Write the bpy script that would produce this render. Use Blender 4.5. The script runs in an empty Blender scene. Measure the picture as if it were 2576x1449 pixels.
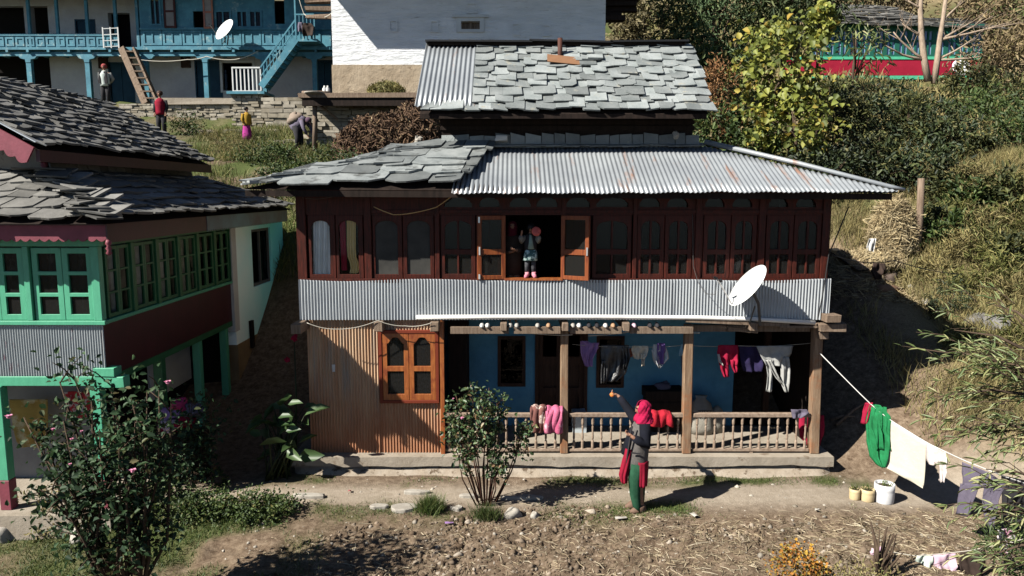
import bpy, math, random
import numpy as np
from mathutils import Vector, Matrix
from mathutils.geometry import tessellate_polygon
SC=bpy.context.scene; COL=SC.collection
R=random.Random(11); NR=np.random.default_rng(5)
PI=math.pi
# ---------------------------------------------------------------- camera model (pixels of a 2576 x 1449 view)
FPX=1850.0; PITCH=math.radians(7.4); CZ=4.4
_c,_s=math.cos(PITCH),math.sin(PITCH)
def _ray(u,v):
    a=(u-1288)/FPX; b=(724.5-v)/FPX
    return a,_c+b*_s,-_s+b*_c
def PY(u,v,Y):
    x,y,z=_ray(u,v); t=Y/y; return Vector((x*t,Y,CZ+z*t))
def PZ(u,v,Z):
    x,y,z=_ray(u,v); t=(Z-CZ)/z; return Vector((x*t,y*t,Z))
def PX(u,v,X):
    x,y,z=_ray(u,v); t=X/x; return Vector((X,y*t,CZ+z*t))
SUN=Vector((1.7,0.98,-1.6)).normalized()
# ---------------------------------------------------------------- mesh collector
class B:
    def __init__(s): s.v=[]; s.f=[]
    def add(s,vs,fs):
        n=len(s.v); s.v.extend([tuple(p) for p in vs]); s.f.extend([tuple(i+n for i in f) for f in fs]); return s
    def hexa(s,p): # 8 pts: bottom 0-3 ccw, top 4-7
        return s.add(p,[(3,2,1,0),(4,5,6,7),(0,1,5,4),(1,2,6,5),(2,3,7,6),(3,0,4,7)])
    def box(s,x0,x1,y0,y1,z0,z1,j=0):
        p=[(x0,y0,z0),(x1,y0,z0),(x1,y1,z0),(x0,y1,z0),(x0,y0,z1),(x1,y0,z1),(x1,y1,z1),(x0,y1,z1)]
        if j: p=[tuple(c+R.uniform(-j,j) for c in q) for q in p]
        return s.hexa(p)
    def bar(s,a,b,w,h,up=(0,0,1),taper=1.0):
        a=Vector(a); b=Vector(b); d=(b-a).normalized(); up=Vector(up)
        x=d.cross(up)
        if x.length<1e-4: x=d.cross(Vector((0,1,0)))
        x.normalize(); y=x.cross(d)
        p=[]
        for c,k in ((a,1),(b,taper)):
            for sx,sy in ((-1,-1),(1,-1),(1,1),(-1,1)): p.append(c+x*(sx*w/2*k)+y*(sy*h/2*k))
        return s.add(p,[(3,2,1,0),(4,5,6,7),(0,1,5,4),(1,2,6,5),(2,3,7,6),(3,0,4,7)])
    def tube(s,pts,r,n=6,cap=True):
        pts=[Vector(p) for p in pts]; m=len(pts)
        rr=r if isinstance(r,(list,tuple)) else [r]*m
        vs=[]; ref=None
        for i,p in enumerate(pts):
            d=(pts[min(i+1,m-1)]-pts[max(i-1,0)])
            if d.length<1e-9: d=Vector((0,0,1))
            d.normalize()
            if ref is None: ref=d.orthogonal().normalized()
            x=ref-d*ref.dot(d)
            if x.length<1e-5: x=d.orthogonal()
            x.normalize(); ref=x; y=d.cross(x)
            for k in range(n):
                a=2*PI*k/n; vs.append(p+x*(math.cos(a)*rr[i])+y*(math.sin(a)*rr[i]))
        fs=[(i*n+k,i*n+(k+1)%n,(i+1)*n+(k+1)%n,(i+1)*n+k) for i in range(m-1) for k in range(n)]
        if cap: fs+= [tuple(range(n-1,-1,-1)),tuple((m-1)*n+k for k in range(n))]
        return s.add(vs,fs)
    def lathe(s,c,prof,n=16,ax=(0,0,1),sq=1.0):
        c=Vector(c); ax=Vector(ax).normalized(); x=ax.orthogonal().normalized(); y=ax.cross(x)
        vs=[c+ax*z+(x*math.cos(2*PI*k/n)+y*math.sin(2*PI*k/n)*sq)*r for r,z in prof for k in range(n)]
        m=len(prof)
        fs=[(i*n+k,i*n+(k+1)%n,(i+1)*n+(k+1)%n,(i+1)*n+k) for i in range(m-1) for k in range(n)]
        fs+= [tuple(range(n-1,-1,-1)),tuple((m-1)*n+k for k in range(n))]
        return s.add(vs,fs)
    def loft(s,rings,n=16,cap=True,fold=0,kf=7,ph=0.0):
        # ring: (x,y,z,rx,ry[,rot])
        vs=[]
        for i,q in enumerate(rings):
            x,y,z,rx,ry=q[:5]; ro=q[5] if len(q)>5 else 0
            for k in range(n):
                a=2*PI*k/n; g=1+fold*math.sin(kf*a+ph+i*.35)*(i/max(1,len(rings)-1)*.8+.2)
                X=math.cos(a)*rx*g; Y=math.sin(a)*ry*g
                vs.append((x+X*math.cos(ro)-Y*math.sin(ro),y+X*math.sin(ro)+Y*math.cos(ro),z))
        m=len(rings)
        fs=[(i*n+k,i*n+(k+1)%n,(i+1)*n+(k+1)%n,(i+1)*n+k) for i in range(m-1) for k in range(n)]
        if cap: fs+= [tuple(range(n-1,-1,-1)),tuple((m-1)*n+k for k in range(n))]
        return s.add(vs,fs)
    def blob(s,c,r,n=10,m=7,jit=.15,sc=(1,1,1),rz=0):
        c=Vector(c); vs=[]; ca,sa=math.cos(rz),math.sin(rz)
        ph=[R.uniform(0,6.3) for _ in range(6)]
        for i in range(m+1):
            t=PI*i/m
            for k in range(n):
                a=2*PI*k/n
                g=1+jit*(math.sin(2*a+ph[0]+3*t)+math.sin(3*a+ph[1]-2*t)*.7+math.sin(4*t+ph[2]+a)*.6)
                x=math.sin(t)*math.cos(a)*r*g*sc[0]; y=math.sin(t)*math.sin(a)*r*g*sc[1]; z=math.cos(t)*r*g*sc[2]
                vs.append((c.x+x*ca-y*sa,c.y+x*sa+y*ca,c.z+z))
        fs=[(i*n+k,(i+1)*n+k,(i+1)*n+(k+1)%n,i*n+(k+1)%n) for i in range(m) for k in range(n)]
        return s.add(vs,fs)
    def plate(s,outer,holes,O,ex,ey,th):
        # 2-D outline with holes laid out at O along ex, ey; thickness th along ex x ey (towards the back)
        O=Vector(O); ex=Vector(ex); ey=Vector(ey); nz=ex.cross(ey).normalized()
        loops=[outer]+list(holes)
        flat=[p for l in loops for p in l]
        tri=tessellate_polygon([[Vector((p[0],p[1],0)) for p in l] for l in loops])
        n=len(flat)
        fr=[O+ex*p[0]+ey*p[1] for p in flat]; bk=[p-nz*th for p in fr]
        fs=[]
        for t in tri:
            a,b,c=[flat[i] for i in t]
            ccw=(b[0]-a[0])*(c[1]-a[1])-(b[1]-a[1])*(c[0]-a[0])>0
            t=t if ccw else t[::-1]
            fs.append(tuple(t)); fs.append(tuple(i+n for i in t[::-1]))
        k=0
        for li,l in enumerate(loops):
            m=len(l)
            ar=sum(l[i][0]*l[(i+1)%m][1]-l[(i+1)%m][0]*l[i][1] for i in range(m))
            for i in range(m):
                a,b=k+i,k+(i+1)%m
                if (ar>0)==(li==0): fs.append((a,a+n,b+n,b))
                else: fs.append((b,b+n,a+n,a))
            k+=m
        return s.add(fr+bk,fs)
    def corr(s,O,U,V,N,per,amp,nv=6,lo=None,hi=None,wob=0.0,seg=6,ph=0):
        # corrugated sheet: ridges run along V, waves across U
        O=Vector(O);U=Vector(U);V=Vector(V);N=Vector(N).normalized()
        L=U.length; nu=max(2,int(L/per*seg)); vs=[]
        for i in range(nu+1):
            t=i/nu; a=lo(t) if lo else 0.0; b=hi(t) if hi else 1.0
            w=amp*math.cos(2*PI*t*L/per+ph)
            for j in range(nv+1):
                q=a+(b-a)*j/nv
                e=wob*(math.sin(t*L*2.1+q*2)+.6*math.sin(t*L*5.3+1+q*3))
                vs.append(O+U*t+V*q+N*(w+e))
        fs=[(i*(nv+1)+j,(i+1)*(nv+1)+j,(i+1)*(nv+1)+j+1,i*(nv+1)+j+1) for i in range(nu) for j in range(nv)]
        return s.add(vs,fs)
    def slab(s,pts,N,th):
        N=Vector(N); n=len(pts); top=[Vector(p) for p in pts]; bot=[p-N*th for p in top]
        fs=[tuple(range(n)),tuple(range(2*n-1,n-1,-1))]+[(i,i+n,(i+1)%n+n,(i+1)%n) for i in range(n)]
        return s.add(top+bot,fs)
    def grid(s,fn,nu,nv):
        vs=[fn(i/nu,j/nv) for i in range(nu+1) for j in range(nv+1)]
        return s.add(vs,[(i*(nv+1)+j,(i+1)*(nv+1)+j,(i+1)*(nv+1)+j+1,i*(nv+1)+j+1) for i in range(nu) for j in range(nv)])
def rect(x0,x1,y0,y1): return [(x0,y0),(x1,y0),(x1,y1),(x0,y1)]
def arch(x0,x1,y0,y1,h,half=0,n=8):
    # rectangle with arched top of rise h; half -1/1: only the left/right half of the arch
    p=[(x0,y0),(x1,y0)]
    if half==0: xs=[x1+(x0-x1)*i/n for i in range(n+1)]; f=lambda x:math.sqrt(max(0,1-((x-(x0+x1)/2)/((x1-x0)/2))**2))
    elif half<0: xs=[x1+(x0-x1)*i/n for i in range(n+1)]; f=lambda x:math.sqrt(max(0,1-((x1-x)/(x1-x0))**2))
    else: xs=[x1+(x0-x1)*i/n for i in range(n+1)]; f=lambda x:math.sqrt(max(0,1-((x-x0)/(x1-x0))**2))
    p+=[(x,y1-h+h*f(x)) for x in xs]
    return p
# ---------------------------------------------------------------- objects
def _par(o,parent):
    if parent is not None:
        o.parent=parent
        if parent.type=='EMPTY': o.matrix_parent_inverse=Matrix.Translation(-parent.location)
def tag(o,label=None,cat=None,group=None,kind=None):
    if label: o['label']=label
    if cat: o['category']=cat
    if group: o['group']=group
    if kind: o['kind']=kind
    return o
def thing(name,label,cat,loc,group=None):
    o=bpy.data.objects.new(name,None); COL.objects.link(o); o.location=Vector(loc); o.empty_display_size=.2
    return tag(o,label,cat,group)
def build(name,b,m,parent=None,smooth=False,solid=0,bevel=0,label=None):
    me=bpy.data.meshes.new(name); me.from_pydata(b.v,[],b.f); me.materials.append(m)
    if smooth: me.polygons.foreach_set('use_smooth',[True]*len(me.polygons))
    o=bpy.data.objects.new(name,me); COL.objects.link(o); _par(o,parent)
    if solid: md=o.modifiers.new('thickness','SOLIDIFY'); md.thickness=solid; md.offset=0
    if bevel: md=o.modifiers.new('edge','BEVEL'); md.width=bevel; md.segments=1; md.limit_method='ANGLE'
    if label: o['label']=label
    return o
def npmesh(name,V,Fq,m,parent=None,smooth=False):
    me=bpy.data.meshes.new(name); n=len(V); k=len(Fq); w=Fq.shape[1]
    me.vertices.add(n); me.vertices.foreach_set('co',np.asarray(V,dtype=np.float32).ravel())
    me.loops.add(k*w); me.loops.foreach_set('vertex_index',Fq.astype(np.int32).ravel())
    me.polygons.add(k); me.polygons.foreach_set('loop_start',(np.arange(k)*w).astype(np.int32))
    me.update(calc_edges=True); me.materials.append(m)
    if smooth: me.polygons.foreach_set('use_smooth',[True]*k)
    o=bpy.data.objects.new(name,me); COL.objects.link(o); _par(o,parent); return o
def dup(root,off,label=None,name=None,rz=0):
    def cp(o,par):
        c=o.copy(); COL.objects.link(c)
        if par is not None: c.parent=par
        for ch in list(o.children): cp(ch,c)
        return c
    r=cp(root,None)
    r.location=root.location+Vector(off); r.rotation_euler=(0,0,rz)
    if label: r['label']=label
    return r
# ---------------------------------------------------------------- materials
def _new(name):
    m=bpy.data.materials.new(name); m.use_nodes=True; nt=m.node_tree
    return m,nt,nt.nodes,nt.links,nt.nodes['Principled BSDF']
def _noise(nt,scale,detail=5,rough=.6,stretch=(1,1,1),coord='Object',w=None):
    N,L=nt.nodes,nt.links
    tc=N.new('ShaderNodeTexCoord'); mp=N.new('ShaderNodeMapping'); mp.inputs['Scale'].default_value=stretch
    if w: mp.inputs['Location'].default_value=w
    L.new(tc.outputs[coord],mp.inputs['Vector'])
    n=N.new('ShaderNodeTexNoise'); n.inputs['Scale'].default_value=scale; n.inputs['Detail'].default_value=detail; n.inputs['Roughness'].default_value=rough
    L.new(mp.outputs['Vector'],n.inputs['Vector']); return n
def _ramp(nt,src,stops):
    r=nt.nodes.new('ShaderNodeValToRGB'); e=r.color_ramp.elements
    while len(e)<len(stops): e.new(.5)
    for k,(p,c) in enumerate(stops):
        e[k].position=p; e[k].color=(c[0],c[1],c[2],1) if not isinstance(c,(int,float)) else (c,c,c,1)
    nt.links.new(src,r.inputs['Fac']); return r
def _mix(nt,fac,a,b,mode='MIX'):
    m=nt.nodes.new('ShaderNodeMix'); m.data_type='RGBA'; m.blend_type=mode
    for idx,x in ((0,fac),(6,a),(7,b)):
        if hasattr(x,'is_linked') or hasattr(x,'links'): nt.links.new(x,m.inputs[idx])
        elif idx==0: m.inputs[0].default_value=x
        else: m.inputs[idx].default_value=(x[0],x[1],x[2],1)
    return m.outputs[2]
KA=.60
def mat(name,c,c2=None,scale=4,rough=.8,bump=.25,bscale=25,stretch=(1,1,1),spec=.14,metal=0,island=0,patch=None,pscale=2,pth=(.55,.65),pstretch=(1,1,1),lo=.35,hi=.65,bdist=.02,transl=0):
    m,nt,N,L,bs=_new(name)
    c2=c2 or tuple(x*.75 for x in c)
    c=tuple(x*KA for x in c); c2=tuple(x*KA for x in c2)
    if patch: patch=tuple(x*KA for x in patch)
    n=_noise(nt,scale,6,.65,stretch)
    col=_ramp(nt,n.outputs['Fac'],[(lo,c),(hi,c2)]).outputs['Color']
    if island:
        g=N.new('ShaderNodeNewGeometry')
        rv=_ramp(nt,g.outputs['Random Per Island'],[(0,1-island),(1,1+island)])
        rv.color_ramp.interpolation='LINEAR'
        col=_mix(nt,1.0,col,rv.outputs['Color'],'MULTIPLY')
    if patch:
        n2=_noise(nt,pscale,6,.7,pstretch,w=(3.3,1.7,5.1))
        pr=_ramp(nt,n2.outputs['Fac'],[(pth[0],0.0),(pth[1],1.0)])
        col=_mix(nt,pr.outputs['Color'],col,patch)
    L.new(col,bs.inputs['Base Color'])
    bs.inputs['Roughness'].default_value=rough; bs.inputs['Specular IOR Level'].default_value=spec; bs.inputs['Metallic'].default_value=metal
    if bump:
        nb=_noise(nt,bscale,6,.7,stretch); bp=N.new('ShaderNodeBump'); bp.inputs['Strength'].default_value=bump; bp.inputs['Distance'].default_value=bdist
        L.new(nb.outputs['Fac'],bp.inputs['Height']); L.new(bp.outputs['Normal'],bs.inputs['Normal'])
    if transl:
        tr=N.new('ShaderNodeBsdfTranslucent'); L.new(col,tr.inputs['Color'])
        ms=N.new('ShaderNodeMixShader'); ms.inputs[0].default_value=transl
        L.new(bs.outputs[0],ms.inputs[1]); L.new(tr.outputs[0],ms.inputs[2]); L.new(ms.outputs[0],N['Material Output'].inputs['Surface'])
    return m
def islandmat(name,stops,rough=.7,spec=.3,transl=.25,nscale=1.5,namp=.35):
    # colour picked per leaf / stone / straw, plus a slow drift over the whole plant
    m,nt,N,L,bs=_new(name)
    stops=[(p_,tuple(x*KA for x in c_)) for p_,c_ in stops]
    g=N.new('ShaderNodeNewGeometry')
    col=_ramp(nt,g.outputs['Random Per Island'],stops).outputs['Color']
    n=_noise(nt,nscale,3,.6)
    dr=_ramp(nt,n.outputs['Fac'],[(.3,1-namp),(.7,1+namp)]).outputs['Color']
    col=_mix(nt,1.0,col,dr,'MULTIPLY')
    L.new(col,bs.inputs['Base Color']); bs.inputs['Roughness'].default_value=rough; bs.inputs['Specular IOR Level'].default_value=spec
    if transl:
        tr=N.new('ShaderNodeBsdfTranslucent'); L.new(col,tr.inputs['Color'])
        ms=N.new('ShaderNodeMixShader'); ms.inputs[0].default_value=transl
        L.new(bs.outputs[0],ms.inputs[1]); L.new(tr.outputs[0],ms.inputs[2]); L.new(ms.outputs[0],N['Material Output'].inputs['Surface'])
    return m
def glassmat(name,tint=(.55,.6,.6),dirt=0.0):
    m,nt,N,L,bs=_new(name)
    tr=N.new('ShaderNodeBsdfTransparent'); tr.inputs['Color'].default_value=(*tint,1)
    gl=N.new('ShaderNodeBsdfGlossy'); gl.inputs['Roughness'].default_value=.03; gl.inputs['Color'].default_value=(.22,.23,.24,1)
    fr=N.new('ShaderNodeFresnel'); fr.inputs['IOR'].default_value=1.5
    ms=N.new('ShaderNodeMixShader'); L.new(fr.outputs[0],ms.inputs[0]); L.new(tr.outputs[0],ms.inputs[1]); L.new(gl.outputs[0],ms.inputs[2])
    out=ms.outputs[0]
    if dirt:
        df=N.new('ShaderNodeBsdfDiffuse'); df.inputs['Color'].default_value=(.35,.34,.32,1)
        m2=N.new('ShaderNodeMixShader'); m2.inputs[0].default_value=dirt; L.new(out,m2.inputs[1]); L.new(df.outputs[0],m2.inputs[2]); out=m2.outputs[0]
    L.new(out,N['Material Output'].inputs['Surface']); return m
def plain(name,c,rough=.7,spec=.14,metal=0): return mat(name,c,tuple(min(1,x*1.15) for x in c),scale=9,rough=rough,spec=spec,metal=metal,bump=.08,bscale=60)
V3=Vector
# numpy value noise
def _h(ix,iy,seed=0):
    a=np.sin(ix*127.1+iy*311.7+seed*74.7)*43758.5453
    return a-np.floor(a)
def vnoise(x,y,seed=0):
    x=np.asarray(x,float); y=np.asarray(y,float); ix=np.floor(x); iy=np.floor(y); fx=x-ix; fy=y-iy
    fx=fx*fx*(3-2*fx); fy=fy*fy*(3-2*fy)
    return (_h(ix,iy,seed)*(1-fx)+_h(ix+1,iy,seed)*fx)*(1-fy)+(_h(ix,iy+1,seed)*(1-fx)+_h(ix+1,iy+1,seed)*fx)*fy
def fbm(x,y,o=4,seed=0):
    s=0;a=.5;f=1.0
    for k in range(o): s=s+a*vnoise(np.asarray(x)*f,np.asarray(y)*f,seed+k); a*=.5; f*=2.03
    return s
# ---------------------------------------------------------------- slate roofing
def slates(b,O,U,V,N,L,lo,hi,expo,wr,th,rng,chip=.5,gap=.006,skew=0.0,alt=0.0,over=1.55):
    """rows of irregular stone slates on the plane O + U*u + V*v; row ends lo(v), hi(v)"""
    O=Vector(O);U=Vector(U).normalized();V=Vector(V).normalized();N=Vector(N).normalized()
    v=0.0; k=0
    while v<L-expo*.3:
        ex=expo*rng.uniform(.9,1.1); u=lo(v)-rng.uniform(0,.1); end=hi(v); q=0
        while u<end:
            w=rng.uniform(*wr)
            if alt and q%2: w*=.62
            w=min(w,max(.12,end+.08-u))
            up=th*(1.1 if (alt and q%2==0) else .1)+rng.uniform(0,th*.5)
            g=gap if not(alt and q%2) else -.04
            v0=v+rng.uniform(-.2,.2)*ex; v1=min(v0+ex*over,L+.05)
            a=u+g; e=u+w-g; j=lambda s=.02: rng.uniform(-s,s)*w*2
            pts=[(a+j(),v1),(a+j(),v0+abs(j(.04)))]
            if rng.random()<chip: c=rng.uniform(.08,.34)*w; pts[1:]=[(a,v0+c*rng.uniform(.4,1)),(a+c,v0)]
            pts.append(((a+e)/2+j(.1),v0+j(.02)))
            if rng.random()<chip: c=rng.uniform(.08,.36)*w; pts+=[(e-c,v0+j(.01)),(e,v0+c*rng.uniform(.4,1))]
            else: pts.append((e+j(),v0+j(.03)))
            pts.append((e+j(),v1))
            P=[]
            tl=rng.uniform(-.55,.55)*th; ro=rng.uniform(-.07,.07)
            if q==0: pts=[((lo(pv)-skew*pv) if pu<u+w*.3 else pu,pv) for pu,pv in pts]
            for pu,pv in pts:
                t=(pv-v0)/max(1e-3,(v1-v0)); h=(1-t)*(th*1.9)+t*th*.3+up+tl*((pu-u)/w-.5)*2
                pv+=ro*(pu-u-w/2); P.append(O+U*(pu+skew*pv)+V*pv+N*h)
            b.slab(P,N,th*rng.uniform(.7,1.2))
            u+=w; q+=1
        v+=ex; k+=1
    return b
# ---------------------------------------------------------------- terrain
CP=[]
for x in (-16,-11,-7,-4,-1,2,5):
    for y in (-10,-2,4,7): CP.append((x,y,-.25 if x<-6 else -.05))
for x in (-3,-1,1,3,4.8): CP+= [(x,9,0),(x,10,.02),(x,10.9,.03)]
CP+=[(-5,9,-.12),(-6.5,9,-.3),(-9,9,-.3),(-5,10.2,0),(-7,10.6,.0),(-12,10,0),(-12,14,.5),(-8,14,.3),(-8,17,2.5),
 (-4.6,11.5,.02),(-4.4,13,.3),(-4.4,15,1.2),(-4.5,17,3.0),(-4.5,18.5,4.2)]
for x in (-1,2,4): CP+= [(x,13,.1),(x,15.5,2.6),(x,17,4.2)]
for x in (-14,-10,-6,-2,2,6): CP+= [(x,20,4.75),(x,22.5,5.3),(x,25,5.95)]
for x in (-16,-12,-9): CP+= [(x,27,6.45),(x,28.6,6.75),(x,29.6,7.0),(x,30.4,7.95),(x,32,8.05),(x,36,8.3)]
CP+=[(-7,27,6.5),(-7,28.6,6.8),(-7,31,8.0),(-3,27,7.6),(2,27,7.8),(-3,32,8.4),(3,32,8.5)]
# right hillside
CP+=[(5.6,10.9,.0),(6.5,9,-.02),(8,7.5,-.05),(6.1,11.3,.35),(6.2,12.3,1.0),(6.1,13.4,1.5),(6.1,14.6,1.9),(5.9,16,2.3),(6.3,17.6,4.2),(7.1,14.9,2.85),(7.3,16.2,3.5),
 (7.3,11.3,1.0),(7.8,13,1.75),(7.8,15.1,2.45),(8.6,15.2,2.75),(8.4,16.4,3.6),(8.2,9.6,.15),(9.5,10.2,.9),(10,12,2.0),(10.3,14.5,3.1),(12,17,4.9),(9,18,4.7),(14,20,5.8),(12,9,.5),(14,13,2.6),(18,12,2.5),(12,4,-.1),(18,4,0),
 (8,22,5.6),(14,25,7.2),(10,28,7.6),(16,31,8.7),(22,34,9.2),(24,28,8.5),(28,20,6.5),(10,34,9.2)]
for x in (-40,-20,0,20,45): CP+= [(x,45,14.5 if x>-5 else 12),(x,65,25),(x,100,44),(x,150,70)]
for x in (-45,45): CP+= [(x,-15,-.3),(x,5,.2),(x,15,3),(x,28,8)]
CP+=[(0,-25,-.3),(-20,-25,-.3),(20,-25,-.3)]
_cp=np.array(CP,float); _k=.35
def _phi(d2): return np.sqrt(d2+_k*_k)
_A=_phi(((_cp[:,None,:2]-_cp[None,:,:2])**2).sum(-1))
_W=np.linalg.solve(_A+np.eye(len(CP))*1e-3,_cp[:,2]-_cp[:,2].mean()); _m=_cp[:,2].mean()
def Hbase(x,y):
    x=np.asarray(x,float); y=np.asarray(y,float); sh=x.shape; x=x.ravel(); y=y.ravel(); out=np.zeros(len(x))
    for i in range(0,len(x),20000):
        d=(x[i:i+20000,None]-_cp[:,0])**2+(y[i:i+20000,None]-_cp[:,1])**2
        out[i:i+20000]=_phi(d)@_W+_m
    return out.reshape(sh)
def field(x,y): # ploughed soil in front of the path: 1 inside
    e=9.62+.22*np.sin(x*1.3+.5)+.18*(fbm(x*1.7,y*1.7,3,9)-.5)-np.clip(x-3,0,9)*.02+np.clip(-1.5-x,0,1)*-.55*np.clip(-1.5-x,0,1.6)
    return 1/(1+np.exp(np.clip(-(e-y)/.07,-50,50)))
def Hn(x,y):
    x=np.asarray(x,float); y=np.asarray(y,float)
    far=np.clip((y-14)/6,0,1)*(1-.8*np.exp(-((y-30.5)/2.2)**2)*(x<4))
    rough=.03*(fbm(x*1.1,y*1.1,3,1)-.5)+far*.5*(fbm(x*.55,y*.55,4,2)-.5)
    hill=np.clip((x-5.6)/1.5,0,1)*np.clip((y-8.5)/2,0,1)
    rough=rough+hill*.3*(fbm(x*1.2,y*1.2,4,3)-.5)
    f=field(x,y)*np.clip((11-y),0,1)
    rough=rough+f*(.14*(fbm(x*3.3,y*3.3,4,4)-.5)+.11*(fbm(x*8,y*8,3,6)-.5)-.03)
    return rough
def H(x,y):
    return float(Hbase(np.array([x]),np.array([y]))[0]+Hn(np.array([x]),np.array([y]))[0])
def Hv(x,y): return Hbase(x,y)+Hn(x,y)
def hit(u,v,y0=7.0,y1=60.0):
    # where the line of sight through a pixel meets the ground
    ys=np.arange(y0,y1,.04); P=np.array([tuple(PY(u,v,y)) for y in ys]); h=Hv(P[:,0],P[:,1]); k=np.nonzero(P[:,2]<=h)[0]
    return Vector(P[k[0]]) if len(k) else Vector(P[-1])
def axis(segs):
    out=[]
    for a,b,s in segs: out+=list(np.arange(a,b,s))
    return np.array(out+[segs[-1][1]])
gx=axis([(-60,-20,4),(-20,-9,.5),(-9,10,.07),(10,20,.4),(20,60,4)])
gy=axis([(-30,4,2.5),(4,7.4,.4),(7.4,11.5,.05),(11.5,20,.12),(20,32,.25),(32,50,1.2),(50,160,6)])
GX,GY=np.meshgrid(gx,gy,indexing='ij'); GZ=Hv(GX,GY)
nx_,ny_=GX.shape
idx=np.arange(nx_*ny_).reshape(nx_,ny_)
Q=np.stack([idx[:-1,:-1],idx[1:,:-1],idx[1:,1:],idx[:-1,1:]],-1).reshape(-1,4)
# ground cover: red = grass, green = trodden path, blue = dry straw-strewn hillside
fld=field(GX,GY)*(GY<11)
n1=fbm(GX*.9,GY*.9,4,21); n2=fbm(GX*3,GY*3,3,22)
band=np.exp(-((GY-9.72)/.30)**2)+.8*np.exp(-((GY-10.75)/.22)**2)
grass=np.clip((n1-.50)*6+(n2-.5)*1.5+.1,0,1)*np.clip(band*1.2,0,1)*(GY<11.2)*(GX<5.5)
left=np.clip((-2.2-GX)/1.2,0,1)*np.clip((10.0-GY)/.4,0,1)*np.clip((n1-.38)*5,0,1)
grass=np.maximum(grass,left*.9)
behind=np.clip((GY-16)/1.5,0,1)*np.clip((n1-.36)*5+(n2-.5),0,1)
grass=np.maximum(grass,behind)
hill=np.clip((GX-6.9)/.8,0,1)*np.clip((GY-10)/1,0,1)  # straw kept off by the house so dark soil deepens its shade
path=np.clip(np.exp(-((GY-10.22)/.35)**2)*1.3,0,1)*(1-np.clip(grass*1.3,0,1))
path=np.maximum(path,np.clip((GX-1.5)/1.5,0,1)*np.clip(1.3-np.abs(GY-10.3)/.55,0,1)*np.clip((7.8-GX)/1,0,1)*(1-grass*.8))
path=np.maximum(path,np.clip((-4.4-GX)/.6,0,1)*(np.abs(GY-10.3)<.7)*.9)
path=path*(1-fld)
rgba=np.stack([grass,path,hill,fld],-1).reshape(-1,4).astype(np.float32)
m,nt,N,L,bs=_new('earth')
at=N.new('ShaderNodeAttribute'); at.attribute_name='cover'; sp=N.new('ShaderNodeSeparateColor'); L.new(at.outputs['Color'],sp.inputs['Color'])
nb=_noise(nt,9,8,.8); nf=_noise(nt,38,6,.7); nl=_noise(nt,1.2,4,.6)
soil=_ramp(nt,nb.outputs['Fac'],[(.34,(.075,.048,.030)),(.52,(.19,.138,.094)),(.72,(.34,.265,.19))]).outputs['Color']
dust=_ramp(nt,nb.outputs['Fac'],[(.3,(.27,.22,.165)),(.7,(.43,.365,.29))]).outputs['Color']
straw=_ramp(nt,nf.outputs['Fac'],[(.3,(.14,.10,.055)),(.5,(.26,.20,.11)),(.7,(.36,.29,.17))]).outputs['Color']
green=_ramp(nt,nf.outputs['Fac'],[(.3,(.035,.05,.015)),(.5,(.075,.10,.03)),(.72,(.16,.16,.06))]).outputs['Color']
col=_mix(nt,sp.outputs['Green'],soil,dust)
col=_mix(nt,sp.outputs['Blue'],col,straw)
col=_mix(nt,sp.outputs['Red'],col,green)
sp2=_ramp(nt,nf.outputs['Fac'],[(.66,0.0),(.74,1.0)]); fac=_mix(nt,1.0,sp2.outputs['Color'],at.outputs['Alpha'],'MULTIPLY')
col=_mix(nt,fac,col,(.42,.36,.28))
col=_mix(nt,1.0,col,(KA,KA,KA),'MULTIPLY')
L.new(col,bs.inputs['Base Color']); bs.inputs['Roughness'].default_value=.95; bs.inputs['Specular IOR Level'].default_value=.1
bp=N.new('ShaderNodeBump'); bp.inputs['Strength'].default_value=.6; bp.inputs['Distance'].default_value=.03; L.new(nf.outputs['Fac'],bp.inputs['Height']); L.new(bp.outputs['Normal'],bs.inputs['Normal'])
ground=npmesh('ground',np.stack([GX,GY,GZ],-1).reshape(-1,3),Q,m,None,True)
ca=ground.data.color_attributes.new('cover','FLOAT_COLOR','POINT'); ca.data.foreach_set('color',rgba.ravel())
tag(ground,kind='structure')
# ================================================================ materials shared by the houses
M={}
M['redwood']=mat('varnished_wood',(.095,.018,.011),(.028,.009,.006),scale=6,rough=.5,stretch=(6,6,.7),bump=.2,spec=.15)
M['orangewood']=mat('honey_varnish',(.42,.14,.035),(.24,.06,.018),scale=5,rough=.38,stretch=(6,6,.8),bump=.15,spec=.4,patch=(.18,.035,.015),pscale=3,pth=(.5,.7))
M['casewood']=mat('shaded_casement_varnish',(.30,.085,.024),(.15,.034,.013),scale=4,rough=.45,stretch=(6,6,.8),bump=.15,spec=.2)  # orange varnish darkened, putting the eave shade into the colour
M['oldwood']=mat('weathered_wood',(.27,.20,.145),(.14,.095,.065),scale=5,rough=.85,stretch=(7,7,.6),bump=.4,spec=.2)
M['postwood']=mat('porch_post_wood',(.34,.235,.15),(.17,.10,.06),scale=5,rough=.75,stretch=(8,8,.5),bump=.35,spec=.2,patch=(.30,.13,.06),pscale=1.7,pth=(.5,.62))
M['railwood']=mat('rail_wood',(.38,.29,.22),(.22,.155,.11),scale=6,rough=.8,stretch=(3,3,3),bump=.25,spec=.2)
M['darkwood']=mat('smoky_wood',(.030,.020,.016),(.014,.010,.008),scale=4,rough=.8,stretch=(4,4,.8),spec=.1)
M['doorwood']=mat('old_door_wood',(.075,.04,.026),(.035,.018,.012),scale=4,rough=.7,stretch=(5,5,.7))
M['zinc']=mat('galvanised_sheet',(.54,.57,.585),(.44,.47,.495),scale=1.5,rough=.42,spec=.5,metal=.25,bump=.05,bscale=8)
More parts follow.
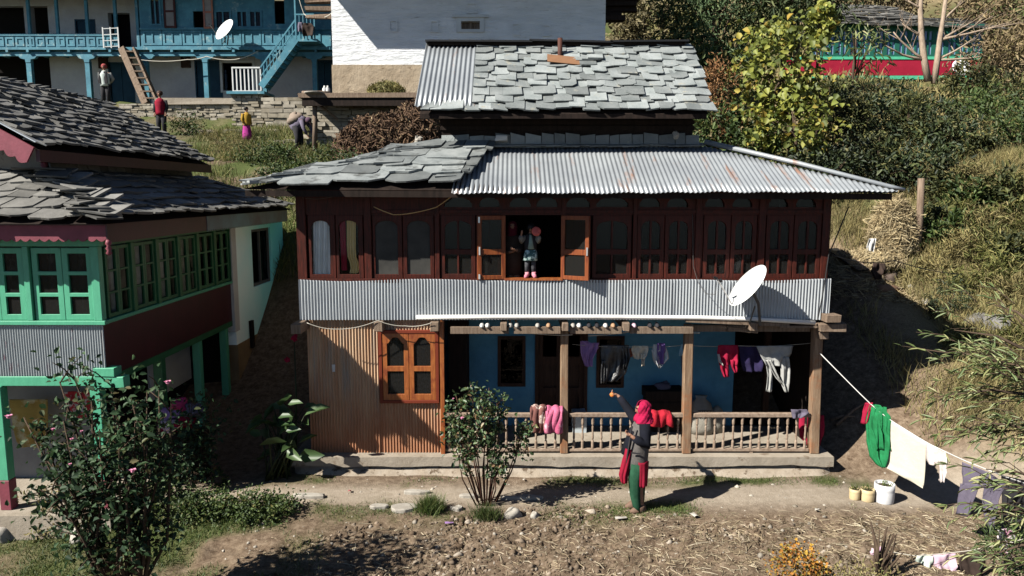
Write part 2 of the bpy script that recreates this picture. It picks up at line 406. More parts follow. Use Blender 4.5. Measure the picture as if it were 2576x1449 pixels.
M['zincrust']=mat('galvanised_sheet_rusting',(.35,.375,.39),(.27,.29,.31),scale=1.2,rough=.45,spec=.5,metal=.2,bump=.05,bscale=8,patch=(.30,.15,.09),pscale=1.3,pth=(.57,.70),pstretch=(3.2,.5,.5))
M['rustsheet']=mat('rusty_sheet',(.60,.42,.27),(.46,.265,.15),scale=1.6,rough=.75,stretch=(6,6,.5),bump=.15,spec=.25,patch=(.36,.30,.24),pscale=1.3,pth=(.5,.66),pstretch=(5,5,.5))
_nt=M['rustsheet'].node_tree; _b=_nt.nodes['Principled BSDF']; _src=_b.inputs['Base Color'].links[0].from_socket
_tc=_nt.nodes.new('ShaderNodeTexCoord'); _sx=_nt.nodes.new('ShaderNodeSeparateXYZ'); _nt.links.new(_tc.outputs['Object'],_sx.inputs[0])
_nz=_noise(_nt,1.7,5,.7,(3,3,.6)); _mq=_nt.nodes.new('ShaderNodeMath'); _mq.operation='MULTIPLY_ADD'; _nt.links.new(_nz.outputs['Fac'],_mq.inputs[0]); _mq.inputs[1].default_value=-2.4; _nt.links.new(_sx.outputs['Z'],_mq.inputs[2])
_mr=_nt.nodes.new('ShaderNodeMapRange'); _mr.inputs['From Min'].default_value=.35; _mr.inputs['From Max'].default_value=-.75; _nt.links.new(_mq.outputs[0],_mr.inputs['Value'])
_nt.links.new(_mix(_nt,_mr.outputs[0],_src,(.24,.11,.058)),_b.inputs['Base Color'])   # redder rust towards the splash zone
M['plaster']=mat('mud_cement',(.40,.35,.285),(.30,.255,.20),scale=3,rough=.95,bump=.5,bscale=14,spec=.1,patch=(.22,.17,.125),pscale=5,pth=(.6,.68))
M['mud']=mat('mud_daub',(.30,.245,.185),(.40,.345,.28),scale=4,rough=1,bump=.9,bscale=9,spec=.05,patch=(.13,.095,.065),pscale=6,pth=(.56,.64))
M['slate']=mat('grey_slate',(.205,.228,.225),(.30,.32,.315),scale=3,rough=.65,bump=.5,bscale=22,spec=.2,island=.34,patch=(.36,.345,.28),pscale=7,pth=(.60,.70))
M['slatedark']=mat('dark_grey_slate',(.15,.165,.165),(.24,.255,.25),scale=3,rough=.65,bump=.35,bscale=14,spec=.3,island=.38,patch=(.10,.105,.10),pscale=2.5,pth=(.56,.66))  # darker grey than the attic slate
M['slatebrown']=mat('weathered_slate',(.12,.117,.108),(.19,.184,.168),scale=4,rough=.7,bump=.3,bscale=18,spec=.3,island=.45)
M['bluewall']=mat('blue_limewash',(.11,.31,.47),(.08,.24,.38),scale=2.5,rough=.85,bump=.25,bscale=20,spec=.15,patch=(.13,.36,.52),pscale=1.1,pth=(.45,.7))
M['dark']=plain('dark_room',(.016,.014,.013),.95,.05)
M['black']=plain('black_rubber',(.012,.012,.013),.5,.3)
M['white_pvc']=plain('white_pipe',(.80,.79,.75),.4,.4)
M['glass']=glassmat('window_glass',(.45,.47,.47))
M['glassdusty']=glassmat('dusty_glass',(.34,.36,.36),.025)
M['clear']=glassmat('clear_glass',(.93,.94,.94))
M['chrome']=plain('bright_steel',(.75,.75,.74),.3,.5,.6)
M['stonelight']=mat('pale_stone',(.42,.39,.34),(.30,.27,.23),scale=5,rough=.9,bump=.6,bscale=12)
M['cable']=plain('cable_grey',(.10,.095,.09),.6)
M['cablewhite']=plain('cable_pale',(.5,.47,.40),.6)
YF=11.2
def fp(u,v,Y=YF): return PY(u,v,Y)
house=thing('farmhouse','two storey wooden farmhouse with slate and tin roofs, blue porch and corrugated balcony front','house',(0.8,YF,0))
ZF=.31 # porch floor
x0=PY(783,1138,YF).x; xr=PY(2062,1138,YF).x
ZB=fp(1400,803).z; ZS=fp(1400,706).z   # balcony underside, window sill level
# --- plinth
b=B(); rr=random.Random(3)
def plf(u,v):
    x=-3.42+u*(5.0+3.42); z=ZF-.04-(v*.42)
    out=.0
    if v>.38: out=.06+.36*((v-.38)/.62)**1.3
    n=float(fbm(x*2.3,z*6,3,31))-.5
    ed=.12*(1-min(1,(5.0-x)/.25))**2 + .1*(1-min(1,(x+3.42)/.2))**2
    return (x,YF-.10-out*(1+.5*n)+(-.03*n if v<.35 else -.10*n)+ed*(v>.38),z-(.02*n if v>.3 else 0))
b.grid(plf,140,14)
b2=B(); b2.box(-3.40,4.99,YF-.09,YF+1.5,-.3,ZF-.10)
build('plinth_core',b2,M['mud'],house)
build('plinth',b,M['mud'],house,True)
b=B()
nseg=150
for i in range(nseg):
    xa=-3.44+i*(8.46/nseg); xb=xa+8.46/nseg
    ya=YF-.17+.05*(float(fbm(xa*1.3,1.5,3,41))-.5); yb=YF-.17+.05*(float(fbm(xb*1.3,1.5,3,41))-.5)
    za=ZF-.155-.10*(float(fbm(xa*1.9,4.5,4,43))-.5); zb=ZF-.155-.10*(float(fbm(xb*1.9,4.5,4,43))-.5)
    b.add([(xa,ya,za),(xb,yb,zb),(xb,yb,ZF),(xa,ya,ZF),(xa,YF+1.45,ZF),(xb,YF+1.45,ZF)],[(0,1,2,3),(3,2,5,4)])
b.add([(-3.44,YF-.17,ZF),(-3.44,YF+1.45,ZF),(-3.44,YF+1.45,ZF-.17),(-3.44,YF-.17,ZF-.17)],[(0,1,2,3)])
b.add([(5.02,YF-.17,ZF),(5.02,YF+1.45,ZF),(5.02,YF+1.45,ZF-.17),(5.02,YF-.17,ZF-.17)],[(3,2,1,0)])
pl=build('porch_floor',b,M['plaster'],house)
# --- ground floor left: rusty corrugated wall with a window opening
xa=x0; xb=fp(1112,1138).x; wz0=fp(1030,1013).z; wz1=fp(1030,830).z; wx0=fp(955,930).x; wx1=fp(1105,930).x
b=B(); PER=.047
b.corr((xa,YF+.03,ZF),(wx0-xa,0,0),(0,0,ZB+.1-ZF),(0,-1,0),PER,.0125,4,wob=.006)
b.corr((wx0,YF+.03,ZF),(xb-wx0,0,0),(0,0,wz0-ZF),(0,-1,0),PER,.011,2)
b.corr((wx0,YF+.03,wz1),(xb-wx0,0,0),(0,0,ZB+.1-wz1),(0,-1,0),PER,.011,2)
build('rusty_wall',b,M['rustsheet'],house,True)
b=B(); b.box(xb-.012,xb+.05,YF-.04,YF+.10,ZF,ZB); build('corner_post',b,M['orangewood'],house)
b=B(); b.box(xa+.03,xb,YF+.35,YF+.37,ZF,ZB); build('side_wall',b,M['darkwood'],house)
b=B(); b.box(xa,xa+.025,YF+.05,YF+5.2,ZF-.3,ZB); build('left_ground_wall',b,M['mud'],house)
p=fp(839,927); b=B(); b.box(p.x-.022,p.x+.022,YF+.012,YF+.016,p.z-.055,p.z+.055,.006); build('paper_label',b,plain('paper',(.6,.58,.55)),house)
# window in the rusty wall
def leafwin(par,name,X0,X1,Z0,Z1,Y,holes,m,glass,th=.045,rot=0):
    b=B(); b.plate(rect(X0,X1,Z0,Z1),holes,(0,Y,0),(1,0,0),(0,0,1),th)
    o=build(name,b,m,par,bevel=.004)
    b=B()
    b.add([(X0+.01,Y+th*.6,Z0+.01),(X1-.01,Y+th*.6,Z0+.01),(X1-.01,Y+th*.6,Z1-.01),(X0+.01,Y+th*.6,Z1-.01)],[(0,1,2,3)])
    build('pane',b,glass,o)
    return o
b=B(); fw=.05
b.plate(rect(wx0,wx1,wz0,wz1),[rect(wx0+fw,wx1-fw,wz0+fw,wz1-fw)],(0,YF-.045,0),(1,0,0),(0,0,1),.11)
wf=build('window_frame',b,plain('red_brown_paint',(.17,.035,.018),.45),house,bevel=.006)
xm=(wx0+wx1)/2
def ogee(x0,x1,y0,y1,h=.10):
    n=14; p=[(x0,y0),(x1,y0)]
    for i in range(n+1):
        t=1-i/n; a=abs(t-.5)*2
        k=1-a; s=.5-.5*math.cos(min(1,k*1.25)*PI)
        p.append((x0+(x1-x0)*t,y1-h+h*s))
    return p
for s in (0,1):
    X0=wx0+fw+.003 if s==0 else xm+.003; X1=xm-.003 if s==0 else wx1-fw-.003
    a=X0+.075;e=X1-.075
    zz=lambda v: fp(1030,v).z
    leafwin(house,'window_leaf',X0,X1,wz0+fw,wz1-fw,YF-.035,[ogee(a,e,zz(920),zz(848)),rect(a,e,zz(990),zz(933))],M['orangewood'],M['glassdusty'])
    b=B(); hx=X1-.03 if s else X0+.03; b.box(hx-.008,hx+.008,YF-.055,YF-.036,zz(880),zz(866)); 
b=B(); b.grid(lambda i,j:(wx0+.06+i*(wx1-wx0-.12),YF+.10+.02*math.sin(i*70),wz0+.05+j*(wz1-wz0-.1)),60,2)
build('lace_curtain',b,mat('lace',(.20,.22,.22),(.05,.06,.06),scale=22,rough=.9,bump=0,lo=.45,hi=.55),house)
# --- porch back wall with door and two windows
YB=12.6
def q(u,v): return PY(u,v,YB)
def qr(u0,u1,v0,v1):
    a=q((u0+u1)/2,v1).z; c=q((u0+u1)/2,v0).z; return (q(u0,(v0+v1)/2).x,q(u1,(v0+v1)/2).x,a,c)
xl=q(1112,950).x-.15; xd=q(1845,950).x
w1=qr(1252,1322,845,972); w2=qr(1500,1570,845,975); dr=qr(1347,1476,835,1060); dr=(dr[0],dr[1],ZF+.001,dr[3])
b=B(); b.plate(rect(xl,xd,ZF,ZB+.05),[rect(*w1),rect(*w2),[(dr[0],ZF+.002),(dr[1],ZF+.002),(dr[1],dr[3]),(dr[0],dr[3])]],(0,YB,0),(1,0,0),(0,0,1),.12)
build('porch_wall',b,M['bluewall'],house)
for w in (w1,w2):
    b=B(); b.plate(rect(*w),[rect(w[0]+.055,w[1]-.055,w[2]+.06,w[3]-.06)],(0,YB-.02,0),(1,0,0),(0,0,1),.10)
    o=build('porch_window',b,M['doorwood'],house)
    b=B(); b.box(w[0]+.05,w[1]-.05,YB+.04,YB+.05,w[2]+.05,w[3]-.05); build('pane',b,M['glass'],o)
b=B(); mid=(dr[0]+dr[1])/2
for X0,X1 in ((dr[0]+.05,mid-.004),(mid+.004,dr[1]-.05)):
    b.plate(rect(X0,X1,ZF+.03,dr[3]-.06),[rect(X0+.08,X1-.08,ZF+.12+k*.56,ZF+.54+k*.56) for k in range(3)],(0,YB+.01,0),(1,0,0),(0,0,1),.05)
    b.box(X0+.02,X1-.02,YB+.05,YB+.06,ZF+.04,dr[3]-.07)
do=build('door',b,M['doorwood'],house)
b=B(); b.plate([(dr[0]-.01,ZF),(dr[1]+.01,ZF),(dr[1]+.01,dr[3]+.01),(dr[0]-.01,dr[3]+.01)],[rect(dr[0]+.05,dr[1]-.05,ZF+.02,dr[3]-.05)],(0,YB-.03,0),(1,0,0),(0,0,1),.09)
build('door_frame',b,M['doorwood'],house)
b=B(); b.box(xb+.05,xb+.36,YB-.65,YB-.001,ZF,ZB); build('porch_corner',b,M['darkwood'],house)   # dark board wall left of the blue
# dark room right of the porch wall
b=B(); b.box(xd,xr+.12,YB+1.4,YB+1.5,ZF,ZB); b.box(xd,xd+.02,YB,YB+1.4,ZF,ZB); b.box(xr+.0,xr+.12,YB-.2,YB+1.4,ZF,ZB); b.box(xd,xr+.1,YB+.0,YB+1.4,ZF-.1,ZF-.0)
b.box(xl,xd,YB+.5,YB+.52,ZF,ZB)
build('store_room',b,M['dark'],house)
b=B(); p=q(1930,920); b.box(p.x-.05,p.x+.05,YB-.02,YB+.08,ZF,ZB); build('door_post',b,M['doorwood'],house)
# --- floor of the upper storey: ceiling, joists and beams
b=B(); b.box(xa,xr+.12,YF+.06,YF+5.2,ZB-.02,ZB+.08); build('ceiling',b,M['darkwood'],house)
zb0=fp(1400,835).z; zb1=fp(1400,819).z
b=B()
for u0,u1 in ((1135,1280),(1292,1408),(1432,1560),(1582,1738)):
    b.box(fp(u0,825).x,fp(u1,825).x,YF-.15,YF-.045,zb0+.005*R.random(),zb1)
b.box(fp(1743,825).x,fp(2040,825).x,YF+.02,YF+.12,zb0,zb1)
beam=build('shelf_beam',b,M['oldwood'],house)
jj=[(742,785,790,822,.42,.28),(950,968,803,830,.24,.22),(1088,1106,806,832,.22,.20)]
for (u0,u1,v0,v1,pr_,_w) in jj:
    b=B(); X=fp((u0+u1)/2,812).x; w=.13 if u0>800 else .15; z1=ZB-.005; z0=z1-.15
    b.box(X-w/2,X+w/2,YF-pr_,YF+.5,z0,z1,.006); build('joist',b,M['oldwood'],house,bevel=.008)
for u in (1267,1420,1570,1885):
    b=B(); X=fp(u,820).x; b.box(X-.05,X+.05,YF-.22,YF+1.2,ZB-.15,ZB-.02,.006); build('joist',b,M['oldwood'],house,bevel=.008)
# right corner brackets
b=B(); p=fp(2082,796); b.box(p.x-.12,p.x+.10,YF-.26,YF+.3,p.z-.055,p.z+.055,.01); build('bracket',b,M['oldwood'],house,bevel=.008)
b=B(); p=fp(2085,818); b.box(p.x-.22,p.x+.20,YF-.18,YF+.15,p.z-.075,p.z+.055,.02); build('bracket',b,M['oldwood'],house,bevel=.008)
b=B(); p=fp(2062,842); b.box(p.x-.05,p.x+.10,YF-.10,YF+.12,p.z-.06,p.z+.06,.012); build('bracket',b,M['oldwood'],house,bevel=.008)
b=B(); a=PY(1725,806,YF-.12); e=PY(1985,818,YF-.12); b.bar(a,e,.035,.05); a=PY(1960,822,YF-.12); e=PY(2055,822,YF-.12); b.bar(a,e,.05,.03); build('loose_board',b,M['oldwood'],house)
b=B(); a=PY(1830,826,YF-.02); e=PY(1905,833,YF-.02); b.bar(a,e,.07,.06); build('loose_board',b,M['oldwood'],house)
# porch posts
for u,w in ((1419,.125),(1729,.14),(2049,.145)):
    vt=835
    t=fp(u+(1 if u<1500 else -.02*0+ (4 if u<1800 else 8)),vt); e=fp(u-(0 if u<1500 else (3 if u<1800 else 2)),1138)
    b=B(); b.bar((e.x,YF+.03,ZF),(t.x,YF+.03,zb1+.02),w,w,up=(0,1,0),taper=.96); build('post',b,M['postwood'],house,bevel=.012)
# railings
zr1=fp(1400,1040).z; zr0=fp(1400,1137).z
for ua,ub,nb in ((1116,1409,12),(1431,1717,12),(1743,2037,13)):
    X0=fp(ua,1090).x; X1=fp(ub,1090).x; b=B()
    b.box(X0,X1,YF-.02,YF+.06,zr1-.06,zr1,.004); b.box(X0,X1,YF-.01,YF+.045,zr0+.008,zr0+.055,.003)
    ra=build('railing',b,M['railwood'],house,bevel=.006)
    for k in range(nb):
        x=X0+(k+.5)*(X1-X0)/nb+R.uniform(-.008,.008); z0=zr0+.055; z1=zr1-.06; h=z1-z0; w=.020
        b=B(); c=(x,YF+.018)
        pr_=[(0,w),(.22,w),(.27,w*.5),(.33,w*.85),(.55,w*.62),(.68,w*.85),(.72,w*.5),(.78,w),(1,w)]
        b.lathe((c[0],c[1],z0),[(r_*1.1,t*h) for t,r_ in pr_],8)
        build('baluster',b,M['railwood'],ra)
    if ua>1700: 
        b=B(); x=fp(1890,1138).x; b.box(x-.025,x+.025,YF,YF+.05,ZF,zr0+.01); build('railing_foot',b,M['railwood'],ra)
# --- corrugated balcony front
b=B()
XL=fp(756,760).x; XR=fp(2083,760).x
hi=lambda t:1-.035*math.sin(t*9.3+.4)**2-.02*math.sin(t*23)
b.corr((XL,YF-.06,ZB),(XR-XL,0,0),(0,0,ZS-ZB+.03),(0,-1,0),.047,.0125,4,hi=hi,wob=.009)
build('balcony_sheet',b,M['zinc'],house,True)
b=B()
for u in (1237,1560,1690,1837): b.box(fp(u,760).x,fp(u,760).x+.006,YF-.072,YF-.069,ZB+.01,ZS-.03)
build('sheet_seams',b,plain('seam',(.2,.21,.22)),house)
# rain pipe below the sheet
b=B(); pts=[PY(1047,798,YF-.13),PY(1250,797,YF-.13),PY(1500,797,YF-.13),PY(1750,799,YF-.13),PY(1900,803,YF-.13),PY(2050,812,YF-.13)]
b.tube(pts,.034,10); build('rain_pipe',b,M['white_pvc'],house,True)
# --- upper storey wall
ZT=4.42
openings=[(772,918),(936,1094),(1107,1266),(1272,1412),(1486,1592),(1600,1742),(1767,1904),(1924,2066)]
ops=[]
for u0,u1 in openings:
    ops.append((fp(u0,620).x,fp(u1,620).x,fp(u0,700).z,fp(u0,541).z))
b=B()
trans=[]
for (u0,u1) in [(1112,1192),(1200,1262),(1278,1340),(1346,1408),(1420,1490),(1496,1586),(1604,1666),(1674,1736),(1770,1828),(1838,1898),(1930,1988),(1998,2058)]:
    trans.append(arch(fp(u0,510).x+.03,fp(u1,510).x-.03,fp(u0,521).z,fp(u0,497).z,.09))
b.plate(rect(fp(750,620).x,fp(2084,620).x,ZS-.01,ZT+.25),[rect(*o) for o in ops]+trans,(0,YF,0),(1,0,0),(0,0,1),.06)
build('upper_wall',b,M['redwood'],house)
b=B()
for t in trans:
    b=B(); b.add([(p[0],YF+.05,p[1]) for p in t],[tuple(range(len(t)))]); build('transom_pane',b,M['glassdusty'],house)
# pilasters and rails proud of the wall
b=B()
for u,w in ((760,.14),(926,.11),(1100,.07),(1418,.07),(1596,.06),(1755,.09),(1914,.10),(2074,.11)):
    X=fp(u,620).x; b.box(X-w/2,X+w/2,YF-.03,YF-.002,ZS-.005,ZT)
for (u0,u1) in ((925,1100),(1100,1418),(1418,1755),(1755,2084)):
    b.box(fp(u0,530).x,fp(u1,530).x,YF-.022,YF-.003,fp(1400,536).z,fp(1400,528).z)
b.box(XL,XR,YF-.045,YF-.0025,ZS-.03,ZS+.035)
build('timber_trim',b,M['redwood'],house,bevel=.004)
fz=lambda v: fp(1400,v).z
# left windows with single arched panes
for (u0,u1,pa,pb,gl) in ((776,844,784,830,'glass'),(846,914,853,902,'glass'),(938,1012,944,1001,'film'),(1014,1092,1024,1082,'film')):
    g=M['clear'] if gl=='glass' else None
    X0,X1=fp(u0,620).x,fp(u1,620).x
    if g is None:
        g=M.setdefault('film',mat('grey_film',(.07,.068,.062),(.045,.044,.041),rough=.5,spec=.08,bump=0))
    leafwin(house,'window',X0,X1,fz(700),fz(541),YF-.006,[arch(fp(pa,620).x,fp(pb,620).x,fz(690),fz(555),.09)],M['redwood'],g)
# curtains behind the first two
def curtain(name,u0,u1,v0,v1,m,tail=None):
    b=B()
    def f(i,j):
        u=u0+(u1-u0)*i; v=v0+(v1-v0)*j
        if tail: u=u+tail(i,j)
        p=PY(u,v,YF+.062); return (p.x,p.y+.022*math.sin(i*22+j*1.2),p.z)
    b.grid(f,40,10); build(name,b,m,house,True)
M['whitecloth']=mat('white_cotton',(.78,.77,.74),(.66,.65,.62),scale=3,rough=.9,bump=.15,bscale=40,transl=.15)
M['creamcloth']=mat('cream_cotton',(.80,.74,.60),(.70,.62,.47),scale=3,rough=.9,bump=.15,bscale=40,transl=.15)
M['redcloth']=mat('crimson_cloth',(.42,.015,.055),(.30,.01,.04),scale=5,rough=.85,bump=.2,bscale=50,transl=.1)
M['curtainwhite']=mat('bright_curtain',(1.35,1.35,1.32),(1.2,1.2,1.18),rough=.9,bump=.1)
M['curtainyellow']=mat('yellow_curtain',(1.3,1.05,.55),(1.2,.9,.4),rough=.9,bump=.1)
M['curtainred']=mat('magenta_curtain',(.85,.03,.14),(.7,.02,.1),rough=.9,bump=.1)
curtain('white_curtain',788,832,548,696,M['curtainwhite'])
curtain('red_curtain',853,868,548,680,M['curtainred'],lambda i,j:6*j)
curtain('yellow_curtain',872,895,548,688,M['curtainyellow'],lambda i,j:8*max(0,j-.5)+ (6*math.sin(j*9) if j>.6 else 0))
# windows with mullions
def mullwin(u0,u1,mirror=False):
    X0,X1=fp(u0,620).x,fp(u1,620).x; sw=.062; mw=.014
    xm=(X0+X1)/2
    hs=[arch(X0+sw,xm-mw,fz(627),fz(556),.10,-1),arch(xm+mw,X1-sw,fz(627),fz(556),.10,1),
        rect(X0+sw,xm-mw,fz(689),fz(640)),rect(xm+mw,X1-sw,fz(689),fz(640))]
    return leafwin(house,'window',X0,X1,fz(700),fz(541),YF-.006,hs,M['redwood'],M['glassdusty'])
for u0,u1 in ((1109,1196),(1198,1264),(1490,1588),(1602,1670),(1672,1740),(1769,1836),(1838,1902),(1926,1994),(1996,2064)): mullwin(u0,u1)
# open casement leaves beside the dark opening
def openleaf(hx,width,ang,side):
    # hinge at x=hx, opening outwards and back against the wall
    d=Vector((side*math.cos(ang),-math.sin(ang),0)); n=Vector((0,0,1))
    O=Vector((hx,YF-.03,0)); w=width; z0=fz(702); z1=fz(542); s=.062
    hol=[rect(s,w-s,fz(626),z1-s),rect(s,w-s,z0+s,fz(640))]
    b=B()
    if side>0: b.plate(rect(0,w,z0,z1),hol,O,d,n,.04)
    else:
        b.plate([(-x,y) for x,y in rect(0,w,z0,z1)][::-1],[[(-x,y) for x,y in h][::-1] for h in hol],O,-d,n,.04)
    o=build('casement',b,M['casewood'],house,bevel=.004)
    nn=Vector((d.y,-d.x,0)) if side>0 else Vector((-d.y,d.x,0))
    b=B(); e=O-nn*.02*(1 if side>0 else 1)
    b.add([e+d*.03+n*(z0+.03),e+d*(w-.03)+n*(z0+.03),e+d*(w-.03)+n*(z1-.03),e+d*.03+n*(z1-.03)],[(0,1,2,3)]); build('pane',b,M['glassdusty'],o)
    b=B()
    fr=Vector((0,-1,0))
    e=O+d*(w-.03)+fr*.012
    b.bar(e+n*(fz(640)),e+n*fz(620),.022,.02,up=(0,1,0)); b.bar(e+n*fz(636)+fr*.03,e+n*fz(624)+fr*.03,.016,.016,up=(0,1,0)); build('handle',b,M['chrome'],o)
    if side<0:
        for v0,v1 in ((545,560),(688,700)):
            b=B(); e=O+d*(w-.025)+fr*.012; b.bar(e+n*fz(v1),e+n*fz(v0),.026,.014,up=(0,1,0)); build('bolt',b,M['chrome'],o)
openleaf(ops[3][0]+.0,.43,math.radians(10),-1)
openleaf(ops[3][1]-.01,.455,math.radians(27),1)
b=B(); b.box(ops[3][0]-.02,ops[3][1]+.02,YF-.08,YF+.07,fz(704),fz(699)); build('window_sill',b,M['orangewood'],house)
# dark room behind
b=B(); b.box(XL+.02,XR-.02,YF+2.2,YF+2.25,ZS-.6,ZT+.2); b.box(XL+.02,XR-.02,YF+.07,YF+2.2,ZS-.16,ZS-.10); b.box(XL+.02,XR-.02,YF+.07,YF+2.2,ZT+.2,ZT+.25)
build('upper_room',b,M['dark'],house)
b=B(); b.box(XR-.03,XR,YF+.06,YF+5.2,-.2,ZT+.25); b.box(XL,XR,YF+5.2,YF+5.3,0,ZT+.4); build('end_walls',b,M['darkwood'],house)
b=B(); b.box(XL,XL+.03,YF+.06,YF+5.2,ZB,ZT+.25); build('left_end_wall',b,M['mud'],house)  # unseen side kept pale to bounce light into the gap
# --- lower roof
E_L=Vector((-3.88,10.62,4.49)); E_M=Vector((-.74,10.62,4.42)); E_R=Vector((5.56,10.62,4.44)); T_L=Vector((-1.28,12.12,5.17)); T_R=Vector((3.12,12.12,5.14))
slope=Vector((0,12.12-10.62,.72)); Lr=slope.length; Vs=slope.normalized(); Ns=Vector((0,-Vs.z,Vs.y))
b=B(); rg=random.Random(5)
b.add([E_L-Ns*.05,E_R-Ns*.05,T_R-Ns*.05,T_L-Ns*.05],[(0,1,2,3)])
BL=Vector((-3.85,17.2,4.49)); BR=Vector((5.62,17.2,4.44)); TBL=Vector((-1.28,15.6,5.17)); TBR=Vector((3.12,15.6,5.14))
b.add([E_L-Ns*.05,T_L-Ns*.05,TBL-Ns*.05,BL-Ns*.05],[(0,1,2,3)]); b.add([E_R-Ns*.05,T_R-Ns*.05,TBR-Ns*.05,BR-Ns*.05],[(3,2,1,0)]); b.add([BL-Ns*.05,TBL-Ns*.05,TBR-Ns*.05,BR-Ns*.05],[(0,1,2,3)])
# eave boards and rafter ends
b.bar(E_L+V3((.05,.05,-.10)),E_R+V3((-.1,.05,-.10)),.05,.09)
build('roof_boards',b,M['darkwood'],house)
b=B()
hipx=lambda v: (v/Lr)*(T_L.x-E_L.x)
slates(b,E_L+V3((0,-.02,0)),(1,0,0),Vs,Ns,Lr+.05,lambda v:hipx(v)-.08,lambda v:3.10-.0*v+.33*(v/Lr)*.6,.33,(.30,.78),.028,rg,chip=.8,skew=.16)
# slates lapping over the left hip (seen edge-on)
hv=(T_L-E_L).normalized(); hn=Vector((0,0,1))
for k in range(34):
    t=k/34*.97+rg.uniform(-.01,.01); c=E_L+(T_L-E_L)*t
    l=rg.uniform(.3,.62); w=rg.uniform(.12,.26); ti=rg.uniform(-.05,.12)
    d=Vector((hv.x,hv.y+rg.uniform(-.3,.1),hv.z*.6)).normalized(); s=Vector((-d.y,d.x,0)).normalized()
    n=Vector((0,0,1)); z=Vector((0,0,rg.uniform(.02,.08)))
    b.slab([c-s*w*.6+z,c+d*l-s*w*.6+z*.6,c+d*l*1.05+s*w*.5+z*.6-n*ti*w,c-d*.03+s*w*.5+z-n*ti*w][::-1],n,rg.uniform(.022,.04))
# odd slates thrown on top
for u,v,w,h in ((985,418,.42,.16),(1150,440,.40,.13),(1045,440,.24,.10),(1145,425,.34,.12),(1125,458,.3,.08)):
    t=(480-v)/125; c=PY(u,v,10.62+1.5*t); 
    ax=Vector((1,rg.uniform(-.1,.2),0)).normalized()
    b.slab([c+ax*w/2+Vs*h+Ns*.09,c-ax*w/2+Vs*h*1.1+Ns*.09,c-ax*w*.55-Vs*h+Ns*.13,c+ax*w*.45-Vs*h*.9+Ns*.14][::1],Ns,.035)
# top course over the tin
for i in range(14):
    xx=-.30+i*.247+rg.uniform(-.03,.03); w=rg.uniform(.22,.34); c=Vector((xx,12.12,5.155))
    lw=rg.uniform(.10,.17)
    b.slab([c+V3((w/2,.05,.05)),c+V3((-w/2,.05,.05)),c-Vs*lw+V3((-w/2+rg.uniform(-.02,.02),0,.055)),c-Vs*lw*rg.uniform(.8,1.1)+V3((w/2,0,.06))],Ns,.025)
build('slate_roof',b,M['slatedark'],house)
# corrugated part
b=B()
X0,X1=-.86,5.50
Lc=X1-X0
def topv(t):
    x=X0+t*Lc
    return 1.0 if x<3.12 else max(.012,1-(x-3.12)/(5.52-3.12))
def lowv(t):
    x=X0+t*Lc; return 0.0 
b.corr(Vector((X0,10.56,4.385)),(Lc,0,.03),slope*1.03,Ns,.070,.0085,5,lo=lambda t:-.01*math.sin(t*60)+.0,hi=lambda t:topv(t),wob=.004,seg=8)
tin=build('tin_roof',b,M['zincrust'],house,True,solid=.003)
b=B(); hp=[T_R+V3((.0,-.02,.07)),T_R.lerp(E_R,.5)+V3((0,-.02,.055)),E_R+V3((-.15,0,.045)),E_R+V3((.05,-.02,0))]
b.tube(hp,[.042,.038,.03,.022],8); build('hip_flashing',b,M['zincrust'],tin,True)
# --- upper attic storey
UX0,UX1=-1.14,2.93
b=B(); b.box(UX0,UX1,12.16,15.6,5.05,5.72)
for k in range(3): b.box(UX0-.02,UX1+.02,12.13,12.159,5.40+k*.09,5.47+k*.09,.004)
for z in (5.62,): b.box(UX0-.1,UX1+.1,11.75,12.12,z-.05,z,.004)
build('attic_wall',b,M['darkwood'],house)
b=B(); x=UX0
while x<UX1:
    w=R.uniform(.14,.26); b.slab([(x+w,12.11,5.33+R.uniform(-.03,.03)),(x,12.11,5.33+R.uniform(-.03,.03)),(x,12.06,5.12),(x+w,12.06,5.12)],(0,-1,.2),.02); x+=w+.012
build('attic_base_slates',b,M['slate'],house)
EL=Vector((-1.42,11.55,5.63)); RZ=6.93; RY=13.3
usl=Vector((0,RY-EL.y,RZ-EL.z)); UL=usl.length; UV=usl.normalized(); UN=Vector((0,-UV.z,UV.y))
b=B(); b.add([EL-UN*.04,Vector((3.02,EL.y,EL.z))-UN*.04,Vector((3.0,RY,RZ))-UN*.04,Vector((-1.46,RY,RZ))-UN*.04],[(0,1,2,3)])
b.add([Vector((-1.42,15.05,EL.z)),Vector((3.02,15.05,EL.z)),Vector((3.0,RY,RZ-.04)),Vector((-1.46,RY,RZ-.04))],[(3,2,1,0)])
b.add([(UX0,12.2,5.7),(UX0,15,5.7),(UX0,RY,RZ-.08)],[(0,1,2)]); b.add([(UX1,12.2,5.7),(UX1,15,5.7),(UX1,RY,RZ-.08)],[(0,1,2)])
b.box(EL.x,3.0,EL.y+.02,EL.y+.08,EL.z-.10,EL.z-.03)
b.bar((-1.46,RY,RZ+.03),(3.0,RY,RZ+.03),.18,.05)
build('attic_roof_boards',b,M['darkwood'],house)
b=B(); rg=random.Random(8)
slates(b,EL+V3((.0,0,0)),(1,0,0),UV,UN,UL,lambda v:(.02 if v<.12 else .80),lambda v:4.47-.0*v,.232,(.22,.36),.022,rg,chip=.45,alt=1,over=1.45,gap=.004)
ur=build('attic_slate_roof',b,M['slate'],house)
b=B(); b.corr(EL+UV*.10+UN*.03+V3((-.08,0,0)),(.92,0,0),UV*(UL-.06),UN,.078,.013,4,seg=8,wob=.004); build('attic_tin_sheet',b,M['zincrust'],house,True,solid=.003)
b=B(); 
for (a,e,w) in ((-1.5,.35,.0),(.3,1.75,.01),(1.7,3.06,-.01)): b.bar((a,RY-.04,RZ+.075+w),(e,RY-.04,RZ+.065-w),.24,.03)
build('ridge_cap',b,M['black'],house)
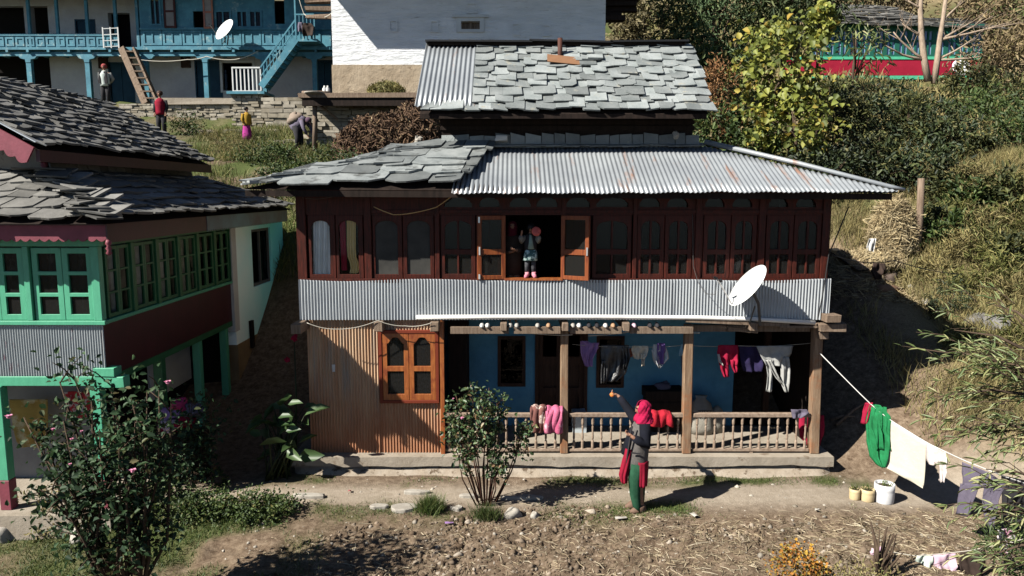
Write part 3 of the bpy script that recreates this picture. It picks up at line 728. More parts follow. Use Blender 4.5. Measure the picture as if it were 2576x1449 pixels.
# stove pipe
p=PY(1409,150,12.95); 
b=B(); b.tube([p+V3((0,0,-.15)),PY(1409,96,12.95)],.042,10)
st=build('stove_pipe',b,plain('rusty_iron',(.085,.035,.025),.7),house,True)
b=B(); c=PY(1417,154,12.75); b.bar(c+V3((-.27,-.02,.05)),c+V3((.27,.0,0)),.26,.012,up=UN); build('flashing',b,plain('rust_plate',(.25,.13,.07),.8),st)
b=B(); c=PY(1470,148,12.8)
for k in range(3): b.bar(c+V3((-.15+.1*k,0,.02*k)),c+V3((.15+.08*k,.02,.02*k)),.12,.025,up=UN)
build('loose_slates',b,M['slate'],ur)
# hanging wires under the eaves
def wire(name,pts,r,m,parent=None,sag=0,n=10):
    b=B(); P=[]
    for i in range(len(pts)-1):
        a=Vector(pts[i]);e=Vector(pts[i+1])
        for k in range(n): 
            t=k/n; p=a.lerp(e,t); p.z-=sag*4*t*(1-t)*(e-a).length; P.append(p)
    P.append(Vector(pts[-1])); b.tube(P,r,5); return build(name,b,m,parent,True)
# ================================================================ green and maroon house on the left
M['green']=mat('green_gloss_paint',(.10,.44,.26),(.08,.37,.22),scale=5,rough=.45,bump=.1,spec=.4,stretch=(4,4,1))
M['greenshade']=mat('shaded_green_paint',(.03,.16,.06),(.02,.11,.045),scale=4,rough=.5,bump=.1,spec=.35)  # the house green darkened for the side turned from the sun
M['maroon']=mat('maroon_paint',(.075,.012,.018),(.05,.009,.013),scale=4,rough=.5,bump=.1,spec=.35)
M['pinkboard']=mat('sunlit_maroon_board',(.27,.058,.085),(.19,.04,.058),scale=4,rough=.6,bump=.15,spec=.3)  # maroon lightened to pink, its sunlit look put into the colour
M['paintsheet']=mat('paint_dripped_sheet',(.50,.54,.55),(.42,.46,.47),scale=2,rough=.5,metal=.15,spec=.4,bump=.05,patch=(.24,.07,.10),pscale=3.2,pth=(.62,.70),pstretch=(5,5,.9))
M['whitewash']=mat('whitewash',(.72,.73,.72),(.62,.63,.62),scale=2,rough=.9,bump=.35,bscale=10,spec=.1)
M['turquoise']=mat('turquoise_limewash',(.40,.84,.85),(.85,.90,.90),scale=.9,rough=.9,bump=.35,bscale=10,spec=.1,lo=.42,hi=.62)
_nt=M['turquoise'].node_tree; _b=_nt.nodes['Principled BSDF']
_tc=_nt.nodes.new('ShaderNodeTexCoord'); _sx=_nt.nodes.new('ShaderNodeSeparateXYZ'); _nt.links.new(_tc.outputs['Object'],_sx.inputs[0])
_nz=_noise(_nt,.8,4,.6); _ma=_nt.nodes.new('ShaderNodeMath'); _ma.operation='MULTIPLY_ADD'; _nt.links.new(_nz.outputs['Fac'],_ma.inputs[0]); _ma.inputs[1].default_value=2.2; _nt.links.new(_sx.outputs['Y'],_ma.inputs[2])
_mr=_nt.nodes.new('ShaderNodeMapRange'); _mr.inputs['From Min'].default_value=14.9; _mr.inputs['From Max'].default_value=17.6; _nt.links.new(_ma.outputs[0],_mr.inputs['Value'])
_nt.links.new(_mix(_nt,_mr.outputs[0],(.80,.88,.87),(.18,.70,.72)),_b.inputs['Base Color'])   # the far end is limewashed turquoise
M['clay']=mat('clay_wall',(.36,.25,.13),(.27,.18,.10),scale=3,rough=.95,bump=.6,bscale=8,spec=.1,patch=(.44,.30,.15),pscale=2)
M['sideglass']=glassmat('pale_glass',(.75,.82,.82))
M['net']=mat('net_curtain',(.20,.16,.13),(.12,.095,.08),scale=6,rough=.9,bump=.3,bscale=20,patch=(.42,.34,.28),pscale=3,pth=(.56,.66),pstretch=(3,3,1))
M['greywall']=mat('grey_plaster',(.34,.33,.31),(.27,.26,.25),scale=2,rough=.9,bump=.3,spec=.1)
lh=thing('village_house','green windowed house with maroon panels and slate roof, left of the wooden farmhouse','house',(-6,10,0))
LX=-5.44; LY=9.63; LYE=14.23; LYW=17.4
def lf(u,v,Y=LY): return PY(u,v,Y)
def ls(u,v): return PX(u,v,LX)
zA1=2.66; zA0=1.96; zW1=3.68   # sill, apron underside, window head
# structure behind the glass: a dark room and the back
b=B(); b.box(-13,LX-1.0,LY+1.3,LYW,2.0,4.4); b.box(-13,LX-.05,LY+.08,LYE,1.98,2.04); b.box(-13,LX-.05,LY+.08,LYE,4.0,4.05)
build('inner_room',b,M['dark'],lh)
# front apron sheet
b=B(); b.corr((-13,LY,zA0),(13+LX,0,0),(0,0,zA1-zA0),(0,-1,0),.034,.008,3,wob=.004); build('balcony_sheet',b,M['paintsheet'],lh,True)
b=B(); b.box(-13,LX+.06,LY-.05,LY+.06,zA1,zA1+.055); b.box(LX-.04,LX+.04,LY+.062,LYE,zA1-.0,zA1+.05); build('sill',b,M['green'],lh,bevel=.005)
# front windows
def glz(par,m,th,X0,X1,Z0,Z1,cols,rows,Y=None,X=None,sw=.06,mw=.03,gl=None):
    hs=[];W=X1-X0;Hh=Z1-Z0
    cw=(W-2*sw-mw*(cols-1))/cols; rh=(Hh-2*sw-mw*(rows-1))/rows
    for i in range(cols):
        for j in range(rows):
            a=X0+sw+i*(cw+mw); e=Z0+sw+j*(rh+mw); hs.append(rect(a,a+cw,e,e+rh))
    b=B()
    if Y is not None: b.plate(rect(X0,X1,Z0,Z1),hs,(0,Y,0),(1,0,0),(0,0,1),th)
    else: b.plate(rect(X0,X1,Z0,Z1),hs,(X,0,0),(0,1,0),(0,0,1),th)
    o=build('window',b,m,par,bevel=.004)
    b=B()
    if Y is not None: b.add([(X0+.02,Y+th*.6,Z0+.02),(X1-.02,Y+th*.6,Z0+.02),(X1-.02,Y+th*.6,Z1-.02),(X0+.02,Y+th*.6,Z1-.02)],[(0,1,2,3)])
    else: b.add([(X-th*.6,X0+.02,Z0+.02),(X-th*.6,X1-.02,Z0+.02),(X-th*.6,X1-.02,Z1-.02),(X-th*.6,X0+.02,Z1-.02)],[(0,1,2,3)])
    build('pane',b,gl or M['glassdusty'],o); return o
px=lambda u: lf(u,720).x
M['greenwood']=M['green']
for u0,u1 in ((84,159),(160,235),(-75,-2),(-2,62),(-160,-85)):
    glz(lh,M['green'],.05,px(u0),px(u1),zA1+.06,zW1,1,3,Y=LY,sw=.075,mw=.05)
b=B()
for u,w in ((245,.11),(73,.08),(-80,.08)): b.box(px(u)-w/2,px(u)+w/2,LY-.035,LY+.07,zA1+.055,zW1+.02)
b.box(-13,LX+.05,LY-.03,LY+.07,zW1+.02,zW1+.14)
build('window_posts',b,M['green'],lh,bevel=.006)
b=B()
for u0,u1 in ((84,159),(160,235),(-75,60)):
    b.grid(lambda i,j:(px(u0)+(px(u1)-px(u0))*i,LY+.12+.02*math.sin(i*17+u0),zA1+.05+(zW1-zA1)*j),24,4)
build('net_curtains',b,M['net'],lh,True)
# side windows, six double units
ys=[LY+.12+k*(LYE-LY-.2)/6 for k in range(7)]
b=B()
for k in range(6):
    y0=ys[k]+.05; y1=ys[k+1]-.06; ym=(y0+y1)/2
    for a,e in ((y0,ym-.003),(ym+.003,y1)):
        glz(lh,M['greenshade'],.045,a,e,zA1+.06,zW1,1,3,X=LX,sw=.05,mw=.03,gl=M['sideglass'])
    b.box(LX-.05,LX+.03,ys[k+1]-.055,ys[k+1]+.045,zA1+.05,zW1+.02)
b.box(LX-.05,LX+.03,LY+.075,LYE,zW1+.02,zW1+.12)
build('side_window_posts',b,M['greenshade'],lh,bevel=.005)
b=B(); b.grid(lambda i,j:(LX-.16+.02*math.sin(i*30),LY+.15+3.3*i,zA1+.05+(zW1-zA1)*j),30,3); build('side_curtain',b,mat('pale_net',(.75,.74,.70),(.5,.49,.46),scale=5,rough=.9),lh,True)  # net curtain whitened to stand in for pale reflections on the panes
# maroon panel under the side windows
b=B(); b.box(LX-.05,LX-.003,LY+.01,LYE,zA0-.03,zA1); build('side_panel',b,M['maroon'],lh)
# white / turquoise masonry wall beyond with its window
wy0=ls(632,640).y; wy1=ls(680,640).y; wz0=ls(655,716).z; wz1=ls(655,572).z-.02
b=B(); b.plate(rect(LYE-.0,LYW,1.42,4.0),[rect(wy0,wy1,wz0,wz1)],(LX+.02,0,0),(0,1,0),(0,0,1),.30); build('masonry_wall',b,M['turquoise'],lh)
b=B(); b.plate(rect(LYE+.02,LYW,-.2,1.42),[],(LX+.03,0,0),(0,1,0),(0,0,1),.3); build('clay_base',b,M['clay'],lh)
b=B(); b.plate(rect(wy0,wy1,wz0,wz1),[rect(wy0+.06,(wy0+wy1)/2-.03,wz0+.06,wz1-.06),rect((wy0+wy1)/2+.03,wy1-.06,wz0+.06,wz1-.06)],(LX-.02,0,0),(0,1,0),(0,0,1),.06); wo=build('window',b,plain('grey_window_frame',(.12,.13,.13)),lh)
b=B(); b.add([(LX-.06,wy0,wz0),(LX-.06,wy1,wz0),(LX-.06,wy1,wz1),(LX-.06,wy0,wz1)],[(0,1,2,3)]); build('pane',b,M['glass'],wo)
b=B(); b.box(-7.5,LX-.27,LYE,LYW,0,4.0); build('masonry_core',b,M['dark'],lh)
b=B(); b.box(LX-.15,LX+.05,LYE-.12,LYE+.12,1.7,3.85); build('pilaster',b,M['whitewash'],lh)
p=ls(627,840); b=B(); b.box(LX+.03,LX+.09,p.y-.07,p.y+.07,p.z-.28,p.z+.28,.01); build('wooden_plaque',b,M['darkwood'],lh)
# beams, posts and brackets
zb=zA0-.135
b=B(); b.box(-13,LX+.12,LY-.02,LY+.12,zb,zA0-.005); be=build('front_beam',b,M['green'],lh,bevel=.006)
b=B(); b.box(LX-.1,LX+.0,LY+.121,LYE,zb,zA0-.032); build('side_beam',b,M['greenshade'],lh)
b=B(); b.box(LX-.16,LX+.12,LY-.03,LY+.16,zA0-.002,zA0+.11,.006); build('bracket',b,M['green'],lh,bevel=.006)
b=B(); b.box(LX-.06,LX+.24,LY-.02,LY+.14,zA0-.16,zA0-.012,.006); build('bracket',b,M['green'],lh,bevel=.006)
def post(x,y,w,mt=None,base=True,z0=0):
    if base:
        b=B(); b.box(x-w/2-.004,x+w/2+.004,y-w/2-.004,y+w/2+.004,z0,z0+.42); po=build('post_base',b,M['pinkboard'],lh,bevel=.006)
    b=B(); b.box(x-w/2,x+w/2,y-w/2,y+w/2,z0+(.42 if base else 0),zb+.001); build('post',b,mt or M['green'],lh,bevel=.008)
post(lf(12,1100).x-.02,LY-.0,.14,z0=.10); post(lf(248,1100).x,LY+.06,.14,z0=.08)
post(LX-.1,11.3,.14,M['greenshade'],False,.1); post(LX-.1,12.7,.13,M['green'],False,.1); post(LX-.1,13.9,.13,M['green'],False,.1)
b=B(); b.box(-13,LX+.05,LY-.25,LYE,-.3,.10); build('porch_slab',b,M['plaster'],lh)
b=B(); b.box(-13,-6.35,LY+1.1,LY+1.25,0,zA0); build('porch_back_wall',b,M['greywall'],lh)
b=B(); b.box(-6.55,-6.4,LY+1.25,LYE+.2,0,zA0); build('side_porch_wall',b,M['dark'],lh)
b=B(); b.box(-6.398,-6.35,12.6,LYE+.1,.75,zA0); build('white_porch_wall',b,M['whitewash'],lh)
# ---- lower roof (hipped around the attic)
EX=-5.05; EY=9.16; EYE=17.0; EZ=4.06; TX=-6.62; TZ=4.70; TY=10.55; TYE=15.5
sd=Vector((TX-EX,0,TZ-EZ)); SL=sd.length; SV=sd.normalized(); SN=Vector((-SV.z,0,SV.x)); SN=SN if SN.z>0 else -SN
fd=Vector((0,TY-EY,TZ-EZ)); FL=fd.length; FV=fd.normalized(); FN=Vector((0,-FV.z,FV.y))
b=B(); z=V3((0,0,-.05))
b.add([Vector((EX,EY,EZ))+z,Vector((EX,EYE,EZ))+z,Vector((TX,TYE,TZ))+z,Vector((TX,TY,TZ))+z],[(0,1,2,3)])
b.add([Vector((-13,EY,EZ))+z,Vector((EX,EY,EZ))+z,Vector((TX,TY,TZ))+z,Vector((-13,TY,TZ))+z],[(0,1,2,3)])
b.add([Vector((EX,EYE,EZ))+z,Vector((-13,EYE,EZ))+z,Vector((-13,TYE,TZ))+z,Vector((TX,TYE,TZ))+z],[(0,1,2,3)])
build('lower_roof_boards',b,M['darkwood'],lh)
b=B(); rg=random.Random(21)
dy=(TY-EY)/SL; dye=(EYE-TYE)/SL
slates(b,Vector((EX+.05,EY,EZ)),(0,1,0),SV,SN,SL+.03,lambda v:dy*v,lambda v:(EYE-EY)-dye*v-.05,.25,(.18,.5),.034,rg,chip=.5)
dx=(TX-EX)/FL
slates(b,Vector((-13,EY-.04,EZ)),(1,0,0),FV,FN,FL+.03,lambda v:0,lambda v:(13+EX)+dx*v+.04,.27,(.24,.6),.025,rg,chip=.8,skew=.10)
for k in range(22):
    t=k/22; c=Vector((EX,EY,EZ)).lerp(Vector((TX,TY,TZ)),t)+V3((rg.uniform(-.12,.12),rg.uniform(-.1,.1),.06+rg.uniform(0,.05)))
    a=rg.uniform(0,6.3); w=rg.uniform(.2,.36); d=Vector((math.cos(a),math.sin(a),0)); s=Vector((-d.y,d.x,0)); d.z=-.25*(d.x*.6-d.y*.6); 
    b.slab([c+d*w+s*w*.5,c-d*w*.8+s*w*.6,c-d*w*.9-s*w*.5,c+d*w*.8-s*w*.65],(.25,-.25,.9),.024)
lr=build('slate_roof',b,M['slatebrown'],lh)
# fascias with a cut lower edge
def scal(b,a,e,z1,h,n,amp,th,saw=False):
    a=Vector(a);e=Vector(e);d=(e-a);L=d.length;d.normalize(); out=[(0,z1),(L,z1)][::-1]
    pts=[(0,z1),(0,z1-h)]
    m=n*6
    for i in range(m+1):
        t=i/m; ph=(t*n)%1
        zz=z1-h-(amp*abs(math.sin(PI*t*n)) if not saw else amp*abs(ph-.5)*2); pts.append((L*t,zz))
    pts.append((L,z1)); 
    if saw==None: pass
    b.plate(pts,[],(a.x,a.y,0),d,(0,0,1),th)
b=B(); scal(b,(-13,EY+.075,0),(EX-.06,EY+.10,0),EZ-.07,.17,66,.035,.025); build('scalloped_fascia',b,M['pinkboard'],lh)
b=B(); b.box(-13,EX-.05,EY+.105,EY+.16,EZ-.20,EZ-.045); build('front_eave_board',b,M['maroon'],lh)
b=B(); scal(b,(EX-.04,EY+.1,0),(EX-.04,12.3,0),EZ-.04,.25,1,.0,.02); build('side_fascia',b,M['maroon'],lh)
b=B(); scal(b,(EX-.03,12.3,0),(EX-.03,EYE-.3,0),EZ-.04,.24,46,.03,.012,True); build('side_tin_fascia',b,mat('tin_fascia',(.16,.11,.11),(.22,.36,.38),scale=.6,rough=.5,bump=.05),lh)
b=B(); b.lathe((EX-.04,EY+.11,EZ-.45),[(.012,0),(.04,.03),(.02,.06),(.04,.09),(.02,.12),(.04,.15),(.025,.2)],8); build('turned_pendant',b,M['pinkboard'],lh,True)
# ---- attic storey and gable roof
AX=-6.2; RX=-8.33; AZ=5.0; RZ2=6.18; AY0=9.75; AY1=15.3
b=B(); b.box(-10.3,TX,TY+.02,AY1-.2,TZ-.1,5.0); 
y=TY
build('attic_wall',b,M['darkwood'],lh)
b=B(); y=TY+.02
while y<AY1-.3:
    w=R.uniform(.2,.36); b.slab([(TX+.03,y+w-.012,4.97),(TX+.03,y,4.97),(TX+.10,y+R.uniform(-.02,.02),4.66),(TX+.10,y+w-.012,4.66)][::1],(1,0,.2),.02); y+=w
build('attic_cladding',b,M['slatebrown'],lh)
# stone gable front
def gpl(i,j): 
    x=-10.3+(TX+10.3)*i; zt=5.0+min(1.1,max(0,(1-abs(x-RX)/2.1)*1.15)); 
    return (x,TY-.0-.06*float(fbm(x*3,j*3,3,9)),4.5+(zt-4.5)*j)
b=B(); b.grid(gpl,40,14); build('gable_wall',b,M['plaster'],lh,True)
rs=Vector((RX-AX,0,RZ2-AZ)); RL=rs.length; RV=rs.normalized(); RN=Vector((-RV.z,0,RV.x)); RN=RN if RN.z>0 else -RN
b=B(); b.add([Vector((AX,AY0,AZ-.05)),Vector((AX,AY1,AZ-.05)),Vector((RX,AY1,RZ2-.05)),Vector((RX,AY0,RZ2-.05))],[(0,1,2,3)])
b.add([Vector((RX*2-AX,AY0,AZ-.05)),Vector((RX*2-AX,AY1,AZ-.05)),Vector((RX,AY1,RZ2-.04)),Vector((RX,AY0,RZ2-.04))],[(3,2,1,0)])
build('attic_roof_boards',b,M['darkwood'],lh)
b=B(); rg=random.Random(4)
slates(b,Vector((AX+.08,AY0-.03,AZ)),(0,1,0),RV,RN,RL+.05,lambda v:0,lambda v:AY1-AY0+.1,.195,(.16,.42),.036,rg,chip=.55)
for k in range(26): 
    y=AY0+k*.215; b.slab([(RX+.13,y+.2,RZ2+.05+R.uniform(0,.05)),(RX-.13,y+.2,RZ2+.06),(RX-.13,y,RZ2+.06),(RX+.13,y+R.uniform(-.03,.03),RZ2+.05)],(0,0,1),.03)
build('attic_slate_roof',b,M['slatebrown'],lh)
b=B(); b.box(AX-.02,AX+.03,AY0,AY1,AZ-.20,AZ-.045); build('attic_fascia',b,M['maroon'],lh)
# barge board with a scalloped edge, tin flashing on top
def barge(b,sgn):
    n=15; pts=[]; Lb=RL
    d=Vector((RX-AX,0,RZ2-AZ)).normalized() if sgn>0 else Vector((AX-RX,0,RZ2-AZ)).normalized()
    pts=[(0,-.02),(Lb,-.02),(Lb,-.26)]
    m=n*6
    for i in range(m+1): t=1-i/m; pts.append((Lb*t,-.24-.045*abs(math.sin(PI*t*n))))
    up=Vector((-d.z,0,d.x)); up=up if up.z>0 else -up
    O=Vector((AX,AY0-.02,AZ)) if sgn>0 else Vector((2*RX-AX,AY0-.02,AZ))
    pts=pts if (d.cross(up)).y<0 else pts[::-1]
    b.plate(pts,[],O,d,up,.03)
b=B(); barge(b,1); barge(b,-1); build('barge_board',b,M['pinkboard'],lh)
b=B(); up=RN; a=Vector((AX+.06,AY0-.05,AZ+.045)); e=Vector((RX,AY0-.05,RZ2+.06)); b.bar(a,e,.13,.012,up=RN); b.bar((AX+.1,AY0-.06,AZ+.03),(AX-.0,AY0+.2,AZ+.07),.12,.015,up=RN); build('tin_edge',b,M['chrome'],lh)
b=B(); b.lathe((AX-.35,TY-.12,AZ-.42),[(.012,0),(.05,.04),(.025,.08),(.05,.12),(.025,.16),(.05,.2),(.03,.25)],8); build('turned_pendant',b,M['pinkboard'],lh,True)
# ================================================================ blue balcony house up the slope
M['bluepaint']=mat('turquoise_paint',(.075,.27,.35),(.04,.17,.24),scale=3,rough=.6,bump=.15,spec=.3,patch=(.30,.42,.42),pscale=3,pth=(.58,.7))
M['bluedoor']=mat('deep_blue_paint',(.02,.07,.11),(.012,.045,.075),scale=3,rough=.6,bump=.1)
M['whitewall']=mat('white_limewash_rough',(.66,.655,.64),(.54,.535,.53),scale=1.2,rough=.95,bump=.6,bscale=5,bdist=.05,spec=.08)
M['brightwall']=mat('lifted_whitewash_rough',(.98,.99,1.0),(.80,.82,.83),scale=1.6,rough=.95,bump=.9,bscale=3.5,bdist=.09,spec=.08,stretch=(.45,.45,2.2),patch=(.50,.48,.43),pscale=1.6,pth=(.62,.72),pstretch=(.5,.5,3.5))  # whiter than the other limewash to lift the shade under its eave
M['tanmud']=mat('tan_mud_wall',(.47,.385,.28),(.36,.285,.20),scale=1.5,rough=1,bump=.8,bscale=4,bdist=.06,spec=.05,patch=(.25,.185,.125),pscale=2.4,pth=(.62,.66),pstretch=(1,1,2.5))
M['drystone']=islandmat('dry_stone',[(0,(.22,.19,.14)),(.4,(.36,.32,.25)),(.75,(.44,.40,.33)),(1,(.28,.25,.20))],rough=.95,spec=.1,transl=0,nscale=5,namp=.25)
YB2=31.5
bh=thing('balcony_house','long blue timber balcony house with white walls and an outside stair, up the slope','house',(-14,YB2,8.4))
def bp(u,v,Y=YB2): return PY(u,v,Y)
zt=bp(300,250).z; zdeck0=bp(300,141).z; zdeck1=bp(300,120).z; ztop=12.75
xL=-26; xR=bp(832,150,YB2+1).x+1.2
YW=YB2+1.25
def seg(v): return bp(300,v,YW).z
# walls
b=B()
def ur_(u0,u1,v0,v1,Y=YW): return rect(PY(u0,(v0+v1)/2,Y).x,PY(u1,(v0+v1)/2,Y).x,PY(u0,v1,Y).z,PY(u0,v0,Y).z)
lowdoors=[ur_(-220,128,135,262),ur_(278,335,160,262),ur_(495,556,155,262),ur_(560,636,158,228),ur_(797,836,155,262)]
b.plate(rect(xL,xR,zt-1.0,zdeck1),lowdoors,(0,YW,0),(1,0,0),(0,0,1),.3); build('ground_floor_wall',b,M['whitewall'],bh)
updo=[ur_(-220,62,15,118),ur_(78,122,15,118),ur_(192,236,52,84),ur_(273,328,32,118)]
b=B(); xm1=PY(345,60,YW).x
b.plate(rect(xL,xm1,zdeck1,ztop),updo,(0,YW+.02,0),(1,0,0),(0,0,1),.3); build('upper_wall',b,M['whitewall'],bh)
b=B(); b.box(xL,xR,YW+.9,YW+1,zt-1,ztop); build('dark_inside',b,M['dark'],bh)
def addpanel(r,name,m,Y,split=2):
    b=B(); x0,z0=r[0]; x1,z1=r[2]; w=(x1-x0)/split
    for k in range(split): b.box(x0+k*w+.01,x0+(k+1)*w-.01,Y,Y+.05,z0,z1)
    b.box(x0-.06,x0,Y-.06,Y+.06,z0,z1+.06); b.box(x1,x1+.06,Y-.06,Y+.06,z0,z1+.06); b.box(x0,x1,Y-.06,Y+.06,z1,z1+.06)
    return build(name,b,m,bh)
addpanel(lowdoors[1],'door',M['bluedoor'],YW+.05); addpanel(lowdoors[2],'door',M['bluedoor'],YW+.05); addpanel(lowdoors[4],'door',M['bluedoor'],YW+.05)
addpanel(updo[2],'window',M['bluedoor'],YW+.05); 
b=B(); r=lowdoors[3]; b.plate(rect(r[0][0]-.1,r[2][0]+.1,r[0][1]-.08,r[2][1]+.1),[r],(0,YW-.03,0),(1,0,0),(0,0,1),.06); wn=build('window_frame',b,M['whitewash'],bh)
b=B(); b.box(r[0][0],r[2][0],YW+.1,YW+.12,r[0][1],r[2][1]); build('pane',b,M['glass'],wn)
# deck, beams
b=B(); b.box(xL,xR,YB2-.12,YW,zdeck1-.10,zdeck1); build('balcony_floor',b,M['bluepaint'],bh)
b=B(); b.box(xL,xR,YB2-.02,YB2+.14,zdeck0,zdeck0+.16); k=xL
while k<xR: b.box(k,k+.1,YB2-.15,YW,zdeck1-.20,zdeck1-.102); k+=.85
build('balcony_beam',b,M['bluepaint'],bh)
# posts with bracket capitals
for u,w in ((75,.2),(222,.19),(368,.17),(518,.19),(665,.16),(792,.19)):
    X=bp(u,190).x; b=B(); b.box(X-w/2,X+w/2,YB2-.03,YB2+.15,zt-.15,zdeck0-.001)
    b.plate([(X-.38,zdeck0-.001),(X-.30,zdeck0-.10),(X-.12,zdeck0-.14),(X-.10,zdeck0-.26),(X+.10,zdeck0-.26),(X+.12,zdeck0-.14),(X+.30,zdeck0-.10),(X+.38,zdeck0-.001)],[],(0,YB2-.05,0),(1,0,0),(0,0,1),.15)
    build('post',b,M['bluepaint'],bh)
for u in (72,143,218,290,345):
    X=bp(u,60).x; b=B(); b.box(X-.055,X+.055,YB2,YB2+.11,zdeck1,ztop-.2); build('balcony_post',b,M['bluepaint'],bh)
# panelled parapet on the left
zp0=zdeck1; zp1=bp(200,87).z
b=B(); X0=xL; X1=bp(296,100).x
b.box(X0,X1,YB2+.02,YB2+.07,zp0,zp1-.05); b.box(X0,X1,YB2-.02,YB2+.11,zp1-.05,zp1+.03)
x=X1-.1
while x>X0:
    b.plate(rect(x-.34,x,zp0+.06,zp1-.1),[rect(x-.28,x-.06,zp0+.13,zp1-.17)],(0,YB2-.005,0),(1,0,0),(0,0,1),.022); x-=.42
build('parapet',b,M['bluepaint'],bh)
# enclosed timber bay on the right
bx0=bp(352,60).x; bx1=bp(838,60).x; zb1=bp(500,72).z
b=B(); wins=[ur_(410,440,0-30,70,YB2),ur_(486,512,28,72,YB2),ur_(545,578,30,72,YB2),ur_(598,620,30,66,YB2),ur_(630,655,30,66,YB2),ur_(380,400,-30,60,YB2),ur_(690,715,-25,60,YB2)]
b.plate(rect(bx0,bx1,zdeck1,ztop),wins,(0,YB2+.0,0),(1,0,0),(0,0,1),.08); build('timber_bay',b,M['bluepaint'],bh)
b=B(); x=bx0+.1
while x<bx1-.9:
    b.plate(rect(x,x+.78,zdeck1+.1,zb1-.08),[rect(x+.08,x+.37,zdeck1+.18,zb1-.16),rect(x+.41,x+.70,zdeck1+.18,zb1-.16)],(0,YB2-.03,0),(1,0,0),(0,0,1),.028); x+=.82
b.box(bx0,bx1,YB2-.07,YB2-.001,zb1-.06,zb1+.03); b.box(bx0,bx1,YB2-.08,YB2-.001,zdeck1-.02,zdeck1+.05)
build('bay_panels',b,M['bluepaint'],bh)
for i,w_ in enumerate(wins[2:6]):
    b=B(); x0,z0=w_[0];x1,z1=w_[2]; xm=(x0+x1)/2; zm=(z0+z1)/2+.1
    b.plate(rect(x0-.08,x1+.08,z0-.08,z1+.08),[rect(x0,xm-.03,z0,z1),rect(xm+.03,x1,z0,z1)],(0,YB2-.03,0),(1,0,0),(0,0,1),.028); o=build('window',b,M['bluepaint'],bh)
    b=B(); b.box(x0,x1,YB2+.03,YB2+.04,z0,z1); build('pane',b,M['glassdusty'],o)
for u0,u1,v1 in ((411,440,70),(510,535,72)):
    r=ur_(u0,u1,-30,v1,YB2-.12); x0,z0=r[0];x1,z1=r[2]
    b=B(); b.plate(rect(x0,x1,z0,z1),[rect(x0+.07,x1-.07,z0+.08,z0+.62),rect(x0+.07,x1-.07,z0+.70,z1-.1)],(0,YB2-.12,0),(1,0,.0),(0,0,1),.05); o=build('casement',b,M['orangewood'] if u0>500 else M['redwood'],bh)
    b=B(); b.box(x0+.05,x1-.05,YB2-.10,YB2-.09,z0+.05,z1-.05); build('pane',b,mat('pale_pane',(.30,.27,.24),(.22,.2,.18),rough=.3,bump=0),o)
b=B(); z=12.5; b.add([(xL,YB2-1.0,z),(xR+.8,YB2-1.0,z),(xR+.8,YB2+5,z+2.2),(xL,YB2+5,z+2.2)],[(0,1,2,3)]); build('roof',b,M['slatebrown'],bh,solid=.15)
# outside stair
def stair(): 
    Ys=YB2-.75
    a=PY(657,218,Ys); e=PY(745,98,Ys); b=B()
    b.bar(a,e,.07,.26,up=(0,0,1)); b.bar(a+V3((0,.7,0)),e+V3((0,.7,0)),.07,.26,up=(0,0,1))
    n=11
    for k in range(n):
        p=a.lerp(e,(k+.5)/n); b.box(p.x-.16,p.x+.16,Ys+.03,Ys+.67,p.z-.02,p.z+.03)
    st=build('stair',b,M['bluepaint'],bh)
    b=B(); up=V3((0,0,1.0))
    b.bar(a+up*.75,e+up*.75,.05,.06); b.bar(a+up*.40,e+up*.40,.04,.04)
    for k in range(12): p=a.lerp(e,k/11); b.bar(p,p+up*.75,.035,.035)
    l0=e; l1=PY(792,98,Ys); 
    b.bar(l0+up*.95,l1+up*.95,.05,.06); b.bar(l0,l0+up*2.2,.06,.06,up=(0,1,0)); b.bar(l1,l1+up*.95,.05,.05,up=(0,1,0))
    for k in range(1,5): p=l0.lerp(l1,k/5); b.bar(p,p+up*.95,.03,.03,up=(0,1,0))
    build('handrail',b,M['bluepaint'],st)
    b=B(); b.box(l0.x-.05,l1.x+.1,Ys-.02,YB2,l0.z-.1,l0.z); build('landing',b,M['bluepaint'],st)
    # little balustrade at the foot
    b=B(); f0=PY(587,232,Ys); f1=PY(657,230,Ys); ht=1.0
    b.box(f0.x,f1.x,Ys-.04,Ys+.04,f0.z+ht-.06,f0.z+ht); b.box(f0.x,f1.x,Ys-.04,Ys+.04,f0.z,f0.z+.07)
    for k in range(8): x=f0.x+(f1.x-f0.x)*k/7; b.box(x-.025,x+.025,Ys-.02,Ys+.02,f0.z,f0.z+ht)
    build('balustrade',b,M['whitewash'],st)
    return l0,l1
sl0,sl1=stair()
# meter boxes
for u,v in ((466,155),(258,157)):
    p=PY(u,v,YW-.1); b=B(); b.box(p.x-.2,p.x+.2,YW-.12,YW,p.z-.25,p.z+.22); build('meter_box',b,M['doorwood'],bh,bevel=.02)
# small white gate leaning at the ladder head
b=B(); a=PY(262,118,YB2-.15); w=.62; h=.72
for k in range(4): b.bar(a+V3((0,0,h*k/3)),a+V3((w,0,h*k/3+.03)),.03,.06,up=(0,1,0))
for k in range(3): b.bar(a+V3((w*k/2,-.02,-.05)),a+V3((w*k/2,-.02,h+.06)),.05,.03,up=(0,1,0))
tag(build('rail_gate',b,M['whitewash'] ),'small pale slatted gate at the head of the plank ladder on the blue balcony','gate')
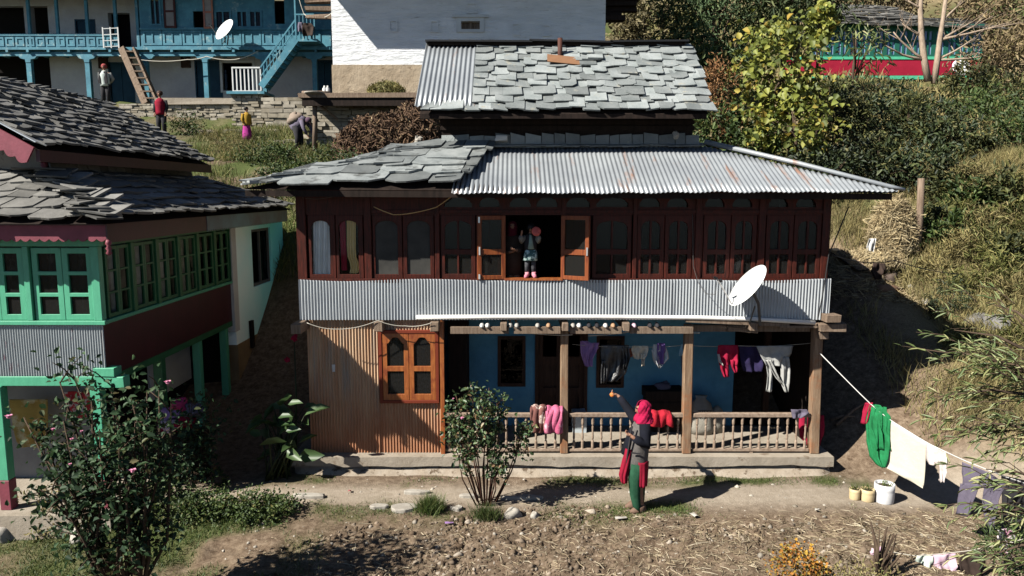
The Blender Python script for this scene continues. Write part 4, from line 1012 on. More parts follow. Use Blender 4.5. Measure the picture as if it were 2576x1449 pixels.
# plank ladder
lad=thing('plank_ladder','steep grey plank stair ladder leaning against the blue balcony','ladder',PY(360,250,YB2-.6))
a=PY(308,122,YB2-.2); e=PY(368,256,YB2-1.0)
for dx in (0,.5):
    b=B(); b.bar(e+V3((dx,0,-.1)),a+V3((dx,0,0)),.08 if dx else .26,.24,up=(0,1,0)); build('rail',b,M['oldwood'],lad)
for k in range(8):
    p=e.lerp(a,(k+.5)/8); b=B(); b.box(p.x,p.x+.5,p.y-.12,p.y+.14,p.z-.02,p.z+.03); build('tread',b,M['oldwood'],lad)
# ================================================================ tall white house
YW2=26.0
wh=thing('tall_house','tall whitewashed house with tan mud base and tiny windows behind the slate roof','house',(-2,YW2,7.8))
def wp(u,v): return PY(u,v,YW2)
wx0=wp(836,120).x; wx1=wp(1523,60).x; zb=wp(1000,165).z; z0=wp(1000,246).z
b=B(); win=rect(wp(1160,60).x,wp(1207,60).x,wp(1180,74).z,wp(1180,54).z)
b.plate(rect(wx0,wx1,zb,12.6),[win],(0,YW2,0),(1,0,0),(0,0,1),.35); build('wall',b,M['brightwall'],wh)
b=B(); b.plate(rect(wx0-.03,wx1+.03,z0-2.2,zb+.02),[],(0,YW2-.06,0),(1,0,0),(0,0,1),.4); build('base_wall',b,M['tanmud'],wh)
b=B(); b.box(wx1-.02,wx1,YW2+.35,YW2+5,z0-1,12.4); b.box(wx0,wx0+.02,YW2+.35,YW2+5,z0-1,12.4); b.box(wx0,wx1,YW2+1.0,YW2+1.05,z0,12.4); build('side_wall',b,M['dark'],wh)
x0,za=win[0];x1,zb_=win[2]
b=B(); b.plate(rect(x0-.16,x1+.16,za-.10,zb_+.20),[rect(x0,x1,za,zb_)],(0,YW2-.05,0),(1,0,0),(0,0,1),.06); b.box(x0-.3,x1+.3,YW2-.09,YW2-.05,zb_+.12,zb_+.20); wo=build('window',b,M['whitewash'],wh)
b=B(); b.box(x0,x1,YW2+.15,YW2+.17,za,zb_); b.box((x0+x1)/2-.04,(x0+x1)/2+.04,YW2+.05,YW2+.15,za,zb_); build('shutter',b,M['oldwood'],wo)
for u,v in ((990,66),(1093,67),(1298,74),(1375,77),(1187,21)):
    p=wp(u,v); b=B(); w,h=(.14,.19) if v>30 else (.18,.17)
    b.plate(rect(p.x-w,p.x+w,p.z-h,p.z+h),[rect(p.x-w*.72,p.x+w*.72,p.z-h*.78,p.z+h*.78)],(0,YW2-.045,0),(1,0,0),(0,0,1),.044); b.box(p.x-w,p.x+w*.9,YW2-.045,YW2-.02,p.z+h,p.z+h+.02)
    build('beam_end',b,M['brightwall'],wh)
b=B()
ez=11.72; ey=YW2-1.5; b.add([(wx0-1.0,ey,ez),(wx1+1.5,ey,ez),(wx1+1.5,YW2+3.5,ez+2.4),(wx0-1.0,YW2+3.5,ez+2.4)],[(0,1,2,3)]); build('roof',b,M['slatebrown'],wh,solid=.14)
b=B()
for k in range(9):
    z=wp(1550,48).z+k*.17; b.box(wx1+.0,wx1+1.15+R.uniform(-.25,.1)-(.5 if k<2 else 0),YW2+.1+R.uniform(-.1,.3),YW2+.5,z,z+.15,.03)
build('log_gable',b,M['darkwood'],wh)
# roof joists on the left side
b=B()
for k in range(5): z=wp(800,40).z+k*.28; b.box(wx0-1.0,wx0,YW2+.4,YW2+.6,z,z+.14,.03)
build('eave_timbers',b,M['oldwood'],wh)
# ================================================================ red and green house, upper right
YR=34.0
rh=thing('red_house','distant green house with red balcony band and blue panes behind the trees','house',(16,YR,9))
def rp(u,v): return PY(u,v,YR)
rx0=rp(2040,150).x; rx1=rp(2470,150).x
M['mint']=plain('mint_green_paint',(.10,.50,.30),.5); M['redband']=mat('red_band_paint',(.42,.02,.05),(.34,.015,.04),scale=2,rough=.5,bump=.1)
M['deepgreen']=plain('deep_green_paint',(.02,.12,.085),.5)
zr=[rp(2200,v).z for v in (200,190,150,143,78,60)]
b=B(); b.box(rx0-1.2,rx1,YR-.05,YR+.05,zr[1],zr[2]); build('red_band',b,M['redband'],rh)
b=B(); b.box(rx0-1.2,rx1,YR-.10,YR+.1,zr[0],zr[1]-.02); b.box(rx0-1.2,rx1,YR-.08,YR+.1,zr[2],zr[3])
for u in (2090,2290,2440): X=rp(u,220).x; b.box(X-.1,X+.1,YR-.05,YR+.1,zr[0]-2.6,zr[0])
build('green_frame',b,M['mint'],rh)
n=14; b=B(); hs=[]
for k in range(n):
    a=rx0+(rx1-rx0)*(k+.18)/n; e=rx0+(rx1-rx0)*(k+.82)/n; m_=(a+e)/2; zm=zr[3]+(zr[4]-zr[3])*.62
    for p_,q_ in ((a,m_-.04),(m_+.04,e)): hs+= [rect(p_,q_,zr[3]+.1,zm-.04),rect(p_,q_,zm+.04,zr[4])]
b.plate(rect(rx0,rx1,zr[3],zr[4]+.3),hs,(0,YR,0),(1,0,0),(0,0,1),.08); fr_=build('window_frames',b,M['deepgreen'],rh)
b=B(); b.box(rx0,rx1,YR+.06,YR+.08,zr[3],zr[4]+.2); build('panes',b,mat('sky_reflection_pane',(.36,.47,.72),(.26,.37,.62),scale=1.5,rough=.3,bump=0),fr_)  # flat blue stands in for the sky reflected in the panes
b=B(); b.box(rx0-.5,rx1-.3,YR+1.2,YR+1.3,zr[0]-3,zr[0]); build('ground_wall',b,M['dark'],rh)
b=B(); rg=random.Random(77)
slates(b,(rx0-.9,YR-.45,zr[5]-.1),(1,0,-.03),(0,1,.42),(0,-.42,1),2.3,lambda v:.3*v,lambda v:rx1-rx0+1.9-.5*v,.33,(.4,.9),.05,rg); lr_=build('lower_slate_roof',b,M['slatebrown'],rh)
b=B(); b.box(rp(2130,40).x,rp(2330,40).x,YR+1.2,YR+3,zr[5],rp(2200,38).z+.1); build('attic_wall',b,M['darkwood'],rh)
b=B(); slates(b,(rp(2110,36).x,YR+.6,rp(2200,36).z),(1,0,-.04),(0,1,.5),(0,-.5,1),2.6,lambda v:.3*v,lambda v:rp(2345,40).x-rp(2110,40).x-.2*v,.35,(.4,.9),.05,rg); build('upper_slate_roof',b,M['slatebrown'],rh)
# ================================================================ terrace walls of dry stone
def stonewall(name,label,u0,u1,vt,vb,Y,depth=.35,sz=(.14,.42),hh=(.06,.13),cat='wall',jit=.05,tops=None):
    a=PY(u0,vb,Y); e=PY(u1,vb,Y); ztop_=PY((u0+u1)/2,vt,Y).z; zbt=PY((u0+u1)/2,vb,Y).z-.25
    b=B(); z=zbt
    while z<ztop_:
        h=R.uniform(*hh); x=a.x+R.uniform(-.1,.1)
        lim=ztop_
        while x<e.x:
            w=R.uniform(*sz)
            if tops is None or z+h*.5<zbt+.25+(ztop_-zbt-.25)*tops((x-a.x)/(e.x-a.x)):
                b.box(x+.008,x+w-.01,Y-R.uniform(.0,.09),Y+depth,z+.006,z+h-.008,jit*min(h,.2))
            x+=w
        z+=h
    o=build(name,b,M['drystone']); return tag(o,label,cat)
stonewall('terrace_wall','long dry stone terrace wall below the blue balcony house',300,662,262,298,29.9)
b=B(); a=PY(395,262,29.9); e=PY(590,262,29.9); b.box(a.x,e.x,29.75,30.4,a.z-.02,a.z+.24,.02); tag(build('terrace_kerb',b,M['plaster']),'smooth grey cement kerb on top of the long terrace wall','kerb')
stonewall('stone_pillar','square dry stone pillar under the white stair balustrade',587,657,236,305,29.2,depth=.9,hh=(.08,.14))
b=B(); p=PY(620,233,29.0); b.box(p.x-.75,p.x+.7,28.95,30.2,p.z-.05,p.z+.05); tag(build('stone_slab',b,M['bluepaint']),'pale blue board capping the square stone pillar','slab')
stonewall('mud_wall','shaded earth and stone wall between the pillar and the log platform',662,780,250,310,29.0,sz=(.25,.6),hh=(.10,.2))
stonewall('rubble_wall','low broken rubble wall behind the girl in the pink skirt',455,700,318,352,27.3,sz=(.15,.45),hh=(.1,.22),jit=.12,tops=lambda t:.55+.45*math.sin(t*9)**2)
stonewall('platform_wall','dark stacked stone wall under the timber platform',775,1085,262,345,24.6,depth=.6,sz=(.2,.6),hh=(.08,.18))
stonewall('stone_steps','pale tumbled stones beside the bent woman',690,790,335,362,25.2,sz=(.25,.6),hh=(.12,.25),jit=.15,tops=lambda t:.35+.65*t)
# timber platform with its post
pf=thing('timber_platform','weathered plank platform on a post in front of the tall white house','platform',PY(790,362,23.6))
b=B(); a=PY(752,240,23.4); e=PY(1056,240,23.4); b.box(a.x,e.x,23.3,25.9,a.z-.08,a.z+.06,.02); build('deck',b,M['oldwood'],pf)
b=B(); b.box(a.x+.1,e.x,23.35,23.5,a.z-.32,a.z-.085); build('edge_beam',b,M['darkwood'],pf)
b=B(); t=PY(790,243,23.6); e=PY(791,364,23.6); b.tube([e+V3((0,0,-.2)),e.lerp(t,.5)+V3((.03,0,0)),t],[.085,.075,.07],8); build('post',b,M['oldwood'],pf,True)
for (u0,v0,u1,v1) in ((800,262,830,285),(812,270,850,300),(775,252,812,262)):
    b=B(); b.bar(PY(u0,v0,23.9),PY(u1,v1,24.1),.1,.06); build('brace',b,M['oldwood'],pf)
b=B(); p=PY(800,236,23.6); b.tube([p+V3((-.5,0,.0)),p+V3((.35,.1,.02))],.09,8); tag(build('log',b,M['oldwood'],None,True),'short dark log lying at the end of the timber platform','log')
b=B(); p=PY(790,236,23.35); b.lathe(p,[(.0,0),(.28,.01),(.3,.05),(.1,.08)],12); tag(build('flat_stone',b,M['stonelight'],None,True),'pale flat stone balanced on top of the platform post','stone')
for u in (817,825):
    b=B(); p=PY(u,237,23.7); b.lathe(p,[(.06,0),(.07,.05),(.07,.17),(.03,.22),(.03,.26)],10)
    tag(build('bottle',b,M['whitecloth'],None,True),'small white bottle '+('nearer the log' if u==817 else 'nearer the tall house')+' on the timber platform','bottle','white bottles on the timber platform')
# ================================================================ things around the houses
def cloth(name,label,cat,strips,Y,m,amp=.02,kf=18,group=None,solid=.006,parts=None,nx=14,tilt=0.0,pt=None):
    """hanging cloth: strips are lists of rows (v, u_left, u_right) in view pixels at depth Y (a number or a function of u)"""
    o=None
    def mk(sts,nm,mt,par,k0=0,off=0):
        b=B()
        for si,rows in enumerate(sts):
            ph=R.uniform(0,6)
            def f(i,j):
                q=j*(len(rows)-1); k=min(int(q),len(rows)-2); t=q-k; t=t*t*(3-2*t)
                a=rows[k]; e=rows[k+1]
                v=a[0]+(e[0]-a[0])*t; ul=a[1]+(e[1]-a[1])*t; ur=a[2]+(e[2]-a[2])*t
                u=ul+(ur-ul)*i
                a3=a[3] if len(a)>3 else 0; e3=e[3] if len(e)>3 else 0; v+=(a3+(e3-a3)*t)*i
                y=Y(u) if callable(Y) else Y
                p=PY(u,v,y); w=min(1,.25+j*1.2)
                d=amp*w*(math.sin(i*kf*.55+ph+j*2)+.6*math.sin(i*kf*1.1+ph*2-j*3)+.45*math.sin(j*9+i*5+ph))
                return (p.x,p.y-abs(off)-.008*si+d+tilt*j,p.z)
            b.grid(f,nx,max(8,4*(len(rows)-1)))
        return build(nm,b,mt,par,True,solid=solid)
    o=mk(strips,name,m,None)
    tag(o,label,cat,group)
    if parts:
        for nm,sts,mt in parts: mk(sts,nm,mt,o,off=.02)
    return o
M['lilac']=mat('lilac_cloth',(.42,.25,.52),(.34,.19,.44),scale=6,rough=.9,bump=.3,bscale=40,transl=.1)
M['blackcoat']=mat('black_nylon',(.014,.014,.016),(.03,.03,.032),scale=8,rough=.4,bump=.5,bscale=20,spec=.5)
M['greencloth']=mat('green_shawl',(.02,.24,.085),(.012,.15,.05),scale=7,rough=.85,bump=.4,bscale=30)
M['navycloth']=mat('navy_cloth',(.03,.022,.075),(.02,.016,.05),scale=6,rough=.9)
M['greycloth']=mat('grey_jersey',(.42,.42,.40),(.34,.34,.32),scale=8,rough=.95,bump=.3,bscale=60)
M['purplegrey']=mat('grey_violet_cloth',(.16,.14,.19),(.12,.105,.145),scale=6,rough=.9)
M['darkcloth']=mat('charcoal_cloth',(.04,.038,.042),(.025,.024,.027),scale=6,rough=.9)
M['pinkcloth']=mat('pale_pink_cloth',(.66,.50,.56),(.56,.36,.46),scale=9,rough=.9)
M['mintcloth']=mat('pale_mint_cloth',(.60,.68,.60),(.50,.58,.50),scale=9,rough=.9)
M['browncloth']=mat('dark_brown_cloth',(.06,.04,.032),(.04,.027,.022),scale=9,rough=.9)
M['skyblue']=plain('pale_blue_cloth',(.35,.55,.68),.9,.1)
YL=11.45
cloth('lilac_top','crumpled lilac top hanging just right of the first porch post','top',[[(858,1460,1478),(874,1460,1506),(890,1461,1494),(905,1466,1490),(922,1472,1490)],[(862,1476,1507),(885,1474,1500),(905,1474,1488)]],YL,M['lilac'],.03)
cloth('black_jacket','shiny black jacket hanging in front of the porch window','jacket',[[(868,1512,1582),(885,1511,1584),(910,1513,1582),(940,1516,1574),(960,1510,1552)],[(872,1562,1582),(900,1568,1585),(930,1566,1576)],[(905,1513,1528),(963,1510,1524)]],YL,M['blackcoat'],.035,26)
cloth('cream_top','small cream top bunched on the porch washing line','top',[[(870,1590,1630),(880,1588,1631),(893,1592,1626),(903,1596,1618)],[(890,1610,1625),(905,1614,1622),(920,1612,1621)]],YL,M['creamcloth'],.03,20)
cloth('rust_cloth','little rust orange cloth beside the cream top','cloth',[[(876,1576,1594),(890,1578,1592),(898,1583,1590)]],YL+.03,plain('rust_cloth',(.32,.10,.06),.9,.1),.015)
cloth('striped_shirt','white and purple child shirt hanging left of the middle post','shirt',[[(866,1644,1672),(885,1640,1680),(900,1642,1682),(912,1646,1672),(922,1655,1664)],[(880,1638,1650),(900,1646,1658),(925,1656,1662)]],YL,mat('grey_white_cloth',(.60,.62,.62),(.5,.52,.52),rough=.9),.03,16,parts=[('front_panel',[[(862,1652,1672),(885,1652,1674),(915,1654,1672)]],mat('purple_cloth',(.20,.12,.36),(.15,.09,.28),rough=.9))])
cloth('blue_cloth','pale blue cloth half hidden behind the middle porch post','cloth',[[(866,1714,1724),(880,1710,1723),(895,1708,1716)]],YL,M['skyblue'],.01)
cloth('grey_scarf','thin dark grey scarf hanging behind the middle porch post','scarf',[[(872,1716,1728),(900,1713,1726),(940,1716,1724)]],YL+.08,M['purplegrey'],.01)
cloth('crimson_trousers','crimson track trousers with white side patch in the right bay','trousers',[[(868,1806,1856),(885,1804,1857),(905,1806,1856),(918,1810,1854)],[(905,1806,1832),(930,1814,1834),(948,1820,1834)],[(905,1836,1857),(922,1840,1856),(936,1846,1855)]],YL-.02,M['redcloth'],.025,22,parts=[('white_patch',[[(890,1804,1808),(910,1807,1814),(918,1816,1818)]],M['whitecloth'])])
cloth('navy_top','dark navy top hanging between the crimson trousers and grey sweater','top',[[(870,1858,1914),(890,1860,1918),(915,1864,1920),(935,1872,1916)]],YL+.03,M['navycloth'],.025,20)
cloth('grey_sweater','pale grey sweater hanging upside down with dangling sleeves','sweater',[[(870,1902,1996),(890,1910,1992),(905,1918,1984),(920,1926,1976)],[(905,1924,1944),(940,1930,1946),(985,1928,1940)],[(898,1962,1984),(930,1964,1988),(962,1964,1984),(985,1972,1982)],[(905,1926,1938),(930,1938,1950),(950,1950,1960),(964,1962,1972)]],YL-.03,M['greycloth'],.03,18)
wl=wire('washing_line',[PY(1440,866,YL),PY(1580,872,YL),PY(1725,868,YL),PY(1860,870,YL),PY(2050,862,YL)],.004,M['cablewhite'],None,.02)
tag(wl,'thin washing line strung across the inside of the porch','line')
# things on the rail
def rolled(name,label,cat,u0,u1,v0,v1,Y,m,ry=.10,group=None):
    a=PY(u0,(v0+v1)/2,Y); e=PY(u1,(v0+v1)/2,Y); hz=abs(PY(u0,v0,Y).z-PY(u0,v1,Y).z)/2
    b=B()
    def f(i,j):
        t=2*PI*j; x=a.x+(e.x-a.x)*i; k=1-.35*abs(2*i-1)**5
        w=1+.045*math.sin(i*14+2*math.sin(t))+.03*math.sin(i*31+3*t)
        return (x+.02*math.sin(t*2),Y+math.cos(t)*ry*k*w,(a.z)+math.sin(t)*hz*k*w*(1 if math.sin(t)>0 else 1.05))
    b.grid(f,40,20)
    return tag(build(name,b,m,None,True),label,cat,group)
bl=mat('floral_blanket',(.22,.10,.085),(.17,.07,.06),scale=4,rough=.95,bump=.4,bscale=50,patch=(.60,.48,.42),pscale=6,pth=(.53,.56))
def draped(name,label,cat,u0,u1,vt,vb,Y,m,th=.035,back=.5,wav=.02):
    a=PY(u0,vt,Y); e=PY(u1,vt,Y); h=a.z-PY(u0,vb,Y).z; b=B(); L=h*(1+back)+.16; ph=R.uniform(0,6)
    def f(i,j):
        s_=j*L; x=a.x+(e.x-a.x)*i
        if s_<h: y,z=Y-.075-.03*math.sin(s_/h*2.5),a.z-h+s_
        elif s_<h+.16: t=(s_-h)/.16; y,z=Y-.075+.15*t,a.z+.02*math.sin(PI*t)
        else: y,z=Y+.075,a.z-(s_-h-.16)
        k=1-min(1,abs(s_-h-.08)/h*.9)
        y+=wav*math.sin(i*9+ph+s_*5)*(1-k)+wav*.6*math.sin(i*17-s_*11+ph); z+=wav*.6*math.sin(i*7+ph)*(1-k)+.012*math.sin(i*13+2*ph)
        x+=wav*math.sin(s_*9+ph)*.8
        return (x,y,z)
    b.grid(f,26,30); return tag(build(name,b,m,None,True,solid=th),label,cat)
draped('floral_blanket','brown blanket with pale floral pattern folded over the porch rail','blanket',1336,1374,1026,1082,YF+.01,bl,.05)
draped('pink_blanket','bright pink fleece blanket folded over the rail by the first post','blanket',1374,1414,1029,1084,YF-.02,mat('pink_fleece',(.72,.24,.36),(.50,.10,.20),scale=3.2,rough=.95,bump=.4,bscale=60,patch=(.85,.60,.66),pscale=4),.06)
draped('red_shawl','bright red crinkled shawl draped on the rail behind the standing woman','shawl',1634,1688,1038,1068,YF+.02,mat('red_shawl',(.50,.02,.04),(.30,.01,.02),scale=8,rough=.9,bump=.5,bscale=30,stretch=(4,1,1)),.03,.6,.022)
cloth('grey_rag','grey rag thrown over the rail by the right corner post','rag',[[(1030,1990,2030),(1040,1992,2036),(1052,1994,2018)]],YF-.06,M['purplegrey'],.02)
cloth('maroon_shawl','dark maroon shawl hanging beyond the right corner post','shawl',[[(1044,2012,2072),(1070,2010,2074),(1100,2014,2072),(1120,2030,2066)]],YF+.25,M['redcloth'],.03)
# shoes lined up on the beam under the balcony
sh=M['whitecloth'],M['pinkcloth'],M['darkcloth'],plain('grey_sole',(.35,.33,.30),.8),plain('tan_leather',(.36,.22,.13),.7)
ZSH=fp(1400,819).z
SHO=[(1213,816,0,'white shoe, first of the pair nearest the rusty wall'),(1227,815,0,'white shoe, second of the pair nearest the rusty wall'),(1284,816,3,'grey slipper just right of the first joist'),(1300,816,3,'grey slipper left of the bare stretch of beam'),(1352,814,3,'small grey shoe midway to the first porch post'),(1379,813,4,'tan shoe close to the left of the first porch post'),
 (1440,812,3,'grey shoe just right of the first porch post'),(1455,813,0,'white trainer right of the first porch post'),(1480,815,2,'dark flat sandal after the white trainer'),(1500,816,2,'dark flat sandal before the white pair'),(1521,813,0,'white trainer of the pair before the third joist'),(1540,813,4,'tan and white trainer beside the third joist'),(1592,812,1,'pink shoe right of the third joist'),(1632,806,2,'dark shoe in the shade, left one of the dim pair'),(1650,806,2,'dark shoe in the shade, right one of the dim pair')]
for u,v,k,lb in SHO:
    p=fp(u,v); zz=ZSH+.001; b=B(); y0=YF+.02-.11; 
    r=.035; b.loft([(p.x,YF-.09,zz,r,.10),(p.x,YF-.09,zz+.018,r*1.05,.105),(p.x,YF-.085,zz+.042,r*.85,.085),(p.x,YF-.05,zz+.058,r*.55,.05)],10)
    tag(build('shoe',b,sh[k],None,True),lb,'shoe','shoes on the beam under the balcony')
# inside the porch
b=B(); p0=q(1617,1012); p1=q(1705,1012); zc=q(1650,968).z
b.box(p0.x,p1.x,12.2,12.58,ZF+.02,zc-.02); b.box(p0.x-.03,p1.x+.03,12.17,12.58,zc-.16,zc+.0); b.box(p0.x+.03,p1.x-.03,12.19,12.2,ZF+.1,zc-.2)
tag(build('wooden_chest',b,M['darkwood'],None,bevel=.01),'dark wooden chest standing against the blue porch wall','chest')
b=B(); b.blob(PY(1668,975,12.35)+V3((0,0,.02)),.11,10,7,.2,(1.2,.9,.7)); tag(build('cloth_bundle',b,M['purplegrey'],None,True),'small grey cloth bundle on top of the wooden chest','bundle')
M['sack']=mat('woven_sack',(.36,.34,.29),(.27,.25,.21),scale=5,rough=.9,bump=.4,bscale=40)
b=B(); p=PY(1766,1040,12.2); 
b.loft([(p.x,12.2,ZF,.20,.15),(p.x,12.2,ZF+.12,.23,.17),(p.x-.01,12.2,ZF+.36,.20,.15),(p.x-.02,12.2,ZF+.52,.16,.11),(p.x-.03,12.2,ZF+.60,.08,.06),(p.x-.03,12.2,ZF+.66,.11,.05)],18,fold=.06,kf=5)
sk=build('grain_sack',b,M['sack'],None,True); tag(sk,'white woven grain sack with printed lettering behind the right railing','sack')
cu=bpy.data.curves.new('sack_lettering','FONT'); cu.body='सुपर'; cu.size=.14; cu.align_x='CENTER'; cu.extrude=.002
_f=bpy.data.objects.new('lettering_curve',cu); COL.objects.link(_f); bpy.context.view_layer.update(); _me=bpy.data.meshes.new_from_object(_f.evaluated_get(bpy.context.evaluated_depsgraph_get())); bpy.data.objects.remove(_f)
lt=bpy.data.objects.new('lettering',_me); COL.objects.link(lt); lt.parent=sk; lt.location=(p.x,12.2-.172,ZF+.36); lt.rotation_euler=(PI/2,0,0); _me.materials.clear(); _me.materials.append(M['black'])
b=B(); p=PY(1803,1040,12.25); b.loft([(p.x,12.25,ZF,.11,.1),(p.x,12.25,ZF+.2,.13,.12),(p.x,12.25,ZF+.38,.10,.09),(p.x,12.25,ZF+.46,.03,.03)],14,fold=.08)
tag(build('plastic_bag',b,M['sack'],None,True),'smaller pale plastic bag right of the lettered grain sack','bag')
b=B(); p=PY(1448,1060,12.3); b.box(p.x-.05,p.x+.18,12.2,12.5,ZF,ZF+.34,.01); 
tag(build('white_carton',b,plain('carton',(.45,.5,.52),.8),None),'pale carton box on the porch floor beside the door','box')
# satellite dishes
def dish(name,label,c,r,az,el,arm,m,base,sc=1):
    d=thing(name,label,'satellite dish',base)
    n=Vector((math.sin(az)*math.cos(el),-math.cos(az)*math.cos(el),math.sin(el)))
    x=n.cross(Vector((0,0,1))).normalized(); y=x.cross(n)
    b=B(); prof=[(.001,0),(.3,.02),(.6,.07),(.85,.14),(1,.2),(1.0,.215),(.85,.155),(.6,.085),(.3,.035),(.001,.015)]
    vs=[];k=36
    for rr_,h in prof:
        for i in range(k): a=2*PI*i/k; vs.append(Vector(c)+x*(math.cos(a)*rr_*r*.93)+y*(math.sin(a)*rr_*r)+n*(h*r*.55))
    b.add(vs,[(j*k+i,j*k+(i+1)%k,(j+1)*k+(i+1)%k,(j+1)*k+i) for j in range(len(prof)-1) for i in range(k)])
    build('reflector',b,m,d,True)
    b=B(); e=Vector(c)+n*r*1.25-y*r*.55; s0=Vector(c)-y*r*.96+n*.1*r
    b.tube([s0,e],.010*sc,6); a_=build('feed_arm',b,M['chrome'],d)
    b=B(); b.tube([e-n*.05*sc,e+(Vector(c)-e).normalized()*.07*sc],.03*sc,8); b.tube([e,e+V3((-.05,0,.03))*sc],.02*sc,6); build('receiver_head',b,M['black'],a_)
    b=B(); b.tube([Vector(base),Vector(base).lerp(Vector(c),.7)-n*.12,Vector(c)-n*.03],.022*sc,8); b.tube([Vector(base)+V3((-.16,0,.02))*sc,Vector(base).lerp(Vector(c),.5)],.011*sc,6); build('mast',b,M['cable'],d)
    return d,e
M['dishwhite']=mat('dish_enamel',(.80,.81,.80),(.74,.75,.74),scale=3,rough=.4,bump=0,spec=.4)
dd,ef=dish('satellite_dish','large white satellite dish standing at the foot of the corrugated balcony',PY(1885,722,10.72),.375,math.radians(-83),math.radians(38),1,M['dishwhite'],PY(1912,818,10.98))
dish('satellite_dish','small white satellite dish on the blue balcony up the slope',PY(567,76,YB2-.75),.50,math.radians(-35),math.radians(31),1,M['dishwhite'],PY(572,112,YB2-.2),1.2)
dish('satellite_dish','distant round satellite dish against the red balcony band',PY(2418,171,YR-.9),.42,math.radians(-5),math.radians(30),1,M['dishwhite'],PY(2425,195,YR-.2),1.2)
# cables
tag(wire('light_string',[PY(940,520,10.9),PY(990,540,10.85),PY(1030,537,10.85),PY(1098,521,10.9),PY(1140,490,10.95)],.007,plain('warm_string',(.55,.36,.16),.5),None,.02),'thin pale string of bulbs sagging under the slate eave','string of lights')
b=B()
tag(wire('roof_cable',[PY(760,497,10.9),PY(805,500,10.9),PY(870,485,10.9)],.004,M['cable'],None,.03),'faint cable sagging under the left end of the slate eave','cable')
tag(wire('loop_cable',[PY(772,812,10.8),PY(846,828,10.85),PY(950,806,10.95),PY(1020,820,11.0),PY(1086,812,10.95)],.006,M['cablewhite'],None,.06),'pale cable looping between the joist ends above the orange window','cable')
tag(wire('porch_cable',[PY(1310,834,YF-.06),PY(1380,842,YF-.06),PY(1440,842,YF-.06)],.006,M['cablewhite'],None,.02),'pale cable below the beam at the first porch post','cable')
tag(wire('bay_cable',[PY(1480,845,YF-.06),PY(1560,838,YF-.05),PY(1630,828,YF-.05),PY(1690,832,YF-.05),PY(1760,838,YF-.05)],.007,M['cablewhite'],None,.01),'pale cable looping along the beam of the middle bay','cable')
tag(wire('dish_cable',[PY(1742,540,YF-.04),PY(1744,670,YF-.05),PY(1757,712,YF-.09),PY(1775,738,YF-.2),PY(1800,740,10.7),ef],.004,M['cable'],None,.02),'black cable running down from the windows to the dish receiver','cable')
tag(wire('corner_cable',[PY(2135,520,YF-.1),PY(2085,640,YF-.06),PY(2070,740,YF-.1),PY(2058,800,YF-.1)],.010,M['black'],None,.02),'black cable hanging down the right corner of the balcony','cable')
tag(wire('slope_cable',[PY(2090,640,11.4),PY(2250,655,13.2),PY(2420,690,13.5)],.008,M['black'],None,.03),'black cable strung from the house corner to the straw slope','cable')
b=B(); a=hit(2092,640)+V3((0,0,.12)); e=hit(2172,692)+V3((0,0,.10)); b.bar(a,e,.25,.03,up=(0,-.5,1)); tag(build('black_board',b,M['black']),'black board lying on the straw heap by the house corner','board')
tag(wire('far_cable',[PY(300,140,YB2-.4),PY(470,150,YB2-.4),PY(520,142,YB2-.4),PY(590,150,YB2-.4),PY(650,128,YB2-.4)],.018,M['cablewhite'],None,.05),'pale cable draped under the blue balcony','cable')
tag(wire('service_cable',[PY(752,-5,27.5),PY(765,35,27.5),PY(790,46,27),PY(836,32,26)],.018,M['cablewhite'],None,.06),'pale service cable reaching the tall white house','cable')
M['sheetcloth']=mat('cream_sheet',(.74,.69,.57),(.66,.61,.49),scale=2,rough=.95,bump=.35,bscale=14,bdist=.03,transl=.1)
# laundry line on the right
LA=PY(2062,888,11.1); LB=PY(2185,1012,10.2)
# line descends from the corner post towards the camera and to the right
def YLn(u): return 10.9-(u-2100)/(2576-2100)*2.9
def VLn(u): return float(np.interp(u,[2060,2139,2185,2235,2330,2420,2520,2640],[886,966,1012,1054,1113,1156,1196,1236]))
lp=[LA]+[PY(u,VLn(u),YLn(u)) for u in range(2100,2640,30)]
b=B(); b.tube(lp,.007,6); tag(build('rope',b,M['whitecloth'],None,True),'white rope washing line running from the corner post into the willow','rope')
YC=lambda u: YLn(u)
cloth('dark_red_cloth','dark red cloth pegged at the upper end of the rope','cloth',[[(1013,2176,2196),(1035,2170,2190),(1066,2166,2180)]],YC,M['redcloth'],.015)
cloth('green_shawl','long green shawl bunched over the rope beside the white sheet','shawl',[[(1018,2186,2212),(1032,2182,2238,14),(1060,2178,2244),(1110,2180,2240),(1150,2192,2230),(1174,2212,2222)],[(1024,2190,2230),(1075,2188,2226),(1130,2200,2236)]],YC,M['greencloth'],.05,22,nx=22)
cloth('white_sheet','big cream white sheet hanging diagonally from the rope','sheet',[[(1055,2238,2332,60),(1110,2233,2331,61),(1160,2226,2325,62),(1174,2225,2322,55)]],YC,M['sheetcloth'],.028,11,nx=32)
cloth('white_shirt','small white shirt on the rope to the right of the sheet','shirt',[[(1114,2331,2380,22),(1132,2330,2381,18),(1158,2333,2378,6),(1168,2336,2374)],[(1150,2358,2380),(1185,2362,2377),(1211,2361,2371)]],YC,mat('off_white_cloth',(.74,.68,.64),(.62,.54,.52),rough=.9),.03,14)
cloth('grey_trousers','grey violet trousers hanging from the rope near the willow','trousers',[[(1162,2520-100,2576-90,26),(1190,2418,2520,20),(1220,2416,2528,14)],[(1215,2414,2462),(1260,2408,2450),(1296,2406,2440)],[(1215,2478,2532),(1260,2470,2510),(1322,2480,2500)]],YC,M['purplegrey'],.025,14)
cloth('black_trousers','charcoal trousers hanging behind the willow leaves','trousers',[[(1196,2520,2600,16),(1240,2520,2600),(1320,2528,2590)]],YC,M['darkcloth'],.03,14)
